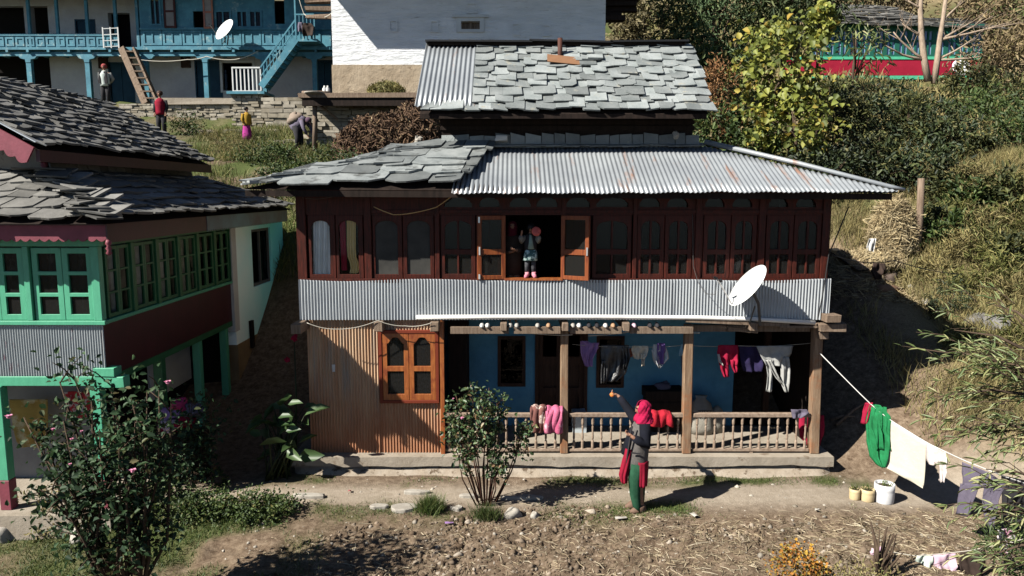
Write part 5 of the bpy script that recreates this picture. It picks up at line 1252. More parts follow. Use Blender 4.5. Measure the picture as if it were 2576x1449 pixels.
# lower washing line at the bottom right
YD=lambda u: 8.55-(u-2210)/400*.5
tag(wire('string_line',[PY(2212,1382,YD(2212)),PY(2300,1398,YD(2300)),PY(2440,1385,YD(2440)),PY(2620,1345,YD(2620))],.005,M['cablewhite'],None,.01),'thin string line tied to the dry bush at the bottom right','line')
cloth('mint_shirt','pale mint shirt on the low string line','shirt',[[(1398,2306,2346),(1420,2296,2346),(1470,2292,2344)]],YD,M['mintcloth'],.03,14)
cloth('pink_shirt','pale pink shirt on the low string line','shirt',[[(1396,2346,2404,-4),(1420,2344,2404),(1440,2352,2398)],[(1430,2390,2404),(1460,2392,2404)],[(1430,2346,2358),(1470,2342,2354)]],YD,M['pinkcloth'],.03,14)
cloth('brown_trousers','dark brown trousers at the right end of the low string line','trousers',[[(1390,2414,2476,-12),(1420,2412,2478),(1470,2418,2476)]],YD,M['browncloth'],.03,14)
b=B()
for k in range(5): b.blob(PY(2202+R.uniform(-8,14),1388+R.uniform(-8,8),8.5),.035,8,6,.25)
tag(build('knotted_rag',b,M['pinkcloth'],None,True),'pale knotted rag tied round the dry bush','rag')
cloth('floral_cloth','white and pink floral cloth half hidden in the willow at the right edge','cloth',[[(1330,2510,2550),(1360,2504,2556),(1400,2512,2550)]],8.2,mat('floral_cloth',(.62,.55,.56),(.40,.18,.26),scale=14,rough=.9,lo=.5,hi=.56),.03)
# pots
def pot(label,u,v,r,h,m,rim,by):
    c=PZ(u,v,0); c.z=H(c.x,c.y+r)-.01
    t=thing('planter_tub',label,'tub',c,'plastic tubs used as planters')
    b=B(); b.lathe(c,[(r*.93,0),(r*.97,.03),(r,h*.3),(r*1.0,h*.62),(r*.985,h*.66),(r*1.0,h*.7),(r*1.0,h),(r*.93,h),(r*.92,h*.86)],24); build('tub',b,m,t,True)
    b=B(); b.lathe(c+V3((0,0,h*.84)),[(r*.925,0),(r*.6,.012),(.01,.02)],20)
    build('soil',b,plain('potting_soil',(.07,.05,.035),1),t)
    b=B()
    for k in range(26): 
        a=R.uniform(0,6.28); rr_=r*R.uniform(0,.8); p=c+V3((math.cos(a)*rr_,math.sin(a)*rr_,h*.85)); d=V3((R.uniform(-.04,.04),R.uniform(-.04,.04),R.uniform(.02,.06)))
        b.add([p,p+d+V3((.012,0,0)),p+d*1.6],[(0,1,2)])
    build('seedlings',b,islandmat('seedling',[(0,(.05,.09,.02)),(1,(.13,.16,.04))]),t)
cream=mat('yellowed_plastic',(.62,.50,.30),(.52,.40,.22),scale=4,rough=.5,bump=.05)
pot('smallest cream tub, at the left of the three planters',2149,1257,.073,.17,cream,0,0)
pot('middle sized cream tub between the small tub and white bucket',2181,1258,.095,.19,cream,0,0)
pot('large white bucket planter right of the two cream tubs',2223,1258,.137,.29,mat('white_bucket',(.70,.70,.70),(.62,.62,.63),scale=3,rough=.4,bump=.03),0,0)
# straw heap, post, logs, boulders on the right slope
p=hit(2306,642)
b=B(); b.tube([p+V3((0,0,-.3)),p+V3((.01,0,.8)),p+V3((-.02,0,1.62))],[.075,.07,.065],10); po=tag(build('fence_post',b,M['oldwood'],None,True),'tall weathered post beside the straw heap','post')
def strawheap(name,label,c,rx,ry,rz,n,m,cat,L=(.15,.5),core=None,th=.006):
    t=thing(name,label,cat,c)
    b=B(); b.blob(Vector(c)+V3((0,0,rz*.28)),1.0,18,10,.03,(rx*.78,ry*.78,rz*.56)); build('core',b,core or m,t,True)
    d=NR.normal(size=(n,3)); d/=np.linalg.norm(d,axis=1)[:,None]; d[:,2]=np.abs(d[:,2])*1.0-.25
    P=np.array(c)+np.array([0,0,rz*.30])+d*np.array([rx,ry,rz*.72])*NR.uniform(.8,1.06,(n,1))
    T=NR.normal(size=(n,3)); T-=d*(T*d).sum(1)[:,None]*.8; T/=np.linalg.norm(T,axis=1)[:,None]; T[:,2]-=.25
    straws('straw',P,T,NR.uniform(L[0],L[1],n),th,m,t)
    return t
def straws(name,P,T,L,w,m,parent=None):
    n=len(P); T=T/np.linalg.norm(T,axis=1)[:,None]
    S=np.cross(T,NR.normal(size=(n,3))); S/=np.linalg.norm(S,axis=1)[:,None]+1e-9; S*=w
    L=np.asarray(L)[:,None]; bend=np.cross(S,T)*0+NR.normal(size=(n,3))*.12*L
    A=P-T*L/2; Mi=P+bend*.5; E=P+T*L/2
    V=np.stack([A-S,A+S,Mi+S,Mi-S,E+S*.6,E-S*.6],1).reshape(-1,3)
    i=np.arange(n)[:,None]*6
    Fq=np.concatenate([i+np.array([0,1,2,3]),i+np.array([3,2,4,5])],0)
    return npmesh(name,V,Fq,m,parent)
M['straw']=islandmat('dry_straw',[(0,(.26,.19,.10)),(.5,(.42,.33,.18)),(1,(.54,.45,.28))],rough=.8,transl=.1,nscale=3)
M['dung']=islandmat('brown_compost',[(0,(.055,.03,.018)),(.6,(.12,.07,.04)),(.93,(.18,.11,.06)),(1,(.34,.26,.15))],rough=.95,transl=0,nscale=3)
M['drygrass']=islandmat('dry_grass',[(0,(.16,.13,.05)),(.4,(.28,.23,.09)),(.8,(.38,.32,.15)),(1,(.14,.17,.05))],rough=.85,transl=.2,nscale=1.2)
p=hit(2243,640)+V3((0,0,-.1))
strawheap('straw_heap','round heap of pale straw piled against the weathered post',p,.47,.42,1.5,6000,M['straw'],'straw heap',L=(.2,.55),th=.006)
p=PY(975,345,22.6); p.z=H(p.x,p.y)-.1
strawheap('compost_heap','big brown compost heap below the tall white house',p+V3((0,0,-.1)),1.65,1.0,1.9,9000,M['dung'],'compost heap',L=(.12,.4),th=.016)
p=PY(1050,345,22.3); p.z=H(p.x,p.y)-.1
strawheap('compost_heap','smaller brown compost mound touching the left wall of the attic',p+V3((0,0,-.1)),.9,.8,2.3,4500,M['dung'],'compost heap',L=(.12,.4),th=.016)
p=PY(972,240,24.6); 
strawheap('hay_bundle','little heap of green yellow hay drying on the timber platform',p,.60,.35,.48,1500,islandmat('green_hay',[(0,(.16,.14,.04)),(.6,(.30,.25,.09)),(1,(.14,.17,.05))],transl=.1),'hay',L=(.1,.35),th=.009)
# litter heap with rags, stick bundle and logs below the straw
p=hit(2185,662)
strawheap('straw_litter','loose straw and husks spilling below the straw heap',p+V3((0,0,-.1)),.85,.5,.45,1800,M['straw'],'straw heap',L=(.08,.3),th=.006)
cloth('white_rag','torn white rag on the straw below the heap','rag',[[(600,2186,2204),(620,2180,2200),(642,2184,2192)]],hit(2190,645).y-.35,M['whitecloth'],.04)
b=B()
for k in range(46):
    a=hit(2112+R.uniform(-8,10),655+R.uniform(-6,16))+V3((0,0,.05+R.uniform(0,.16))); e=hit(2235+R.uniform(-30,10),732+R.uniform(-18,6))+V3((0,0,.04+R.uniform(0,.12)))
    mdl=a.lerp(e,.5)+V3((0,0,R.uniform(-.03,.08))); b.tube([a,mdl,e],[.014,.013,.007],5)
tag(build('stick_bundle',b,M['oldwood'],None,True),'bundle of thin grey sticks lying down the bank','sticks')
def log(label,u0,v0,u1,v1,Y,r,m=None):
    a=hit(u0,v0)+V3((0,0,r*.8)); e=hit(u1,v1)+V3((0,0,r*.8))
    b=B(); b.tube([a,a.lerp(e,.5)+V3((0,0,.02)),e],[r,r*1.08,r*.9],10); tag(build('log',b,m or M['oldwood'],None,True),label,'log')
log('thick reddish log at the lower end of the stick bundle',2212,735,2270,742,12.6,.085,plain('red_log',(.22,.13,.085),.9))
log('upright split log leaning under the straw heap',2240,655,2258,610,13.5,.07)
log('broken grey branch beside the straw heap',2262,660,2290,610,13.9,.06)
def boulder(name,label,u,v,Y,r,sc=(1,1,.7),m=None,dz=.25,cat='boulder'):
    p=hit(u,v+r*1850/Y*.4)+V3((0,0,r*dz)); b=B(); b.blob(p,r,14,10,.10,sc,R.uniform(0,3)); return tag(build(name,b,m or M['stonelight'],None,True),label,cat)
M['greyrock']=mat('grey_rock',(.24,.23,.22),(.16,.155,.15),scale=4,rough=.95,bump=.8,bscale=8)
boulder('boulder','grey boulder half buried in the dry grass slope, right of its twin',2505,810,11.9,.26,(1.2,.9,.7),M['greyrock'])
boulder('boulder','flatter grey boulder in the dry slope, left of its twin',2460,800,12.0,.22,(1.2,.9,.6),M['greyrock'])
boulder('boulder','dark brown stone on the bank by the stick bundle',2240,695,12.9,.16,(1.1,1,.8),plain('brown_rock',(.12,.09,.075),.95))
xs=NR.uniform(5.7,9.0,9000); ys_=NR.uniform(11.6,15.5,9000); a_=hit(2105,640); b_=hit(2300,745); c_=hit(2120,610); d_=hit(2310,640)
ksel=(np.abs((xs-(a_.x+d_.x)/2)/(.75*abs(d_.x-a_.x)+.3))**2+np.abs((ys_-(b_.y+d_.y)/2)/(.75*abs(d_.y-b_.y)+.3))**2)<1
xs=xs[ksel][:3500]; ys_=ys_[ksel][:3500]; P=np.stack([xs,ys_,Hv(xs,ys_)+NR.uniform(.0,.07,len(xs))],1); T=NR.normal(size=(len(xs),3)); T[:,2]*=.25
tag(straws('scattered_straw',P,T,NR.uniform(.08,.35,len(xs)),.006,M['straw']),kind='stuff')
log('crooked grey branch lying across the straw left of the heap',2120,668,2180,640,0,.045)
log('short pale chopped log below the straw heap',2205,690,2235,672,0,.07,M['stonelight'])
log('thin forked branch pointing down from the straw heap',2265,690,2285,655,0,.035)
cloth('brown_sacking','brown sacking crumpled below the straw heap','sacking',[[(662,2196,2226),(680,2190,2228),(702,2198,2220)]],hit(2208,705).y-.25,M['browncloth'],.05)
# stones on the roofs
b=B(); p=PY(1262,352,12.0); b.box(p.x-.10,p.x+.08,11.95,12.08,p.z-.02,p.z+.085,.025); tag(build('roof_stone',b,M['whitecloth'],None,bevel=.01),'pale square stone lying on the top slate course','stone')
b=B(); p=PY(1005,338,12.9); b.blob(PY(1052,358,12.3)+V3((0,0,.03)),.07,8,6,.2); tag(build('roof_stone',b,M['stonelight']),'small grey stone at the left end of the top slate course','stone')
b=B(); p=PY(2700/1.4907,338,12.1); b.blob(PY(1700,340,12.0),.055,8,6,.2); tag(build('roof_stone',b,M['stonelight']),'small round stone at the right foot of the attic wall','stone')
# left house laundry
cloth('yellow_blanket','mustard yellow blanket hanging between the green posts','blanket',[[(1004,24,120),(1030,26,122),(1080,34,122),(1110,44,122),(1126,56,122)]],10.35,mat('mustard_blanket',(.48,.32,.09),(.36,.22,.06),scale=3,rough=.95,bump=.3,bscale=40,patch=(.62,.52,.32),pscale=2.5,pth=(.55,.65)),.02,9,nx=20)
cloth('patterned_cloth','red and white patterned cloth hanging behind the rose bush','cloth',[[(985,160,236),(1000,166,232),(1050,176,226)]],10.5,mat('pattern_cloth',(.62,.50,.50),(.50,.04,.05),scale=9,rough=.9,lo=.48,hi=.52),.03,14)
b=B(); p=PY(455,1040,10.9)
pil=[((.06,.05,-.02),M['greencloth']),((-.12,.0,.0),M['lilac']),((.1,-.05,-.12),M['redcloth']),((-.15,-.08,-.16),M['pinkcloth']),((-.02,.02,.12),mat('hot_pink',(.60,.06,.18),(.45,.04,.12))),((.22,.0,.05),M['purplegrey']),((-.2,.02,-.26),M['redcloth'])]
nm=['green folded cloth on the heap of washing','purple cloth bundled in the heap of washing','dark red cloth low in the heap of washing','pale pink cloth at the left of the heap of washing','hot pink cloth on top of the heap of washing','grey cloth at the right of the heap of washing','crimson cloth at the bottom of the heap of washing']
b=B(); tb=PY(455,1085,10.9); b.box(tb.x-.35,tb.x+.35,10.7,11.1,.0,tb.z+.0); tag(build('crate',b,M['darkwood']),'dark crate under the heap of washing by the left house','crate')
for (o_,m_),l_ in zip(pil,nm):
    b=B(); c=p+V3(o_)*1.0; b.blob(c,.13,12,8,.22,(1.25,.9,.75)); tag(build('cloth_bundle',b,m_,None,True),l_,'cloth','heap of washing by the left house')
cloth('dark_coat','dark brown coat draped over the blue stair landing rail','coat',[[(58,764,782),(66,760,790),(90,762,788)]],YB2-.85,M['browncloth'],.04,10)
cloth('grey_cloth','grey cloth draped over the blue stair rail beside the coat','cloth',[[(56,750,762),(68,748,762),(80,750,760)]],YB2-.85,M['purplegrey'],.03,10)
cloth('magenta_cloth','magenta garment hanging under the distant red balcony',"garment",[[(204,2096,2122),(225,2096,2120),(246,2100,2116)]],YR-.4,plain('magenta',(.42,.03,.22),.9),.05)
cloth('pale_cloth','pale garment hanging under the distant red balcony',"garment",[[(204,2240,2262),(222,2242,2260)]],YR-.4,M['whitecloth'],.05)
boulder('boulder','squarish pale stone at the left edge below the green post',22,1330,8.6,.20,(1.2,.8,.8),M['stonelight'])
boulder('boulder','pale stone under the big rose bush by the yellow weeds',205,1335,8.4,.16,(1.4,.8,.7),M['stonelight'])
# flat stones and slabs in the yard, litter
def yardstone(u,v,w,h,m,label,name='flat_stone',cat='stone',th=.05):
    c=PZ(u,v,0); c.z=H(c.x,c.y); n=9; pts=[]; 
    for k in range(n): a=2*PI*k/n; g=R.uniform(.8,1.15); pts.append(c+V3((math.cos(a)*w*g,math.sin(a)*h*g,th+R.uniform(-.01,.01))))
    b=B(); b.slab(pts,(0,0,1),th+.06); tag(build(name,b,m,None,bevel=.012),label,cat)
yardstone(1015,1284,.19,.13,M['stonelight'],'largest pale flat stone beside the green tuft')
yardstone(955,1280,.13,.06,M['stonelight'],'narrow pale stone left of the largest flat stone')
yardstone(1318,1258,.34,.05,M['stonelight'],'long pale stone slab right of the rose stems')
yardstone(1180,1255,.15,.04,M['stonelight'],'pale stone slab left of the rose stems')
yardstone(1052,1246,.20,.05,M['stonelight'],'pale worn slab at the edge of the path')
yardstone(780,1256,.25,.07,M['stonelight'],'pale worn slab set in the path before the canna')
yardstone(1150,1285,.10,.06,M['stonelight'],'small stone under the left of the rose stems')
boulder('stone','rough pinkish stone at the right foot of the rose bush',1290,1292,9.75,.11,(1.2,.9,.9),M['stonelight'],.3,'stone')
boulder('stone','small round stone right of the pinkish stone',1345,1296,9.72,.07,(1.1,.9,.8),M['stonelight'],.3,'stone')
M['papergrey']=plain('dusty_paper',(.46,.43,.38),.9)
def paper(u,v,label,w=.07,m=None):
    c=PZ(u,v,0); c.z=H(c.x,c.y)+.03; b=B(); a=R.uniform(0,3); b.grid(lambda i,j:(c.x+math.cos(a)*(i-.5)*w*2-math.sin(a)*(j-.5)*w,c.y+math.sin(a)*(i-.5)*w*2+math.cos(a)*(j-.5)*w*.6,c.z+.02*math.sin(i*3+1)*math.sin(j*3)),5,4); tag(build('litter',b,m or M['papergrey'],None,True),label,'litter')
paper(1562,1303,'crumpled pale wrapper on the soil before the woman',.09)
paper(1590,1246,'white scrap just behind the woman\'s feet',.06)
paper(1745,1298,'pale flat scrap on the soil right of the woman',.08)
paper(2055,1290,'pale curled leaf scrap in front of the tubs',.06)
paper(1318,1212,'small white scrap against the plinth',.04)
paper(690,1248,'tiny white scrap on the path by the canna',.04)
paper(1130,1316,'lilac scrap on the soil in front of the rose bush',.06,M['lilac'])
paper(880,1243,'crumpled red scrap on the grass by the path',.04,M['redcloth'])
for u0,v0,u1,v1,lb in ((2085,1135,2145,1142,'curved dry branch on the ground by the corner'),(2100,1142,2190,1135,'longer dry branch on the ground beyond the corner')):
    a=PZ(u0,v0,.0); e=PZ(u1,v1,.0); a.z=H(a.x,a.y)+.05; e.z=H(e.x,e.y)+.05; b=B(); b.tube([a,a.lerp(e,.5)+V3((0,.03,.03)),e],[.03,.025,.015],6); tag(build('branch',b,M['oldwood'],None,True),lb,'branch')
# ================================================================ foliage
def leafmesh(name,P,D,N,L,W,m,parent=None):
    """P base points, D leaf direction, N up-ish normal; 6-point folded leaves"""
    n=len(P); D=D/(np.linalg.norm(D,axis=1)[:,None]+1e-9); S=np.cross(D,N); S/=np.linalg.norm(S,axis=1)[:,None]+1e-9; U=np.cross(S,D)
    L=np.broadcast_to(np.asarray(L,float),(n,))[:,None]; W=np.broadcast_to(np.asarray(W,float),(n,))[:,None]
    f=.25*W; dr=U*L
    V=np.stack([P,P+D*L*.33+S*W*.5+U*f,P+D*L*.70+S*W*.38+U*f-dr*.05,P+D*L-dr*.16,P+D*L*.70-S*W*.38+U*f-dr*.05,P+D*L*.33-S*W*.5+U*f],1).reshape(-1,3)
    i=np.arange(n)[:,None]*6
    return npmesh(name,V,np.concatenate([i+np.array([0,1,2,3]),i+np.array([0,3,4,5])],0),m,parent)
def rdir(n,up=0.0):
    d=NR.normal(size=(n,3)); d[:,2]+=up; return d/np.linalg.norm(d,axis=1)[:,None]
def clumps(c,r,k,per,spread,shell=.55):
    d=rdir(k); rad=NR.uniform(shell,1,(k,1))**.7; C_=np.array(c)+d*rad*np.array(r)
    P=np.repeat(C_,per,0)+NR.normal(size=(k*per,3))*spread
    return P,np.repeat(C_,per,0),np.repeat(d,per,0)
def bush(name,label,cat,base,c,r,k,per,L,W,m,stem=None,group=None,spread=None,droop=0.,stems=6,sr=.02,shell=.4,partname='foliage'):
    t=thing(name,label,cat,base,group)
    spread=spread or min(r)*.22
    P,C_,d=clumps(c,r,k,per,spread,shell)
    D=rdir(len(P),.1)+d*.8; D[:,2]-=droop
    N_=rdir(len(P),1.0)+np.array([-.4,-.4,.3])
    l=NR.uniform(L[0],L[1],len(P)); leafmesh(partname,P,D,N_,l,l*W,m,t)
    b=B(); rg=random.Random(len(P))
    for q_ in range(stems):
        e=C_[rg.randrange(len(C_))]; e=Vector(e); bs=Vector(base)+V3((rg.uniform(-.1,.1)*r[0],rg.uniform(-.1,.1)*r[1],-.1)); mdl=bs.lerp(e,.5)+V3((rg.uniform(-.1,.1),rg.uniform(-.1,.1),.1))*r[0]
        b.tube([bs,mdl,e],[sr,sr*.7,sr*.3],5)
    if stems: build('stems',b,stem or M['bark'],t,True)
    return t
M['bark']=mat('bark_brown',(.11,.075,.05),(.06,.042,.03),scale=8,rough=.95,bump=.5)
M['redbark']=mat('red_stem',(.13,.05,.04),(.08,.05,.03),scale=8,rough=.8,bump=.2)
M['palebark']=mat('pale_bark',(.46,.36,.27),(.28,.21,.155),scale=5,rough=.95,bump=.5,stretch=(4,4,1))
M['roseleaf']=islandmat('rose_leaf',[(0,(.018,.04,.018)),(.5,(.035,.075,.03)),(.9,(.06,.11,.045)),(1,(.13,.11,.05))],rough=.6,spec=.2,transl=.25)
M['rosewarm']=islandmat('rose_leaf_autumn',[(0,(.03,.065,.025)),(.6,(.075,.13,.05)),(.85,(.13,.18,.06)),(1,(.30,.17,.09))],rough=.45,spec=.4,transl=.25)
M['willow']=islandmat('willow_leaf',[(0,(.10,.15,.05)),(.5,(.20,.26,.09)),(.85,(.33,.34,.14)),(1,(.42,.39,.19))],rough=.5,spec=.4,transl=.3)
M['yellowleaf']=islandmat('yellowing_leaf',[(0,(.10,.13,.03)),(.5,(.22,.25,.05)),(.85,(.36,.36,.07)),(1,(.45,.30,.06))],rough=.55,transl=.35,nscale=.8)
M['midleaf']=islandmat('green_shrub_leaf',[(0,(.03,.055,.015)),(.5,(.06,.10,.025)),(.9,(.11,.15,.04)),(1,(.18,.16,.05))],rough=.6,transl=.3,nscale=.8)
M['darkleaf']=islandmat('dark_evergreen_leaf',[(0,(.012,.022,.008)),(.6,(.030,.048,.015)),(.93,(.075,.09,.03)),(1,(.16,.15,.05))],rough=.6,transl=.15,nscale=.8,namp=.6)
M['grasst']=islandmat('grass_blade',[(0,(.05,.09,.02)),(.6,(.09,.14,.03)),(1,(.20,.20,.07))],rough=.6,transl=.3,nscale=.9)
M['redvine']=islandmat('dead_russet_vine',[(0,(.20,.09,.035)),(.6,(.34,.17,.07)),(1,(.42,.25,.12))],rough=.9,transl=.2)
M['petal']=plain('pink_petal',(.72,.28,.42),.6)
def blades(name,P,h,lean,w,m,parent=None):
    n=len(P); D=np.stack([NR.normal(0,lean,n),NR.normal(0,lean,n),np.ones(n)],1); D/=np.linalg.norm(D,axis=1)[:,None]
    h=np.broadcast_to(h,(n,))[:,None]; a=NR.uniform(0,6.28,n); S=np.stack([np.cos(a),np.sin(a),0*a],1)*w
    q=D.copy(); q[:,:2]*=2.2; q/=np.linalg.norm(q,axis=1)[:,None]
    V=np.stack([P-S,P+S,P+D*h*.6+S*.7,P+D*h*.6-S*.7,P+D*h*.6+q*h*.4+S*.1,P+D*h*.6+q*h*.4-S*.1],1).reshape(-1,3)
    i=np.arange(n)[:,None]*6
    return npmesh(name,V,np.concatenate([i+np.array([0,1,2,3]),i+np.array([3,2,4,5])],0),m,parent)
def rose(name,label,base,canes,k,per,L,m,flowers,barkm,spread=.16,tw=.36,t0=.35):
    t=thing(name,label,'rose bush',base); P=[];Dd=[]; b=B(); C_=[]
    for (pts,r0) in canes:
        pts=[Vector(p) for p in pts]; n=len(pts)
        b.tube(pts,[r0*(1-.75*i/(n-1)) for i in range(n)],6)
        # side twigs over the upper part
        for q_ in range(9):
            s=R.uniform(t0,1)*(n-1); i=min(int(s),n-2); p=pts[i].lerp(pts[i+1],s-i)
            d=Vector((R.uniform(-1,1),R.uniform(-1,1),R.uniform(-.2,1))).normalized()*R.uniform(.4,1)*tw; e=p+d
            b.tube([p,p+d*.5+V3((0,0,.03)),e],[.008,.006,.003],4); C_+= [p+d*.55,e]
        C_.append(pts[-1])
    build('canes',b,barkm,t,True)
    C_=np.array([tuple(c) for c in C_]); P=np.repeat(C_,per,0)+NR.normal(size=(len(C_)*per,3))*spread*.62
    D=rdir(len(P),.0); N_=rdir(len(P),1.2)+np.array([-.3,-.4,.2])
    l=NR.uniform(L[0],L[1],len(P)); leafmesh('foliage',P,D,N_,l,l*.62,m,t)
    for (u,v,Y,r) in flowers:
        b=B(); c=PY(u,v,Y)
        for j in range(14):
            a=j*2.4; rr_=r*(.25+.75*j/14); d=Vector((math.cos(a),math.sin(a),.35+.6*(1-j/14))).normalized(); s=Vector((-math.sin(a),math.cos(a),0))
            b.add([c,c+d*rr_*.7+s*rr_*.55,c+d*rr_*1.05,c+d*rr_*.7-s*rr_*.55],[(0,1,2,3)])
        b.blob(c,r*.45,8,6,.1)
        build('flower',b,M['petal'],t)
    return t
# big rose bush on the left, near the camera
Yr=7.1
def rc(u,v,Y=Yr): return PY(u,v,Y)
bs=PZ(340,1560,-.25); bs.z=H(bs.x,bs.y)
cl=[]
for (u,v,Y) in ((100,1075,8.6),(60,1050,8.5),(150,960,8.7),(185,945,8.6),(230,1000,8.4),(160,1060,8.2),(120,1160,8.1),(100,1230,8.0),(190,1150,8.0),(250,1080,8.0),(290,1020,8.3),(330,1000,8.5),(370,985,8.5),(400,975,8.6),(340,1060,8.2),(395,1050,8.4),(300,1130,8.0),(370,1120,8.2),(230,1200,7.8),(380,1180,8.1),(150,1130,8.4),(430,1010,8.7),(200,1060,8.6),(260,1130,8.4),(130,1230,7.9),(320,1210,7.9),(420,1120,8.5),(280,970,8.8)):
    e=rc(u,v,7.1+(Y-8.2)*.7); m1=bs.lerp(e,.35)+V3((R.uniform(-.15,.15)+(-.1 if u<250 else .05),R.uniform(-.1,.1),-.05)); m2=bs.lerp(e,.7)+V3((R.uniform(-.1,.1),R.uniform(-.1,.1),.05))
    cl.append(([bs+V3((R.uniform(-.1,.1),R.uniform(-.08,.08),-.05)),m1,m2,e],.026))
rose('rose_bush','big dark rose bush with pink blooms in front of the green house',bs,cl,0,6,(.05,.09),M['roseleaf'],[(22,1048,7.1,.045),(334,1184,6.8,.042),(422,962,7.3,.045),(180,1105,6.8,.024),(133,1080,6.9,.024),(176,1168,6.8,.022),(205,1085,6.9,.02)],M['bark'],.14)
# rose bush in the yard
bs=PZ(1222,1268,0); bs.z=H(bs.x,bs.y)
cl=[]
for (u,v,Y) in ((1135,1050,9.7),(1150,1010,9.7),(1190,985,9.8),(1230,975,9.8),(1250,1010,9.8),(1160,1080,9.6),(1210,1050,9.6),(1255,1060,9.8),(1130,1100,9.7),(1195,1100,9.6),(1230,1095,9.7),(1325,1070,9.9),(1175,1030,9.9),(1215,1015,9.6),(1312,1095,9.8),(1255,1150,9.7),(1180,1140,9.7),(1262,1175,9.65)):
    e=PY(u,v,Y); s=bs+V3(((u-1222)*.0012,R.uniform(-.1,.1),0)); m1=s.lerp(e,.4)+V3(((u-1222)*.0006,R.uniform(-.05,.05),0)); cl.append(([s+V3((0,0,-.05)),m1,s.lerp(e,.75)+V3((R.uniform(-.05,.05),0,0)),e],.013))
rose('rose_bush','slender rose bush with bare lower stems in front of the porch',bs,cl,0,5,(.04,.085),M['rosewarm'],[(1162,1052,9.5,.035),(1140,1003,9.6,.02)],M['redbark'],.085,.17,.6)
# small rose sapling between the houses
bs=PZ(490,1228,0); 
cl=[([bs,bs+V3((R.uniform(-.05,.05),0,.3)),PY(u,v,10.4)],.012) for u,v in ((480,1000),(495,1050),(530,1020),(470,1090),(510,1110),(545,1060),(460,1130))]
rose('rose_bush','small shaded rose bush between the two houses',bs,cl,0,6,(.05,.09),M['roseleaf'],[],M['bark'],.14)
bush('seedling_shrub','tiny leafy seedling at the edge of the shaded path','plant',PZ(545,1218,0),PZ(548,1205,.12),(.13,.1,.12),8,8,(.05,.09),.6,M['midleaf'],stems=3,sr=.005)
# canna with big leaves
t=thing('canna_plant','tall canna with broad leaves in the shade beside the rusty wall','plant',PZ(730,1180,.05))
P=[];D=[];L=[];b=B()
for k in range(30):
    u=R.uniform(660,770); v=R.uniform(1000,1150); Yc=R.uniform(10.75,11.15); e=PY(u,v,Yc); s=PZ(715+R.uniform(-30,30),1180,.05); s.y=Yc; s.z=.03
    b.tube([s,s.lerp(e,.6)+V3((0,0,.05)),e],[.016,.012,.006],5); a=R.uniform(0,6.3)
    P.append(tuple(e)); D.append((math.cos(a)*.8,math.sin(a)*.8-.2,R.uniform(-.3,.9))); L.append(R.uniform(.24,.42))
build('stalks',b,M['darkleaf'],t,True)
for (u,v) in ((740,1018),(715,1052),(722,1072),(735,1085)):
    P.append(tuple(PY(u-16,v,10.55))); D.append((.9,-.2,.25)); L.append(.24)
leafmesh('leaves',np.array(P),np.array(D),rdir(len(P),1.5)+np.array([-.6,-.6,.2]),np.array(L),np.array(L)*.5,islandmat('canna_leaf',[(0,(.045,.09,.03)),(1,(.10,.16,.06))],rough=.45,transl=.3),t)
b=B()
for (u,v) in ((742,848),(722,905),(740,852)): b.blob(PY(u,v,11.4),.04,8,6,.3)
build('flower',b,M['redcloth'],t)
b=B(); p0=PZ(735,1180,.05); p0.y=11.4; b.tube([p0,PY(745,1000,11.4),PY(740,850,11.4)],[.02,.015,.008],6); build('flower_stalk',b,M['darkleaf'],t,True)
# weedy mass along the foot of the left house and the bank
for (u,v,rx,h,k,lb) in ((560,1290,.75,.20,50,'low green weed clump on the bank, nearest the path'),(640,1300,.55,.18,36,'low green weed clump at the right end of the bank'),(470,1300,.6,.22,36,'low weed clump in the middle of the bank'),(400,1260,.45,.16,24,'low weed clump behind the big rose bush'),(700,1290,.35,.12,18,'small weed patch spilling on the soil')):
    c=PZ(u,v,0); c.z=H(c.x,c.y); bush('weed_clump',lb,'weeds',c,c+V3((0,0,h*.4)),(rx,.33,h),k*2,22,(.03,.06),.6,M['midleaf'],stems=0,spread=.07,group='weed clumps on the left bank')
for (u,v,rx,h,k,lb) in ((120,1300,.5,.2,30,'dry brown weed clump at the green post'),(150,1330,.4,.2,22,'dry yellow weed clump below the big rose bush')):
    c=PZ(u,v,-.2); c.z=H(c.x,c.y); bush('weed_clump',lb,'weeds',c,c+V3((0,0,h*.4)),(rx,.3,h),k*2,20,(.03,.07),.4,M['drygrass'],stems=0,spread=.07)
# grass tuft, orange flowers, dry bush
c=PZ(1083,1290,0); c.z=H(c.x,c.y)
t=thing('grass_tuft','round green grass tuft beside the large flat stone','grass tuft',c)
n=900; P=np.array(c)+NR.normal(size=(n,3))*np.array([.075,.06,0]); blades('blades',P,NR.uniform(.14,.30,n),.38,.004,M['grasst'],t)
c=PZ(1225,1300,0); c.z=H(c.x,c.y); t=thing('grass_tuft','thin grass tuft at the foot of the yard rose stems','grass tuft',c); P=np.array(c)+NR.normal(size=(500,3))*np.array([.085,.06,0]); blades('blades',P,NR.uniform(.08,.24,500),.3,.004,M['grasst'],t)
c=PZ(2010,1480,0); c.z=H(c.x,c.y)
bush('marigold_bush','bush of orange and yellow marigolds at the bottom edge','flowers',c,c+V3((0,0,.28)),(.31,.22,.24),46,22,(.020,.042),.9,islandmat('marigold',[(0,(.28,.10,.02)),(.4,(.46,.19,.02)),(.62,(.50,.30,.04)),(.85,(.16,.14,.03)),(1,(.10,.12,.03))],transl=.2),stems=14,sr=.006,spread=.06)
c=PZ(2150,1490,0); c.z=H(c.x,c.y); bush('weed_clump','yellow green weeds right of the marigolds at the bottom edge','weeds',c,c+V3((0,0,.15)),(.5,.25,.22),40,16,(.03,.06),.4,M['drygrass'],stems=10,sr=.005,spread=.08)
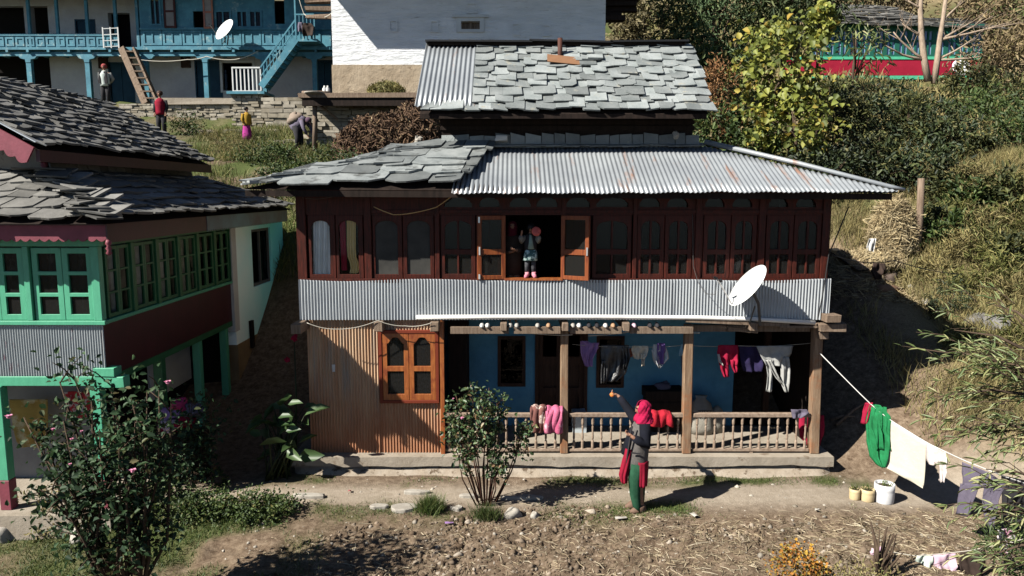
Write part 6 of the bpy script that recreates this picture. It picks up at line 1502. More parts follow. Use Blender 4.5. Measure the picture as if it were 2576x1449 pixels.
c=PZ(2215,1440,0); c.z=H(c.x,c.y); t=thing('dry_bush','bare dry bush stump with twigs holding the string line','bush',c); b=B()
for k in range(16):
    e=c+V3((R.uniform(-.13,.2),R.uniform(-.1,.1),R.uniform(.25,.62))); b.tube([c+V3((R.uniform(-.04,.08),R.uniform(-.04,.04),-.05)),c.lerp(e,.5)+V3((R.uniform(-.04,.04),0,0)),e],[.02,.014,.006],5)
e=PY(2190,1312,8.45); b.tube([c,c.lerp(e,.5)+V3((.02,0,0)),e],[.035,.028,.010],6)
build('twigs',b,M['bark'],t,True)
# ---- willow hanging in from the right edge, close to the camera
def willow(name,label,base,limbs,n,L,mt,W=.16):
    t=thing(name,label,'willow',base); b=B(); P=[];D=[];Nn=[]
    b.tube([base+V3((0,0,-.2)),base+V3((-.05,0,1.0)),base+V3((-.1,.1,2.2))],[.07,.055,.04],8)
    build('trunk',b,M['bark'],t,True); b=B()
    for (a,e,c_) in limbs:
        a=Vector(a);e=Vector(e); 
        for q_ in range(c_):
            st=a.lerp(e,R.uniform(0,.75))+V3((R.gauss(0,.09),R.gauss(0,.12),R.gauss(0,.08)))
            d=(e-a).normalized()*R.uniform(.25,.6)+V3((R.uniform(-.15,.12),R.uniform(-.15,.15),R.uniform(-.12,.16)))
            m_=st+d*.5+V3((0,0,.04)); en=st+d+V3((0,0,-.06)); b.tube([st,m_,en],[.006,.005,.002],4)
            for j in range(n):
                s=R.random(); p=st.lerp(m_,s*2) if s<.5 else m_.lerp(en,s*2-1); P.append(tuple(p))
                dd_=d.normalized()*.75+V3((R.uniform(-.6,.6),R.uniform(-.6,.6),R.uniform(-.75,.35))); D.append(tuple(dd_)); Nn.append((R.uniform(-.6,.2),R.uniform(-.8,.2),1))
        b.tube([a,a.lerp(e,.5)+V3((0,0,.08)),e],[.022,.014,.004],6)
    build('branches',b,M['bark'],t,True)
    l=NR.uniform(L[0],L[1],len(P)); leafmesh('leaves',np.array(P),np.array(D),np.array(Nn),l,l*W,mt,t)
wb=PY(2680,1500,7.0); wb.z=H(wb.x,wb.y)
W_=lambda u,v,Y=7.3: PY(u,v,Y)
willow('willow','pale green willow leaning in from the right edge',wb,[(W_(2640,960,7.2),W_(2330,880,7.6),16),(W_(2650,1000,7.3),W_(2335,1000,7.5),18),(W_(2660,1080,7.3),W_(2420,1090,7.3),16),(W_(2620,900,7.6),W_(2400,830,8.0),9),(W_(2660,1120,7.0),W_(2440,1060,7.2),14),(W_(2640,980,7.0),W_(2480,900,7.3),14),(W_(2660,1240,6.8),W_(2480,1180,7.0),10),(W_(2660,1300,6.9),W_(2470,1300,7.0),11),(W_(2660,1380,6.9),W_(2480,1400,7.1),10),(W_(2640,850,7.5),W_(2480,760,8.2),6)],10,(.075,.16),M['willow'],.14)
wb=PY(2660,1330,8.2); wb.z=H(wb.x,wb.y)
bush('leafy_shrub','fresh green shrub under the willow at the right edge','shrub',wb,PY(2560,1370,8.0),(.33,.3,.35),26,22,(.05,.10),.22,M['midleaf'],stems=6,sr=.008)
# dark willow shadowed shrub on the bank
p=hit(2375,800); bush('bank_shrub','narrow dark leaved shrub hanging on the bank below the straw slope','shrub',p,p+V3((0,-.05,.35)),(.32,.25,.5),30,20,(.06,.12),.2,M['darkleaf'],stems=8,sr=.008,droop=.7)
# ---- slope plants: dry grass as one mass
def scatter(n,x0,x1,y0,y1,dens):
    x=NR.uniform(x0,x1,n*3); y=NR.uniform(y0,y1,n*3); k=NR.random(n*3)<dens(x,y); x=x[k][:n];y=y[k][:n]
    return np.stack([x,y,Hv(x,y)-.01],1)
hd=lambda x,y: np.clip((x-6.4-(y<11)*.8)/.9,0,1)*np.clip((y-9.8)/.8,0,1)*np.clip((fbm(x*.8,y*.8,3,51)-.28)*4,0,1)
P=scatter(60000,6.2,14,9.6,19,hd); o=blades('dry_grass',P,NR.uniform(.12,.5,len(P))*(.55+.9*fbm(P[:,0]*.9,P[:,1]*.9,3,91)),.45,.006,M['drygrass']); tag(o,kind='stuff')
hd2=lambda x,y: np.clip((fbm(x*.6,y*.6,3,53)-.27)*5,0,1)
P=scatter(42000,-11,4,16.5,29,hd2); o=blades('meadow_grass',P,NR.uniform(.12,.4,len(P)),.4,.010,islandmat('meadow_blade',[(0,(.07,.10,.02)),(.5,(.14,.16,.04)),(.8,(.24,.22,.08)),(1,(.32,.27,.12))],transl=.25,nscale=.6)); tag(o,kind='stuff')
P=scatter(26000,6,32,19,45,lambda x,y:np.clip((fbm(x*.4,y*.4,3,57)-.3)*5,0,1)); o=blades('hillside_grass',P,NR.uniform(.2,.7,len(P)),.4,.02,M['drygrass']); tag(o,kind='stuff')
P=scatter(9000,-6,3,30,60,lambda x,y:0*x+1); 
# short grass in the yard
gd=lambda x,y: (np.clip((fbm(x*.9,y*.9,4,21)-.41)*6,0,1))*np.maximum(np.exp(-((y-9.74)/.20)**2),.8*np.exp(-((y-10.78)/.15)**2))*(x<5)*(x>-3.2)
P=scatter(22000,-3.5,5,9.2,11.1,gd); o=blades('yard_grass',P,NR.uniform(.02,.065,len(P)),.5,.0045,M['grasst']); tag(o,kind='stuff')
gl=lambda x,y: np.clip((-2.2-x)/1.5,0,1)*np.clip((9.75-y)/.3,0,1)*np.clip((fbm(x*.9,y*.9,4,21)-.40)*6,0,1)
P=scatter(12000,-7,-2,7.4,9.8,gl); o=blades('bank_grass',P,NR.uniform(.03,.10,len(P)),.5,.005,M['grasst']); tag(o,kind='stuff')
# clods, stones and straw on the ploughed soil
def clods(name,P,r,m,flat=.75):
    n=len(P); base=np.array([(1,0,0),(.5,.87,.1),(-.5,.87,0),(-1,0,.1),(-.5,-.87,0),(.5,-.87,.1),(.1,0,.9),(0,0,-.6)])
    rr_=r[:,None,None]*(1+NR.normal(0,.22,(n,8,1))); V=base[None]*rr_*np.array([1,1,flat]); a=NR.uniform(0,6.28,n); ca,sa=np.cos(a)[:,None],np.sin(a)[:,None]
    X=V[:,:,0]*ca-V[:,:,1]*sa; Y=V[:,:,0]*sa+V[:,:,1]*ca
    V=np.stack([X,Y,V[:,:,2]],-1)+P[:,None,:]
    tri=np.array([(i,(i+1)%6,6) for i in range(6)]+[((i+1)%6,i,7) for i in range(6)])
    return npmesh(name,V.reshape(-1,3),(np.arange(n)[:,None,None]*8+tri[None]).reshape(-1,3),m)
fd_=lambda x,y: np.clip(field(x,y)*1.0,0,1)*(1-np.clip((-2.3-x)/1.,0,1))*np.clip(1.05-np.clip(x-2.2,0,4)*.33,.12,1)*np.clip((fbm(x*1.3,y*1.3,3,61)-.25)*3,0,1)
P=scatter(16000,-4,7,7.3,10,fd_); o=clods('soil_clods',P,np.abs(NR.normal(0,.019,len(P)))+.007,islandmat('clod',[(0,(.085,.058,.038)),(.5,(.155,.115,.08)),(.9,(.25,.195,.145)),(1,(.38,.33,.27))],rough=1,spec=.05,transl=0,nscale=2)); tag(o,kind='stuff')
sd_=lambda x,y: np.clip(field(x,y),0,1)*np.clip(.35+np.clip(x-1.0,0,3)*.25,0,1)*(1-np.clip((-2.5-x),0,1))
P=scatter(14000,-4,8.5,7.3,10.2,sd_); P[:,2]+=.015; T=np.stack([NR.normal(size=len(P)),NR.normal(size=len(P)),NR.normal(0,.12,len(P))],1); o=straws('straw_litter_field',P,T,NR.uniform(.03,.2,len(P)),.0040,islandmat('field_straw',[(0,(.16,.12,.07)),(.6,(.34,.27,.17)),(1,(.50,.43,.31))],transl=0,nscale=2)); tag(o,kind='stuff')
P=scatter(700,-4,6,8.5,11.0,lambda x,y:.6+0*x); o=clods('pebbles',P,np.abs(NR.normal(0,.016,len(P)))+.008,islandmat('pebble',[(0,(.20,.17,.13)),(1,(.42,.38,.32))],transl=0)); tag(o,kind='stuff')
# ---- background trees and bushes
def tree(name,label,cat,base,h,crown,k,per,L,W,m,trunkm,limbs=7,tr=.12,droop=0,spread=None,group=None,upd=.1):
    t=thing(name,label,cat,base,group); base=Vector(base); b=B(); cc,cr=Vector(crown[0]),crown[1]
    top=cc+V3((0,0,cr[2]*.5)); b.tube([base+V3((0,0,-.3)),base.lerp(top,.4)+V3((R.uniform(-.2,.2),0,0)),base.lerp(top,.75),top],[tr,tr*.75,tr*.5,tr*.15],8); build('trunk',b,trunkm,t,True)
    spread=spread or min(cr)*.2
    P,C_,d=clumps(tuple(cc),cr,k,per,spread,.35); b=B()
    for q_ in range(limbs):
        s=base.lerp(top,R.uniform(.3,.8)); e=Vector(C_[R.randrange(len(C_))]); b.tube([s,s.lerp(e,.5)+V3((0,0,.15)),e],[tr*.4,tr*.25,tr*.08],5)
    build('limbs',b,trunkm,t,True)
    D=rdir(len(P),upd)+d*.6; D[:,2]-=droop; N_=rdir(len(P),1)+np.array([-.4,-.5,.3]); l=NR.uniform(L[0],L[1],len(P)); leafmesh('crown',P,D,N_,l,l*W,m,t)
    return t
def gp(u,v,Y): p=PY(u,v,Y); p.z=H(p.x,p.y); return p
def cr_(u,v,Y): return tuple(PY(u,v,Y))
# yellow leaved tree right of the roof
tree('yellow_tree','tree with large yellowing heart shaped leaves right of the attic roof','tree',gp(1990,380,19),4,(cr_(1960,175,19),(1.25,1.0,1.4)),95,13,(.08,.21),.85,M['yellowleaf'],M['bark'],10,.09,droop=.4)
tree('yellow_tree','lower yellow green tree in front of the dark thicket','tree',gp(2020,400,18),3,(cr_(1990,310,18),(1.2,.8,.75)),62,11,(.09,.2),.85,M['yellowleaf'],M['bark'],6,.06,droop=.4)
tree('yellow_tree','yellow sapling top rising above the yellow leaved tree','tree',gp(2040,380,19.5),4,(cr_(2060,60,19.5),(.35,.35,.55)),22,14,(.12,.2),.85,M['yellowleaf'],M['bark'],4,.05,droop=.4)
# tall willows behind the attic
tree('willow_tree','tall green willow behind the attic roof ridge','tree',gp(1800,250,29),8,(cr_(1790,60,29),(1.9,1.6,2.4)),190,24,(.18,.38),.2,islandmat('tall_willow_leaf',[(0,(.04,.075,.03)),(.6,(.09,.15,.06)),(1,(.17,.22,.10))],transl=.25,nscale=.5),M['bark'],10,.16,droop=.3)
tree('willow_tree','second green willow left of the distant red house','tree',gp(2010,250,29),8,(cr_(1990,20,28.5),(2.0,1.5,1.5)),150,24,(.18,.38),.2,islandmat('tall_willow_leaf_b',[(0,(.03,.055,.02)),(.6,(.07,.10,.035)),(1,(.14,.16,.06))],transl=.25,nscale=.5),M['bark'],10,.14,droop=.3)
tree('willow_tree','thin pale willow in front of the blue panes','tree',gp(2150,300,27),7,(cr_(2150,130,27),(1.1,1.0,1.5)),14,14,(.2,.38),.18,M['willow'],M['bark'],9,.08,droop=.6)
tree('shrub_tree','grey brown shrubby tree right of the white house','tree',gp(1620,220,33),6,(cr_(1620,110,33),(1.6,1.2,2.2)),110,22,(.15,.3),.4,islandmat('greybrown_leaf',[(0,(.08,.07,.03)),(.6,(.17,.14,.07)),(1,(.26,.22,.11))],transl=.2,nscale=.5),M['bark'],12,.12)
tree('shrub_tree','olive bush above the ridge at the top','tree',gp(1660,150,38),5,(cr_(1670,20,38),(2.6,1.5,2.0)),110,22,(.15,.32),.4,islandmat('olive_leaf',[(0,(.08,.09,.03)),(.6,(.19,.18,.06)),(1,(.3,.26,.1))],transl=.2,nscale=.5),M['bark'],6,.12)
# bare tree
bt=thing('bare_tree','bare pale tree with two trunks in front of the red house','tree',gp(2350,210,27)); base=bt.location.copy()
def limb(b,p,d,L,r,dep,rg):
    pts=[p]; q_=p.copy(); dd=d.copy()
    for k in range(4): dd=(dd+V3((rg.uniform(-.16,.16),rg.uniform(-.16,.16),rg.uniform(-.03,.12)))).normalized(); q_=q_+dd*L/4; pts.append(q_.copy())
    b.tube(pts,[r*(1-.16*k) for k in range(5)],6 if dep>1 else 4)
    if dep>0:
        for k in range(rg.choice((3,4))):
            i=rg.choice((1,2,3,4)); nd=(dd+V3((rg.uniform(-1,1),rg.uniform(-1,1),rg.uniform(-.1,.8)))).normalized(); limb(b,pts[i],nd,L*rg.uniform(.5,.75),r*(1-.16*i)*.6,dep-1,rg)
rg=random.Random(14); b=B()
tA=[PY(2335,205,27),PY(2325,150,27),PY(2318,90,27),PY(2315,20,27),PY(2318,-60,27)]; tB=[PY(2350,210,27),PY(2358,150,27),PY(2364,100,27),PY(2372,50,27),PY(2384,-40,27)]
b.tube(tA,[.13,.115,.10,.085,.06],8); b.tube(tB,[.12,.105,.09,.075,.06],8); build('trunk',b,M['palebark'],bt,True)
b=B()
for (pt,u,v) in ((tA[1],2240,90),(tA[2],2270,60),(tB[1],2440,110),(tB[1],2470,150),(tB[2],2450,60),(tB[3],2420,10),(tA[3],2280,10),(tB[2],2520,85),(tA[1],2210,130)):
    e=PY(u,v,27); limb(b,pt,(e-pt).normalized(),(e-pt).length,.055,2,rg)
build('limbs',b,M['palebark'],bt,True)
# dark thicket and bushes on the right
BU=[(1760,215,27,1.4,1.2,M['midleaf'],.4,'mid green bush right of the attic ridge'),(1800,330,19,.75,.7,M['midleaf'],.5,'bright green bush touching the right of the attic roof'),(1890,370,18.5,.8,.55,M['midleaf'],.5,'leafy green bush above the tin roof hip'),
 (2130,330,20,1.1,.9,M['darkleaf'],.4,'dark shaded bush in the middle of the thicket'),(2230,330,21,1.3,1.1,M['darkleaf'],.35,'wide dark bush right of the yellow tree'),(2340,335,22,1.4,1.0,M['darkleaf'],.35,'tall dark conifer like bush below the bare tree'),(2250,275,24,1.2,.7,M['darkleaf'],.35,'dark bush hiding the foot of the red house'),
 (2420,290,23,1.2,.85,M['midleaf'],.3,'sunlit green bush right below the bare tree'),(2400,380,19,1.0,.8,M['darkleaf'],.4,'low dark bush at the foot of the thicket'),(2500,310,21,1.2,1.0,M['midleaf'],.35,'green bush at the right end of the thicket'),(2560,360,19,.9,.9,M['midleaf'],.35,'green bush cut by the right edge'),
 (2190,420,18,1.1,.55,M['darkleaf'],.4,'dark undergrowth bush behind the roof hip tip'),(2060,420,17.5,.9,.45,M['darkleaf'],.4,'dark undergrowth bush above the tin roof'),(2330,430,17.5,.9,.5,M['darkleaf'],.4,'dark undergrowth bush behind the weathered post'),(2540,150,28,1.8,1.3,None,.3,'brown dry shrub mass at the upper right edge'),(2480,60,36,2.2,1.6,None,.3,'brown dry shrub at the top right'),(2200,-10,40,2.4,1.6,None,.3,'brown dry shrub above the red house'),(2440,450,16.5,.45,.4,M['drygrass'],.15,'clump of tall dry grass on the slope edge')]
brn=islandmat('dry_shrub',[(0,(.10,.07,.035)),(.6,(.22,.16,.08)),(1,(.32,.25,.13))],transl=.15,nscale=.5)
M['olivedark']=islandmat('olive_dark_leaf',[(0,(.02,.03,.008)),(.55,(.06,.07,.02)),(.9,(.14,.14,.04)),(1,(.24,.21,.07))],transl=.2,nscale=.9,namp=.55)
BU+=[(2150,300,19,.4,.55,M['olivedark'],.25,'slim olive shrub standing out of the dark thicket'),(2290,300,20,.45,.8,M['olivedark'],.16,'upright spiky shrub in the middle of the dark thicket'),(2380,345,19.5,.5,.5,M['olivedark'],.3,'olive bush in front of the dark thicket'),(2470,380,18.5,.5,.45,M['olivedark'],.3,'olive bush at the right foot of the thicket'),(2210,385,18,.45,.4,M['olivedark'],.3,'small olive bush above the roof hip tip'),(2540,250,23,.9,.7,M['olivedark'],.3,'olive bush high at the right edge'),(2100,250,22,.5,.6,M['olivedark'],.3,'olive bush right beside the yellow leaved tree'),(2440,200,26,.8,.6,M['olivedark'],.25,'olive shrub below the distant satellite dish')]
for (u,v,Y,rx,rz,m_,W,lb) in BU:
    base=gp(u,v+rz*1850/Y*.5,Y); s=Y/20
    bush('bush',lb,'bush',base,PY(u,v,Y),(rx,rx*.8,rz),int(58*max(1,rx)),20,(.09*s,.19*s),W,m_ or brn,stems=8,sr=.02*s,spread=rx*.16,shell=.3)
# russet vine
for (u,v,rx,rz,lb) in ((1810,225,.42,.75,'russet dead creeper hanging left of the yellow tree'),(1830,330,.28,.5,'russet dead creeper trailing down to the tin roof')):
    bush('creeper',lb,'creeper',gp(u,v+60,19),PY(u,v,19),(rx,.4,rz),40,22,(.06,.13),.25,M['redvine'],stems=8,sr=.01,spread=.12)
# bushes in the gap behind, left of the main roof
for (u,v,Y,rx,rz,m_,lb) in ((640,400,22.5,.75,.5,M['midleaf'],'round green bush in the meadow below the girl'),(700,395,22,.6,.42,M['midleaf'],'green bush right of the round meadow bush'),(590,395,22.5,.75,.45,M['drygrass'],'tan dry bush by the end of the slate roof'),(560,350,24.5,.7,.4,M['drygrass'],'tan weed clump under the low rubble wall'),(740,440,19.5,.7,.4,M['midleaf'],'green weeds close above the slate hip'),(690,450,19,.5,.4,M['midleaf'],'green weeds at the left tip of the slate hip'),(470,320,26.5,.7,.35,M['midleaf'],'green weeds on the rubble wall behind the attic'),(840,405,20.5,.7,.3,M['midleaf'],'weeds in front of the compost heap'),(735,560,19.2,.55,1.0,M['midleaf'],'sunlit bush seen in the gap between the houses'),(738,690,18.6,.4,1.0,M['darkleaf'],'dark creeper bush in the gap between the houses')):
    bush('bush',lb,'bush',gp(u,v+20,Y),PY(u,v,Y),(rx,rx*.7,rz),int(60*max(.7,rx)),22,(.05,.12),.45 if m_ is not M['drygrass'] else .15,m_,stems=6,sr=.012,spread=rx*.18,shell=.3)

# ---- slope scrub on the right bank
M['scrub']=islandmat('olive_scrub',[(0,(.07,.085,.02)),(.5,(.15,.16,.04)),(.85,(.26,.24,.08)),(1,(.34,.29,.12))],rough=.7,transl=.25,nscale=1)
SB=[(2420,470,15.5,.5,.35,'scrub','olive scrub at the top of the dry slope'),(2520,480,15.5,.6,.45,'drygrass','tan scrub mound at the top right of the slope'),(2400,540,14.6,.45,.3,'scrub','olive scrub clump right of the weathered post'),(2480,560,14.2,.55,.35,'drygrass','tan tussock midway up the dry slope'),(2560,560,14,.5,.4,'scrub','yellow green scrub at the right edge of the slope'),
(2340,600,14.2,.35,.35,'midleaf','green weed clump at the foot of the weathered post'),(2420,630,13.4,.5,.32,'drygrass','tan grass mound above the grey boulders'),(2520,650,13.2,.6,.4,'scrub','olive grassy mound near the right edge'),(2360,680,13,.35,.3,'drygrass','dry clump beside the dark leaved bank shrub'),(2450,720,12.6,.5,.25,'scrub','low olive clump above the left boulder'),(2550,740,12.4,.5,.35,'drygrass','tan clump right of the boulders'),
(2500,880,11.2,.5,.25,'drygrass','dry clump below the grey boulders'),(2420,860,11.5,.35,.2,'scrub','small olive clump below the left boulder'),(2300,690,13,.3,.2,'drygrass','dry tuft by the brown stone'),(2560,870,11,.4,.35,'scrub','olive clump behind the willow leaves'),
(2380,500,15,.55,.7,'olivedark','tall dark olive shrub behind the weathered post'),(2450,520,15,.5,.6,'midleaf','bushy green shrub on the upper dry slope'),(2540,520,14.5,.6,.7,'olivedark','tall olive shrub at the upper right edge'),(2480,610,13.8,.4,.5,'scrub','upright yellow green shrub in the middle of the slope'),(2560,650,13,.45,.6,'olivedark','dark olive shrub at the right edge above the boulders'),(2400,580,14,.35,.4,'midleaf','round green shrub right of the straw heap'),(2330,560,15,.3,.4,'olivedark','small dark shrub close behind the weathered post'),(2500,700,12.8,.4,.45,'scrub','tangled scrub just above the right boulder')]
for (u,v,Y,rx,rz,mm,lb) in SB:
    g_=hit(u,v+15); c=g_+V3((0,0,rz*.35))
    t=bush('scrub',lb,'scrub',g_,c,(rx*1.1,rx*.8,rz*.95),int(46*rx/.5),22,(.07,.2),(.13 if mm in ('scrub','drygrass') else .35),M[mm],stems=5,sr=.007,spread=rx*.2,shell=.2,droop=-.3)
for (u,v,Y,r,lb) in ((2390,790,12.2,.09,'small grey stone left of the boulders'),(2330,760,12.4,.11,'pale stone on the bare bank'),(2540,820,11.8,.13,'grey stone right of the boulders'),(2290,720,12.7,.08,'small pale stone right of the reddish log')): boulder('stone',lb,u,v,Y,r,(1.2,.9,.7),M['stonelight'],.3,'stone')
# ================================================================ people
M['skin']=mat('skin',(.36,.19,.12),(.30,.15,.095),scale=9,rough=.6,bump=.1,spec=.3)
M['hair']=plain('black_hair',(.012,.010,.010),.5)
M['navysleeve']=mat('navy_wool',(.009,.010,.018),(.005,.006,.010),scale=9,rough=.9,bump=.3,bscale=60)
M['vest']=mat('grey_wool_vest',(.14,.128,.12),(.10,.092,.086),scale=30,rough=.95,bump=.4,bscale=80)
M['kurta']=mat('crimson_kurta',(.30,.008,.03),(.20,.006,.022),scale=7,rough=.85,bump=.2)
M['bottle']=mat('bottle_green_cotton',(.022,.085,.045),(.012,.055,.028),scale=7,rough=.9,bump=.2)
M['shoe']=plain('brown_shoe',(.16,.10,.07),.7)
def skin(name,nodes,edges,m,parent,sub=2):
    me=bpy.data.meshes.new(name); me.from_pydata([n[:3] for n in nodes],edges,[]); me.materials.append(m)
    o=bpy.data.objects.new(name,me); COL.objects.link(o); _par(o,parent)
    sk=o.modifiers.new('skin','SKIN'); sk.use_smooth_shade=True; sk.branch_smoothing=.6
    for i,n in enumerate(nodes):
        d=me.skin_vertices[0].data[i]; d.radius=(n[3],n[4] if len(n)>4 else n[3]); d.use_root=(i==0)
    ss=o.modifiers.new('smooth','SUBSURF'); ss.levels=sub; ss.render_levels=sub
    return o
def body(t,J,s,fing=True,m=None,name='body'):
    """J: dict of joints (Vectors); s: scale (1 = adult of 1.6 m)"""
    nd=[];ed=[];ix={}
    def N_(k,p,r,r2=None,par=None):
        ix[k]=len(nd); nd.append((p.x,p.y,p.z,r*s,(r2 or r)*s))
        if par is not None: ed.append((ix[par],ix[k]))
    N_('pel',J['pel'],.125,.10); N_('waist',J['pel'].lerp(J['chest'],.45),.115,.09,'pel'); N_('chest',J['chest'],.135,.10,'waist'); N_('neck0',J['neck'],.052,None,'chest')
    N_('head0',J['neck'].lerp(J['head'],.45),.055,None,'neck0'); N_('head1',J['head'],.088,.098,'head0'); up=(J['head']-J['neck']).normalized(); N_('head2',J['head']+up*.065*s,.075,.082,'head1')
    f=J['face'].normalized(); N_('nose',J['head']+f*.098*s-up*.01*s,.014,None,'head1'); N_('chin',J['head']+f*.062*s-up*.085*s,.035,None,'head1')
    for sd in 'LR':
        N_('sh'+sd,J['sh'+sd],.055,None,'chest'); N_('el'+sd,J['el'+sd],.040,None,'sh'+sd); N_('wr'+sd,J['wr'+sd],.026,.022,'el'+sd)
        d=J['ha'+sd]-J['wr'+sd]; L=d.length or .01; d=d.normalized()
        N_('pa'+sd,J['wr'+sd]+d*.055*s,.034,.018,'wr'+sd); 
        N_('hp'+sd,J['hip'+sd],.085,None,'pel'); N_('kn'+sd,J['kn'+sd],.056,None,'hp'+sd); N_('an'+sd,J['an'+sd],.038,None,'kn'+sd); N_('to'+sd,J['to'+sd],.032,.025,'an'+sd)
        if fing:
            side=J.get('hs'+sd,d.cross(Vector((0,0,1)))).normalized(); nrm=side.cross(d).normalized(); cu=J.get('curl'+sd,.5)
            for k in range(4):
                o_=(k-1.5)*.018*s; ln=(.062,.074,.070,.052)[k]*s
                p0=J['wr'+sd]+d*.085*s+side*o_; p1=p0+(d*(1-cu*.3)+nrm*cu*.5)*ln*.5; p2=p1+(d*(1-cu)+nrm*cu*1.0)*ln*.5
                N_(f'f{k}a{sd}',p0,.0095,None,'pa'+sd); N_(f'f{k}b{sd}',p1,.0085,None,f'f{k}a{sd}'); N_(f'f{k}c{sd}',p2,.007,None,f'f{k}b{sd}')
            p0=J['wr'+sd]+d*.045*s-side*.034*s; p1=p0+(d*.8-side*.5+nrm*.2).normalized()*.032*s; p2=p1+(d+nrm*.4).normalized()*.028*s
            N_('ta'+sd,p0,.012,None,'pa'+sd); N_('tb'+sd,p1,.010,None,'ta'+sd); N_('tc'+sd,p2,.008,None,'tb'+sd)
    return skin(name,nd,ed,m or M['skin'],t)
def face(t,c,f,s,par):
    f=f.normalized(); up=Vector((0,0,1)); sd=f.cross(up).normalized(); b=B()
    for k in (-1,1): b.blob(c+f*.088*s+sd*(.032*k*s)+up*.005*s,.012*s,8,6,0)
    build('eyes',b,M['black'],par)
    b=B(); b.tube([c+f*.090*s-sd*.022*s-up*.048*s,c+f*.097*s-up*.050*s,c+f*.090*s+sd*.022*s-up*.048*s],.006*s,6); build('mouth',b,plain('lips',(.28,.09,.07),.6),par)
# ---- woman in the yard, waving
YW_=9.79
def wq(u,v,dy=0): return PY(u,v,YW_+dy)
woman=thing('person','woman in red headscarf, grey vest and green trousers, arm raised in the yard','person',wq(1607,1283))
J=dict(pel=wq(1606,1150),chest=wq(1608,1080),neck=wq(1612,1058),head=wq(1616,1028),face=Vector((-.97,.02,.12)),
 shL=wq(1606,1066,.15),elL=wq(1581,1030,.27),wrL=wq(1556,996,.36),haL=wq(1541,990,.38),shR=wq(1622,1070,-.13),elR=wq(1625,1120,-.20),wrR=wq(1592,1100,-.24),haR=wq(1578,1090,-.20),
 hipL=wq(1602,1165,.08),knL=wq(1598,1222,.10),anL=wq(1601,1275,.10),toL=wq(1583,1280,.05),hipR=wq(1610,1165,-.06),knR=wq(1608,1225,-.06),anR=wq(1614,1278,-.04),toR=wq(1593,1286,-.10),curlL=1.0,curlR=.6)
bo=body(woman,J,.98)
face(woman,J['head'],J['face'],.98,bo)
b=B(); p=wq(1540,993,.36); b.blob(p,.035,10,8,.05); tag(build('orange_fruit',b,plain('orange_peel',(.60,.20,.05),.5),None,True),'small orange fruit held up in the waving woman\'s hand','fruit')
# headscarf: hood with an open face, falling to the shoulders
b=B(); h=J['head']; f=Vector((-.97,.02,0)).normalized(); fa=math.atan2(f.y,f.x)
def hood(i,j):
    a=fa+.68+(2*PI-1.36)*i; z=h.z+.118-.30*j
    r=.103 if j<.55 else .103+.035*(j-.55)/.45
    if j<.34: r=.103*math.sqrt(max(.001,1-((.34-j)/.34)**2))
    w=1+.06*math.sin(a*4+j*11)+.05*math.sin(a*7-j*17)+.03*math.sin(a*13+j*23)
    return (h.x+.012+math.cos(a)*r*w,h.y+math.sin(a)*r*w,z)
b.grid(hood,56,30)
b.loft([(h.x-.005,h.y,h.z-.165,.115,.12),(h.x+.00,h.y,h.z-.12,.105,.105),(h.x+.005,h.y,h.z-.085,.088,.088)],20,fold=.06)
build('headscarf',b,mat('crimson_headscarf',(.48,.012,.075),(.34,.008,.05),scale=9,rough=.9,bump=.5,bscale=30,stretch=(1,1,3)),woman,True,solid=.006)
def ringpx(rows,Y=YW_,dep=.9):
    out=[]
    for (v,ul,ur,dy,ry) in rows:
        c=PY((ul+ur)/2,v,Y); out.append((c.x,Y+dy,c.z,abs(PY(ur,v,Y).x-PY(ul,v,Y).x)/2,ry))
    return out
b=B(); b.loft(ringpx([(1058,1603,1622,0,.06),(1064,1595,1629,0,.12),(1076,1589,1633,0,.155),(1100,1582,1634,0,.15),(1130,1578,1632,0,.145),(1155,1575,1630,0,.15),(1174,1574,1630,0,.155)][::-1]),28,fold=.05,kf=7); vs_=build('vest',b,M['vest'],woman,True)
b=B(); b.bar(wq(1590,1072,-.175),wq(1574,1172,-.10),.014,.02); build('vest_edge',b,M['darkcloth'],vs_)
b=B(); a=wq(1588,1139,-.175); e=wq(1612,1142,-.185); b.bar(a,e,.018,.012,up=(0,1,0)); build('pocket',b,M['darkcloth'],vs_)
b=B(); b.loft(ringpx([(1080,1584,1598,.0,.10),(1110,1573,1592,.02,.12),(1140,1562,1582,.03,.12)][::-1]),14); build('vest_front',b,M['navysleeve'],vs_,True)
b=B(); P_=[J['shL'],J['shL'].lerp(J['elL'],.5),J['elL'],J['elL'].lerp(J['wrL'],.5),J['wrL']+(J['elL']-J['wrL'])*.08]; b.tube(P_,[.078,.07,.062,.055,.045],14); 
build('sleeve',b,M['navysleeve'],woman,True)
b=B(); P_=[J['shR']+V3((0,0,.02)),J['shR'].lerp(J['elR'],.5),J['elR'],J['elR'].lerp(J['wrR'],.5),J['wrR']+(J['elR']-J['wrR'])*.1]; b.tube(P_,[.075,.078,.072,.062,.048],14); build('sleeve',b,M['navysleeve'],woman,True)
def panel(name,rows,dy,m,par,curv=.05,ph=0,n=16):
    # one hanging cloth panel wrapped round the legs: rows (v, ul, ur)
    b=B()
    def f(i,j):
        q=j*(len(rows)-1); k=min(int(q),len(rows)-2); t=q-k; a=rows[k]; e=rows[k+1]
        v=a[0]+(e[0]-a[0])*t; ul=a[1]+(e[1]-a[1])*t; ur=a[2]+(e[2]-a[2])*t
        p=PY(ul+(ur-ul)*i,v,YW_+dy); w=.012*math.sin(i*15+ph+j*1.5)*(.3+j)
        return (p.x,p.y-curv*math.sin(PI*i)+w,p.z+.008*math.sin(i*11+ph)*j)
    b.grid(f,n,12); return build(name,b,m,par,True,solid=.008)
panel('kurta',[(1160,1597,1630),(1190,1600,1629),(1222,1603,1627)],-.10,M['kurta'],woman,.075)
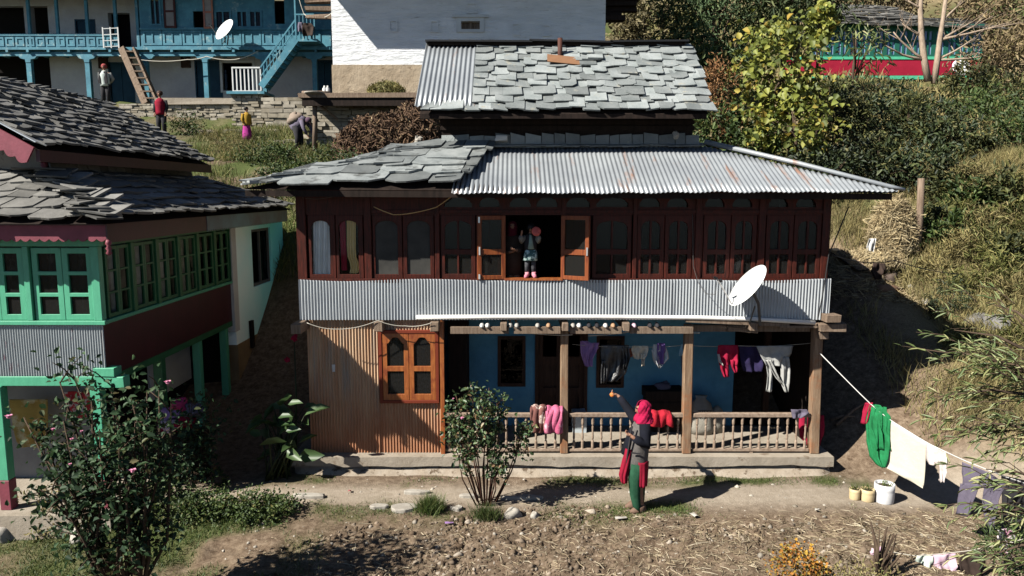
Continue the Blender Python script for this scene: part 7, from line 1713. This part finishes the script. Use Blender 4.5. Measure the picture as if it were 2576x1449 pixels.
panel('kurta_back',[(1160,1596,1632),(1190,1598,1630),(1221,1602,1628)],.13,M['kurta'],woman,-.06,2)
panel('kurta_flap',[(1128,1574,1592),(1160,1565,1588),(1195,1557,1580),(1214,1562,1577)],-.07,M['kurta'],woman,.05,1)
for (rows,nm) in ([(1160,1582,1616,-.07,.10),(1200,1579,1611,-.07,.10),(1240,1583,1609,-.06,.085),(1265,1589,1610,-.05,.075),(1283,1594,1613,-.05,.065)],'a'),([(1160,1592,1626,.07,.10),(1205,1594,1626,.07,.10),(1245,1597,1624,.07,.085),(1270,1600,1622,.07,.075),(1280,1602,1621,.07,.065)],'b'):
    b=B(); b.loft(ringpx(rows[::-1]),22,fold=.07,kf=6,ph=1 if nm=='a' else 3); build('trouser_leg',b,M['bottle'],woman,True)
for k,(t0,a0) in enumerate((('toR','anR'),('toL','anL'))):
    b=B(); a=J[a0]; e=J[t0]; zg=H(a.x,a.y); b.loft([(a.x-.05,a.y-.02,zg-.005,.125,.055,.25),(a.x-.05,a.y-.02,zg+.03,.125,.055,.25),(a.x-.03,a.y-.02,zg+.075,.085,.05,.25),(a.x,a.y,zg+.10,.05,.045,.25)],14); build('shoe',b,M['shoe'],woman,True)
# ---- child standing in the open window
YC_=11.22
def cq(u,v,dy=0): return PY(u,v,YC_+dy)
child=thing('person','small child in grey vest and pink socks standing in the open window','person',cq(1338,698))
s_=.56
J=dict(pel=cq(1334,634,.02),chest=cq(1334,603,.02),neck=cq(1334,589,.02),head=cq(1335,574,.0),face=Vector((-.1,-1,-.25)),
 shL=cq(1347,596),elL=cq(1356,607,-.03),wrL=cq(1354,592,-.07),haL=cq(1350,584,-.08),shR=cq(1322,596),elR=cq(1310,607,-.03),wrR=cq(1311,592,-.07),haR=cq(1313,583,-.08),
 hipL=cq(1341,640,.02),knL=cq(1342,665,.0),anL=cq(1343,690,.0),toL=cq(1346,697,-.06),hipR=cq(1328,640,.02),knR=cq(1326,665,.0),anR=cq(1326,690,.0),toR=cq(1322,697,-.06),curlL=.7,curlR=.3)
bo=body(child,J,s_); face(child,J['head'],J['face'],s_*1.2,bo)
def cring(rows,Y=YC_): return ringpx(rows,Y)
b=B(); b.blob(J['head']+V3((0,.012,.012)),.066,12,9,.03,(1,1,1)); build('hair',b,M['hair'],child,True)
b=B(); b.loft(cring([(588,1328,1341,.0,.04),(594,1319,1350,.0,.06),(610,1318,1350,.0,.065),(630,1320,1350,.0,.068)][::-1]),18); build('vest',b,M['darkcloth'],child,True)
b=B(); b.loft(cring([(590,1331,1338,-.045,.03),(605,1330,1340,-.05,.03),(626,1327,1344,-.052,.032)][::-1]),12); build('shirt',b,plain('sage_shirt',(.22,.30,.27),.9),child,True)
b=B(); b.loft(cring([(628,1321,1349,0,.075),(642,1317,1352,0,.085),(655,1316,1353,0,.09)][::-1]),20,fold=.06); build('skirt',b,mat('print_skirt',(.07,.15,.15),(.55,.72,.70),scale=16,rough=.9,lo=.48,hi=.54),child,True)
for a,e,w in (('shL','elL','wrL'),('shR','elR','wrR')):
    b=B(); b.tube([J[a],J[e],J[e].lerp(J[w],.5),J[w].lerp(J[e],.1)],[.036,.042,.040,.028],10); build('sleeve',b,mat('grey_sleeve',(.25,.24,.21),(.2,.19,.17),rough=.9),child,True)
for h_,k_,a_ in (('hipL','knL','anL'),('hipR','knR','anR')):
    b=B(); b.tube([J[h_],J[k_],J[a_]+V3((0,0,.02))],[.045,.037,.034],10); build('legging',b,mat('striped_legging',(.03,.03,.035),(.10,.10,.11),scale=30,rough=.9,stretch=(.2,.2,2)),child,True)
for a_,t_ in (('anL','toL'),('anR','toR')):
    b=B(); b.tube([J[a_]+V3((0,0,.04)),J[a_]+V3((0,-.01,-.01)),J[a_].lerp(J[t_],.6),J[t_]+V3((0,-.02,0))],[.034,.034,.032,.024],10); build('sock',b,mat('pink_sock',(.60,.16,.24),(.62,.30,.34),scale=20,rough=.9,stretch=(.3,.3,3)),child,True)
b=B(); b.lathe(cq(1349,582,-.12),[(.0,-.015),(.062,-.012),(.072,0),(.062,.012),(.0,.015)],20,ax=(.15,-1,.2)); tag(build('pink_disc',b,plain('coral_plastic',(.62,.13,.11),.5),None,True),'round coral pink disc held in the child\'s raised hand','toy')
# ---- woman half hidden inside the window
ind=thing('person','dark clothed woman half hidden inside the open window beside the child','person',PY(1290,700,11.45))
def iq(u,v,dy=0): return PY(u,v,11.45+dy)
J=dict(pel=iq(1290,668),chest=iq(1289,608),neck=iq(1288,586),head=iq(1288,566),face=Vector((.15,-1,-.1)),shL=iq(1306,600),elL=iq(1312,630,-.04),wrL=iq(1298,629,-.26),haL=iq(1290,628,-.30),shR=iq(1272,600),elR=iq(1270,634,-.05),wrR=iq(1284,634,-.15),haR=iq(1294,632,-.18),
 hipL=iq(1298,680),knL=iq(1298,745),anL=iq(1298,745)+V3((0,0,-.35)),toL=iq(1298,745)+V3((0,-.1,-.38)),hipR=iq(1283,680),knR=iq(1282,745),anR=iq(1282,745)+V3((0,0,-.35)),toR=iq(1282,745)+V3((0,-.1,-.38)),curlL=.9,curlR=.6)
bo=body(ind,J,.86); face(ind,J['head'],J['face'],.86,bo)
b=B(); b.loft(ringpx([(588,1279,1298,0,.06),(596,1268,1310,0,.10),(630,1266,1312,0,.11),(690,1264,1314,0,.13)][::-1],11.45),18); build('coat',b,M['browncloth'],ind,True)
b=B(); b.loft(ringpx([(556,1283,1293,.02,.04),(560,1277,1299,.02,.09),(572,1274,1302,.03,.10),(586,1275,1301,.02,.10),(598,1272,1304,0,.09)][::-1],11.45),16); hd_=build('headscarf',b,plain('dark_red_scarf',(.10,.01,.02),.9),ind,True)
for a,e,w in (('shL','elL','wrL'),('shR','elR','wrR')):
    b=B(); b.tube([J[a],J[e],J[e].lerp(J[w],.85)],[.06,.055,.042],10); build('sleeve',b,M['browncloth'],ind,True)
# ---- distant villagers
def figure(label,foot,hgt,cols,face_d=(0,-1,0),pose='stand',skirt=False,headc=None):
    t=thing('person',label,'person',foot); s=hgt/1.6; F_=Vector(foot); fd=Vector(face_d).normalized(); sd=fd.cross(Vector((0,0,1))).normalized()
    def p(a,f_,z): return F_+sd*a*s+fd*f_*s+Vector((0,0,z*s))
    if pose=='bend':
        J=dict(pel=p(0,-.12,.82),chest=p(0,.18,1.02),neck=p(0,.33,1.02),head=p(0,.45,.98),face=fd+V3((0,0,-.8)),shL=p(-.16,.25,1.0),elL=p(-.2,.38,.75),wrL=p(-.14,.5,.55),haL=p(-.12,.55,.47),shR=p(.16,.25,1.0),elR=p(.2,.36,.75),wrR=p(.14,.46,.52),haR=p(.12,.5,.44))
    elif pose=='back':
        J=dict(pel=p(0,0,.85),chest=p(0,.02,1.2),neck=p(0,.02,1.36),head=p(0,.03,1.5),face=fd,shL=p(-.18,0,1.28),elL=p(-.27,-.1,1.05),wrL=p(-.12,-.18,.92),haL=p(-.04,-.2,.9),shR=p(.18,0,1.28),elR=p(.27,-.1,1.05),wrR=p(.12,-.18,.92),haR=p(.04,-.2,.9))
    else:
        J=dict(pel=p(0,0,.85),chest=p(0,.02,1.2),neck=p(0,.02,1.36),head=p(0,.03,1.5),face=fd,shL=p(-.18,0,1.28),elL=p(-.23,-.02,1.02),wrL=p(-.2,.08,.82),haL=p(-.2,.1,.74),shR=p(.18,0,1.28),elR=p(.23,-.02,1.02),wrR=p(.2,.08,.82),haR=p(.2,.1,.74))
    J.update(hipL=p(-.09,-.06 if pose=='bend' else 0,.78),knL=p(-.1,.02,.45),anL=p(-.1,0,.08),toL=p(-.1,.14,.03),hipR=p(.09,-.06 if pose=='bend' else 0,.78),knR=p(.1,.02,.45),anR=p(.1,0,.08),toR=p(.1,.14,.03))
    bo=body(t,J,s); face(t,J['head'],J['face'],s,bo)
    top,bot,hat=cols
    b=B(); c=[J['pel']+(J['pel']-J['chest'])*.25,J['pel'],J['pel'].lerp(J['chest'],.5),J['chest'],J['chest'].lerp(J['neck'],.55),J['neck']]
    b.tube(c,[.19*s,.185*s,.175*s,.19*s,.15*s,.065*s],14); build('top',b,top,t,True)
    for x in 'LR':
        b=B(); b.tube([J['sh'+x],J['el'+x],J['wr'+x].lerp(J['el'+x],.1)],[.075*s,.062*s,.046*s],10); build('sleeve',b,top if not isinstance(headc,tuple) else headc[0],t,True)
    if skirt:
        b=B(); b.loft([(F_.x,F_.y,F_.z+.08*s,.22*s,.2*s),(F_.x,F_.y,F_.z+.35*s,.21*s,.19*s),(F_.x,F_.y,F_.z+.7*s,.17*s,.15*s),(F_.x,F_.y,F_.z+.95*s,.13*s,.12*s)],18,fold=.10,kf=6); build('skirt',b,bot,t,True)
    else:
        for x in 'LR':
            b=B(); b.tube([J['hip'+x]+V3((0,0,.05*s)),J['kn'+x],J['an'+x]],[.12*s,.09*s,.07*s],10); build('trouser_leg',b,bot,t,True)
    h=J['head']; b=B(); fh=J['face'].normalized()
    b.blob(h-fh*.022*s+V3((0,0,.035*s)),.112*s,12,9,.03,(1,1,.92)); build('cap' if hat[1]=='cap' else hat[1],b,hat[0],t,True)
    return t,J,p,s
def onground(u,v,Y): p=PY(u,v,Y); p.z=H(p.x,p.y); return p
mwhite=mat('white_jumper',(.62,.68,.64),(.50,.56,.53),rough=.9)
ft=PY(270,285,30.6); ft.z=max(H(ft.x,ft.y),PY(270,280,30.6).z)-.02
t_,J_,p_,s0_=figure('man in red cap, white jumper and dark waistcoat on the blue house terrace',ft,1.62,(mwhite,M['darkcloth'],(plain('red_cap',(.30,.06,.06),.8),'cap')),pose='back',headc=(plain('grey_sleeves',(.30,.31,.30),.9),))
b=B()
for k in (-1,1): b.bar(p_(k*.13,.17,.85),p_(k*.10,.14,1.32),.10*s0_,.05*s0_,up=(0,1,0))
build('waistcoat',b,M['darkcloth'],t_)
figure('woman in crimson top and dark cardigan walking behind the left slate roof',onground(410,368,26.3),1.5,(M['kurta'],M['darkcloth'],(plain('brown_hair',(.05,.025,.018),.6),'hair')),headc=(M['darkcloth'],))
figure('girl in mustard top and bright pink skirt standing in the meadow',onground(623,369,25.4),1.14,(plain('mustard_top',(.36,.22,.03),.9),mat('fuchsia',(.42,.04,.26),(.34,.03,.2),rough=.8),(M['hair'],'hair')),face_d=(.7,-.5,0),skirt=True)
t_,J_,p_,s0_=figure('bent woman with a bundle on her back working by the platform post',onground(752,362,24.3),1.5,(M['purplegrey'],M['darkcloth'],(plain('plum_scarf',(.10,.06,.09),.9),'headscarf')),face_d=(.9,-.35,0),pose='bend')
b=B(); b.blob(p_(0,-.08,1.06),.24,12,8,.15,(1.2,.9,.9)); tag(build('back_bundle',b,M['browncloth'] if False else plain('tan_bundle',(.24,.19,.15),.95),None,True),'tan cloth bundle on the back of the bent woman','bundle')
# ================================================================ camera, sun, sky
cam=bpy.data.cameras.new('camera'); co=bpy.data.objects.new('camera',cam); COL.objects.link(co); SC.camera=co
co.location=(0,0,CZ); co.rotation_euler=(PI/2-PITCH,0,0); cam.sensor_width=36; cam.lens=36*FPX/2576; cam.clip_end=600; cam.clip_start=.1
w=bpy.data.worlds.new('World'); SC.world=w; w.use_nodes=True; nt=w.node_tree
sky=nt.nodes.new('ShaderNodeTexSky'); sky.sky_type='NISHITA'; sky.sun_disc=False
el=math.asin(-SUN.z); az=math.atan2(-SUN.x,-SUN.y)
sky.sun_elevation=el; sky.sun_rotation=az; sky.air_density=.62; sky.dust_density=.05; sky.altitude=2200
nt.links.new(sky.outputs[0],nt.nodes['Background'].inputs['Color']); nt.nodes['Background'].inputs['Strength'].default_value=.05
sl=bpy.data.lights.new('sun','SUN'); so=bpy.data.objects.new('sun',sl); COL.objects.link(so); sl.energy=5.0; sl.angle=math.radians(.53); sl.color=(1,.955,.87)
so.rotation_euler=SUN.to_track_quat('-Z','Y').to_euler()
SC.view_settings.view_transform='Standard'; SC.view_settings.look='None'; SC.view_settings.exposure=1.55; SC.view_settings.gamma=1
SC.render.engine='CYCLES'; SC.cycles.max_bounces=5; SC.cycles.transparent_max_bounces=12; SC.cycles.caustics_reflective=False; SC.cycles.caustics_refractive=False
SC.cycles.sample_clamp_indirect=4
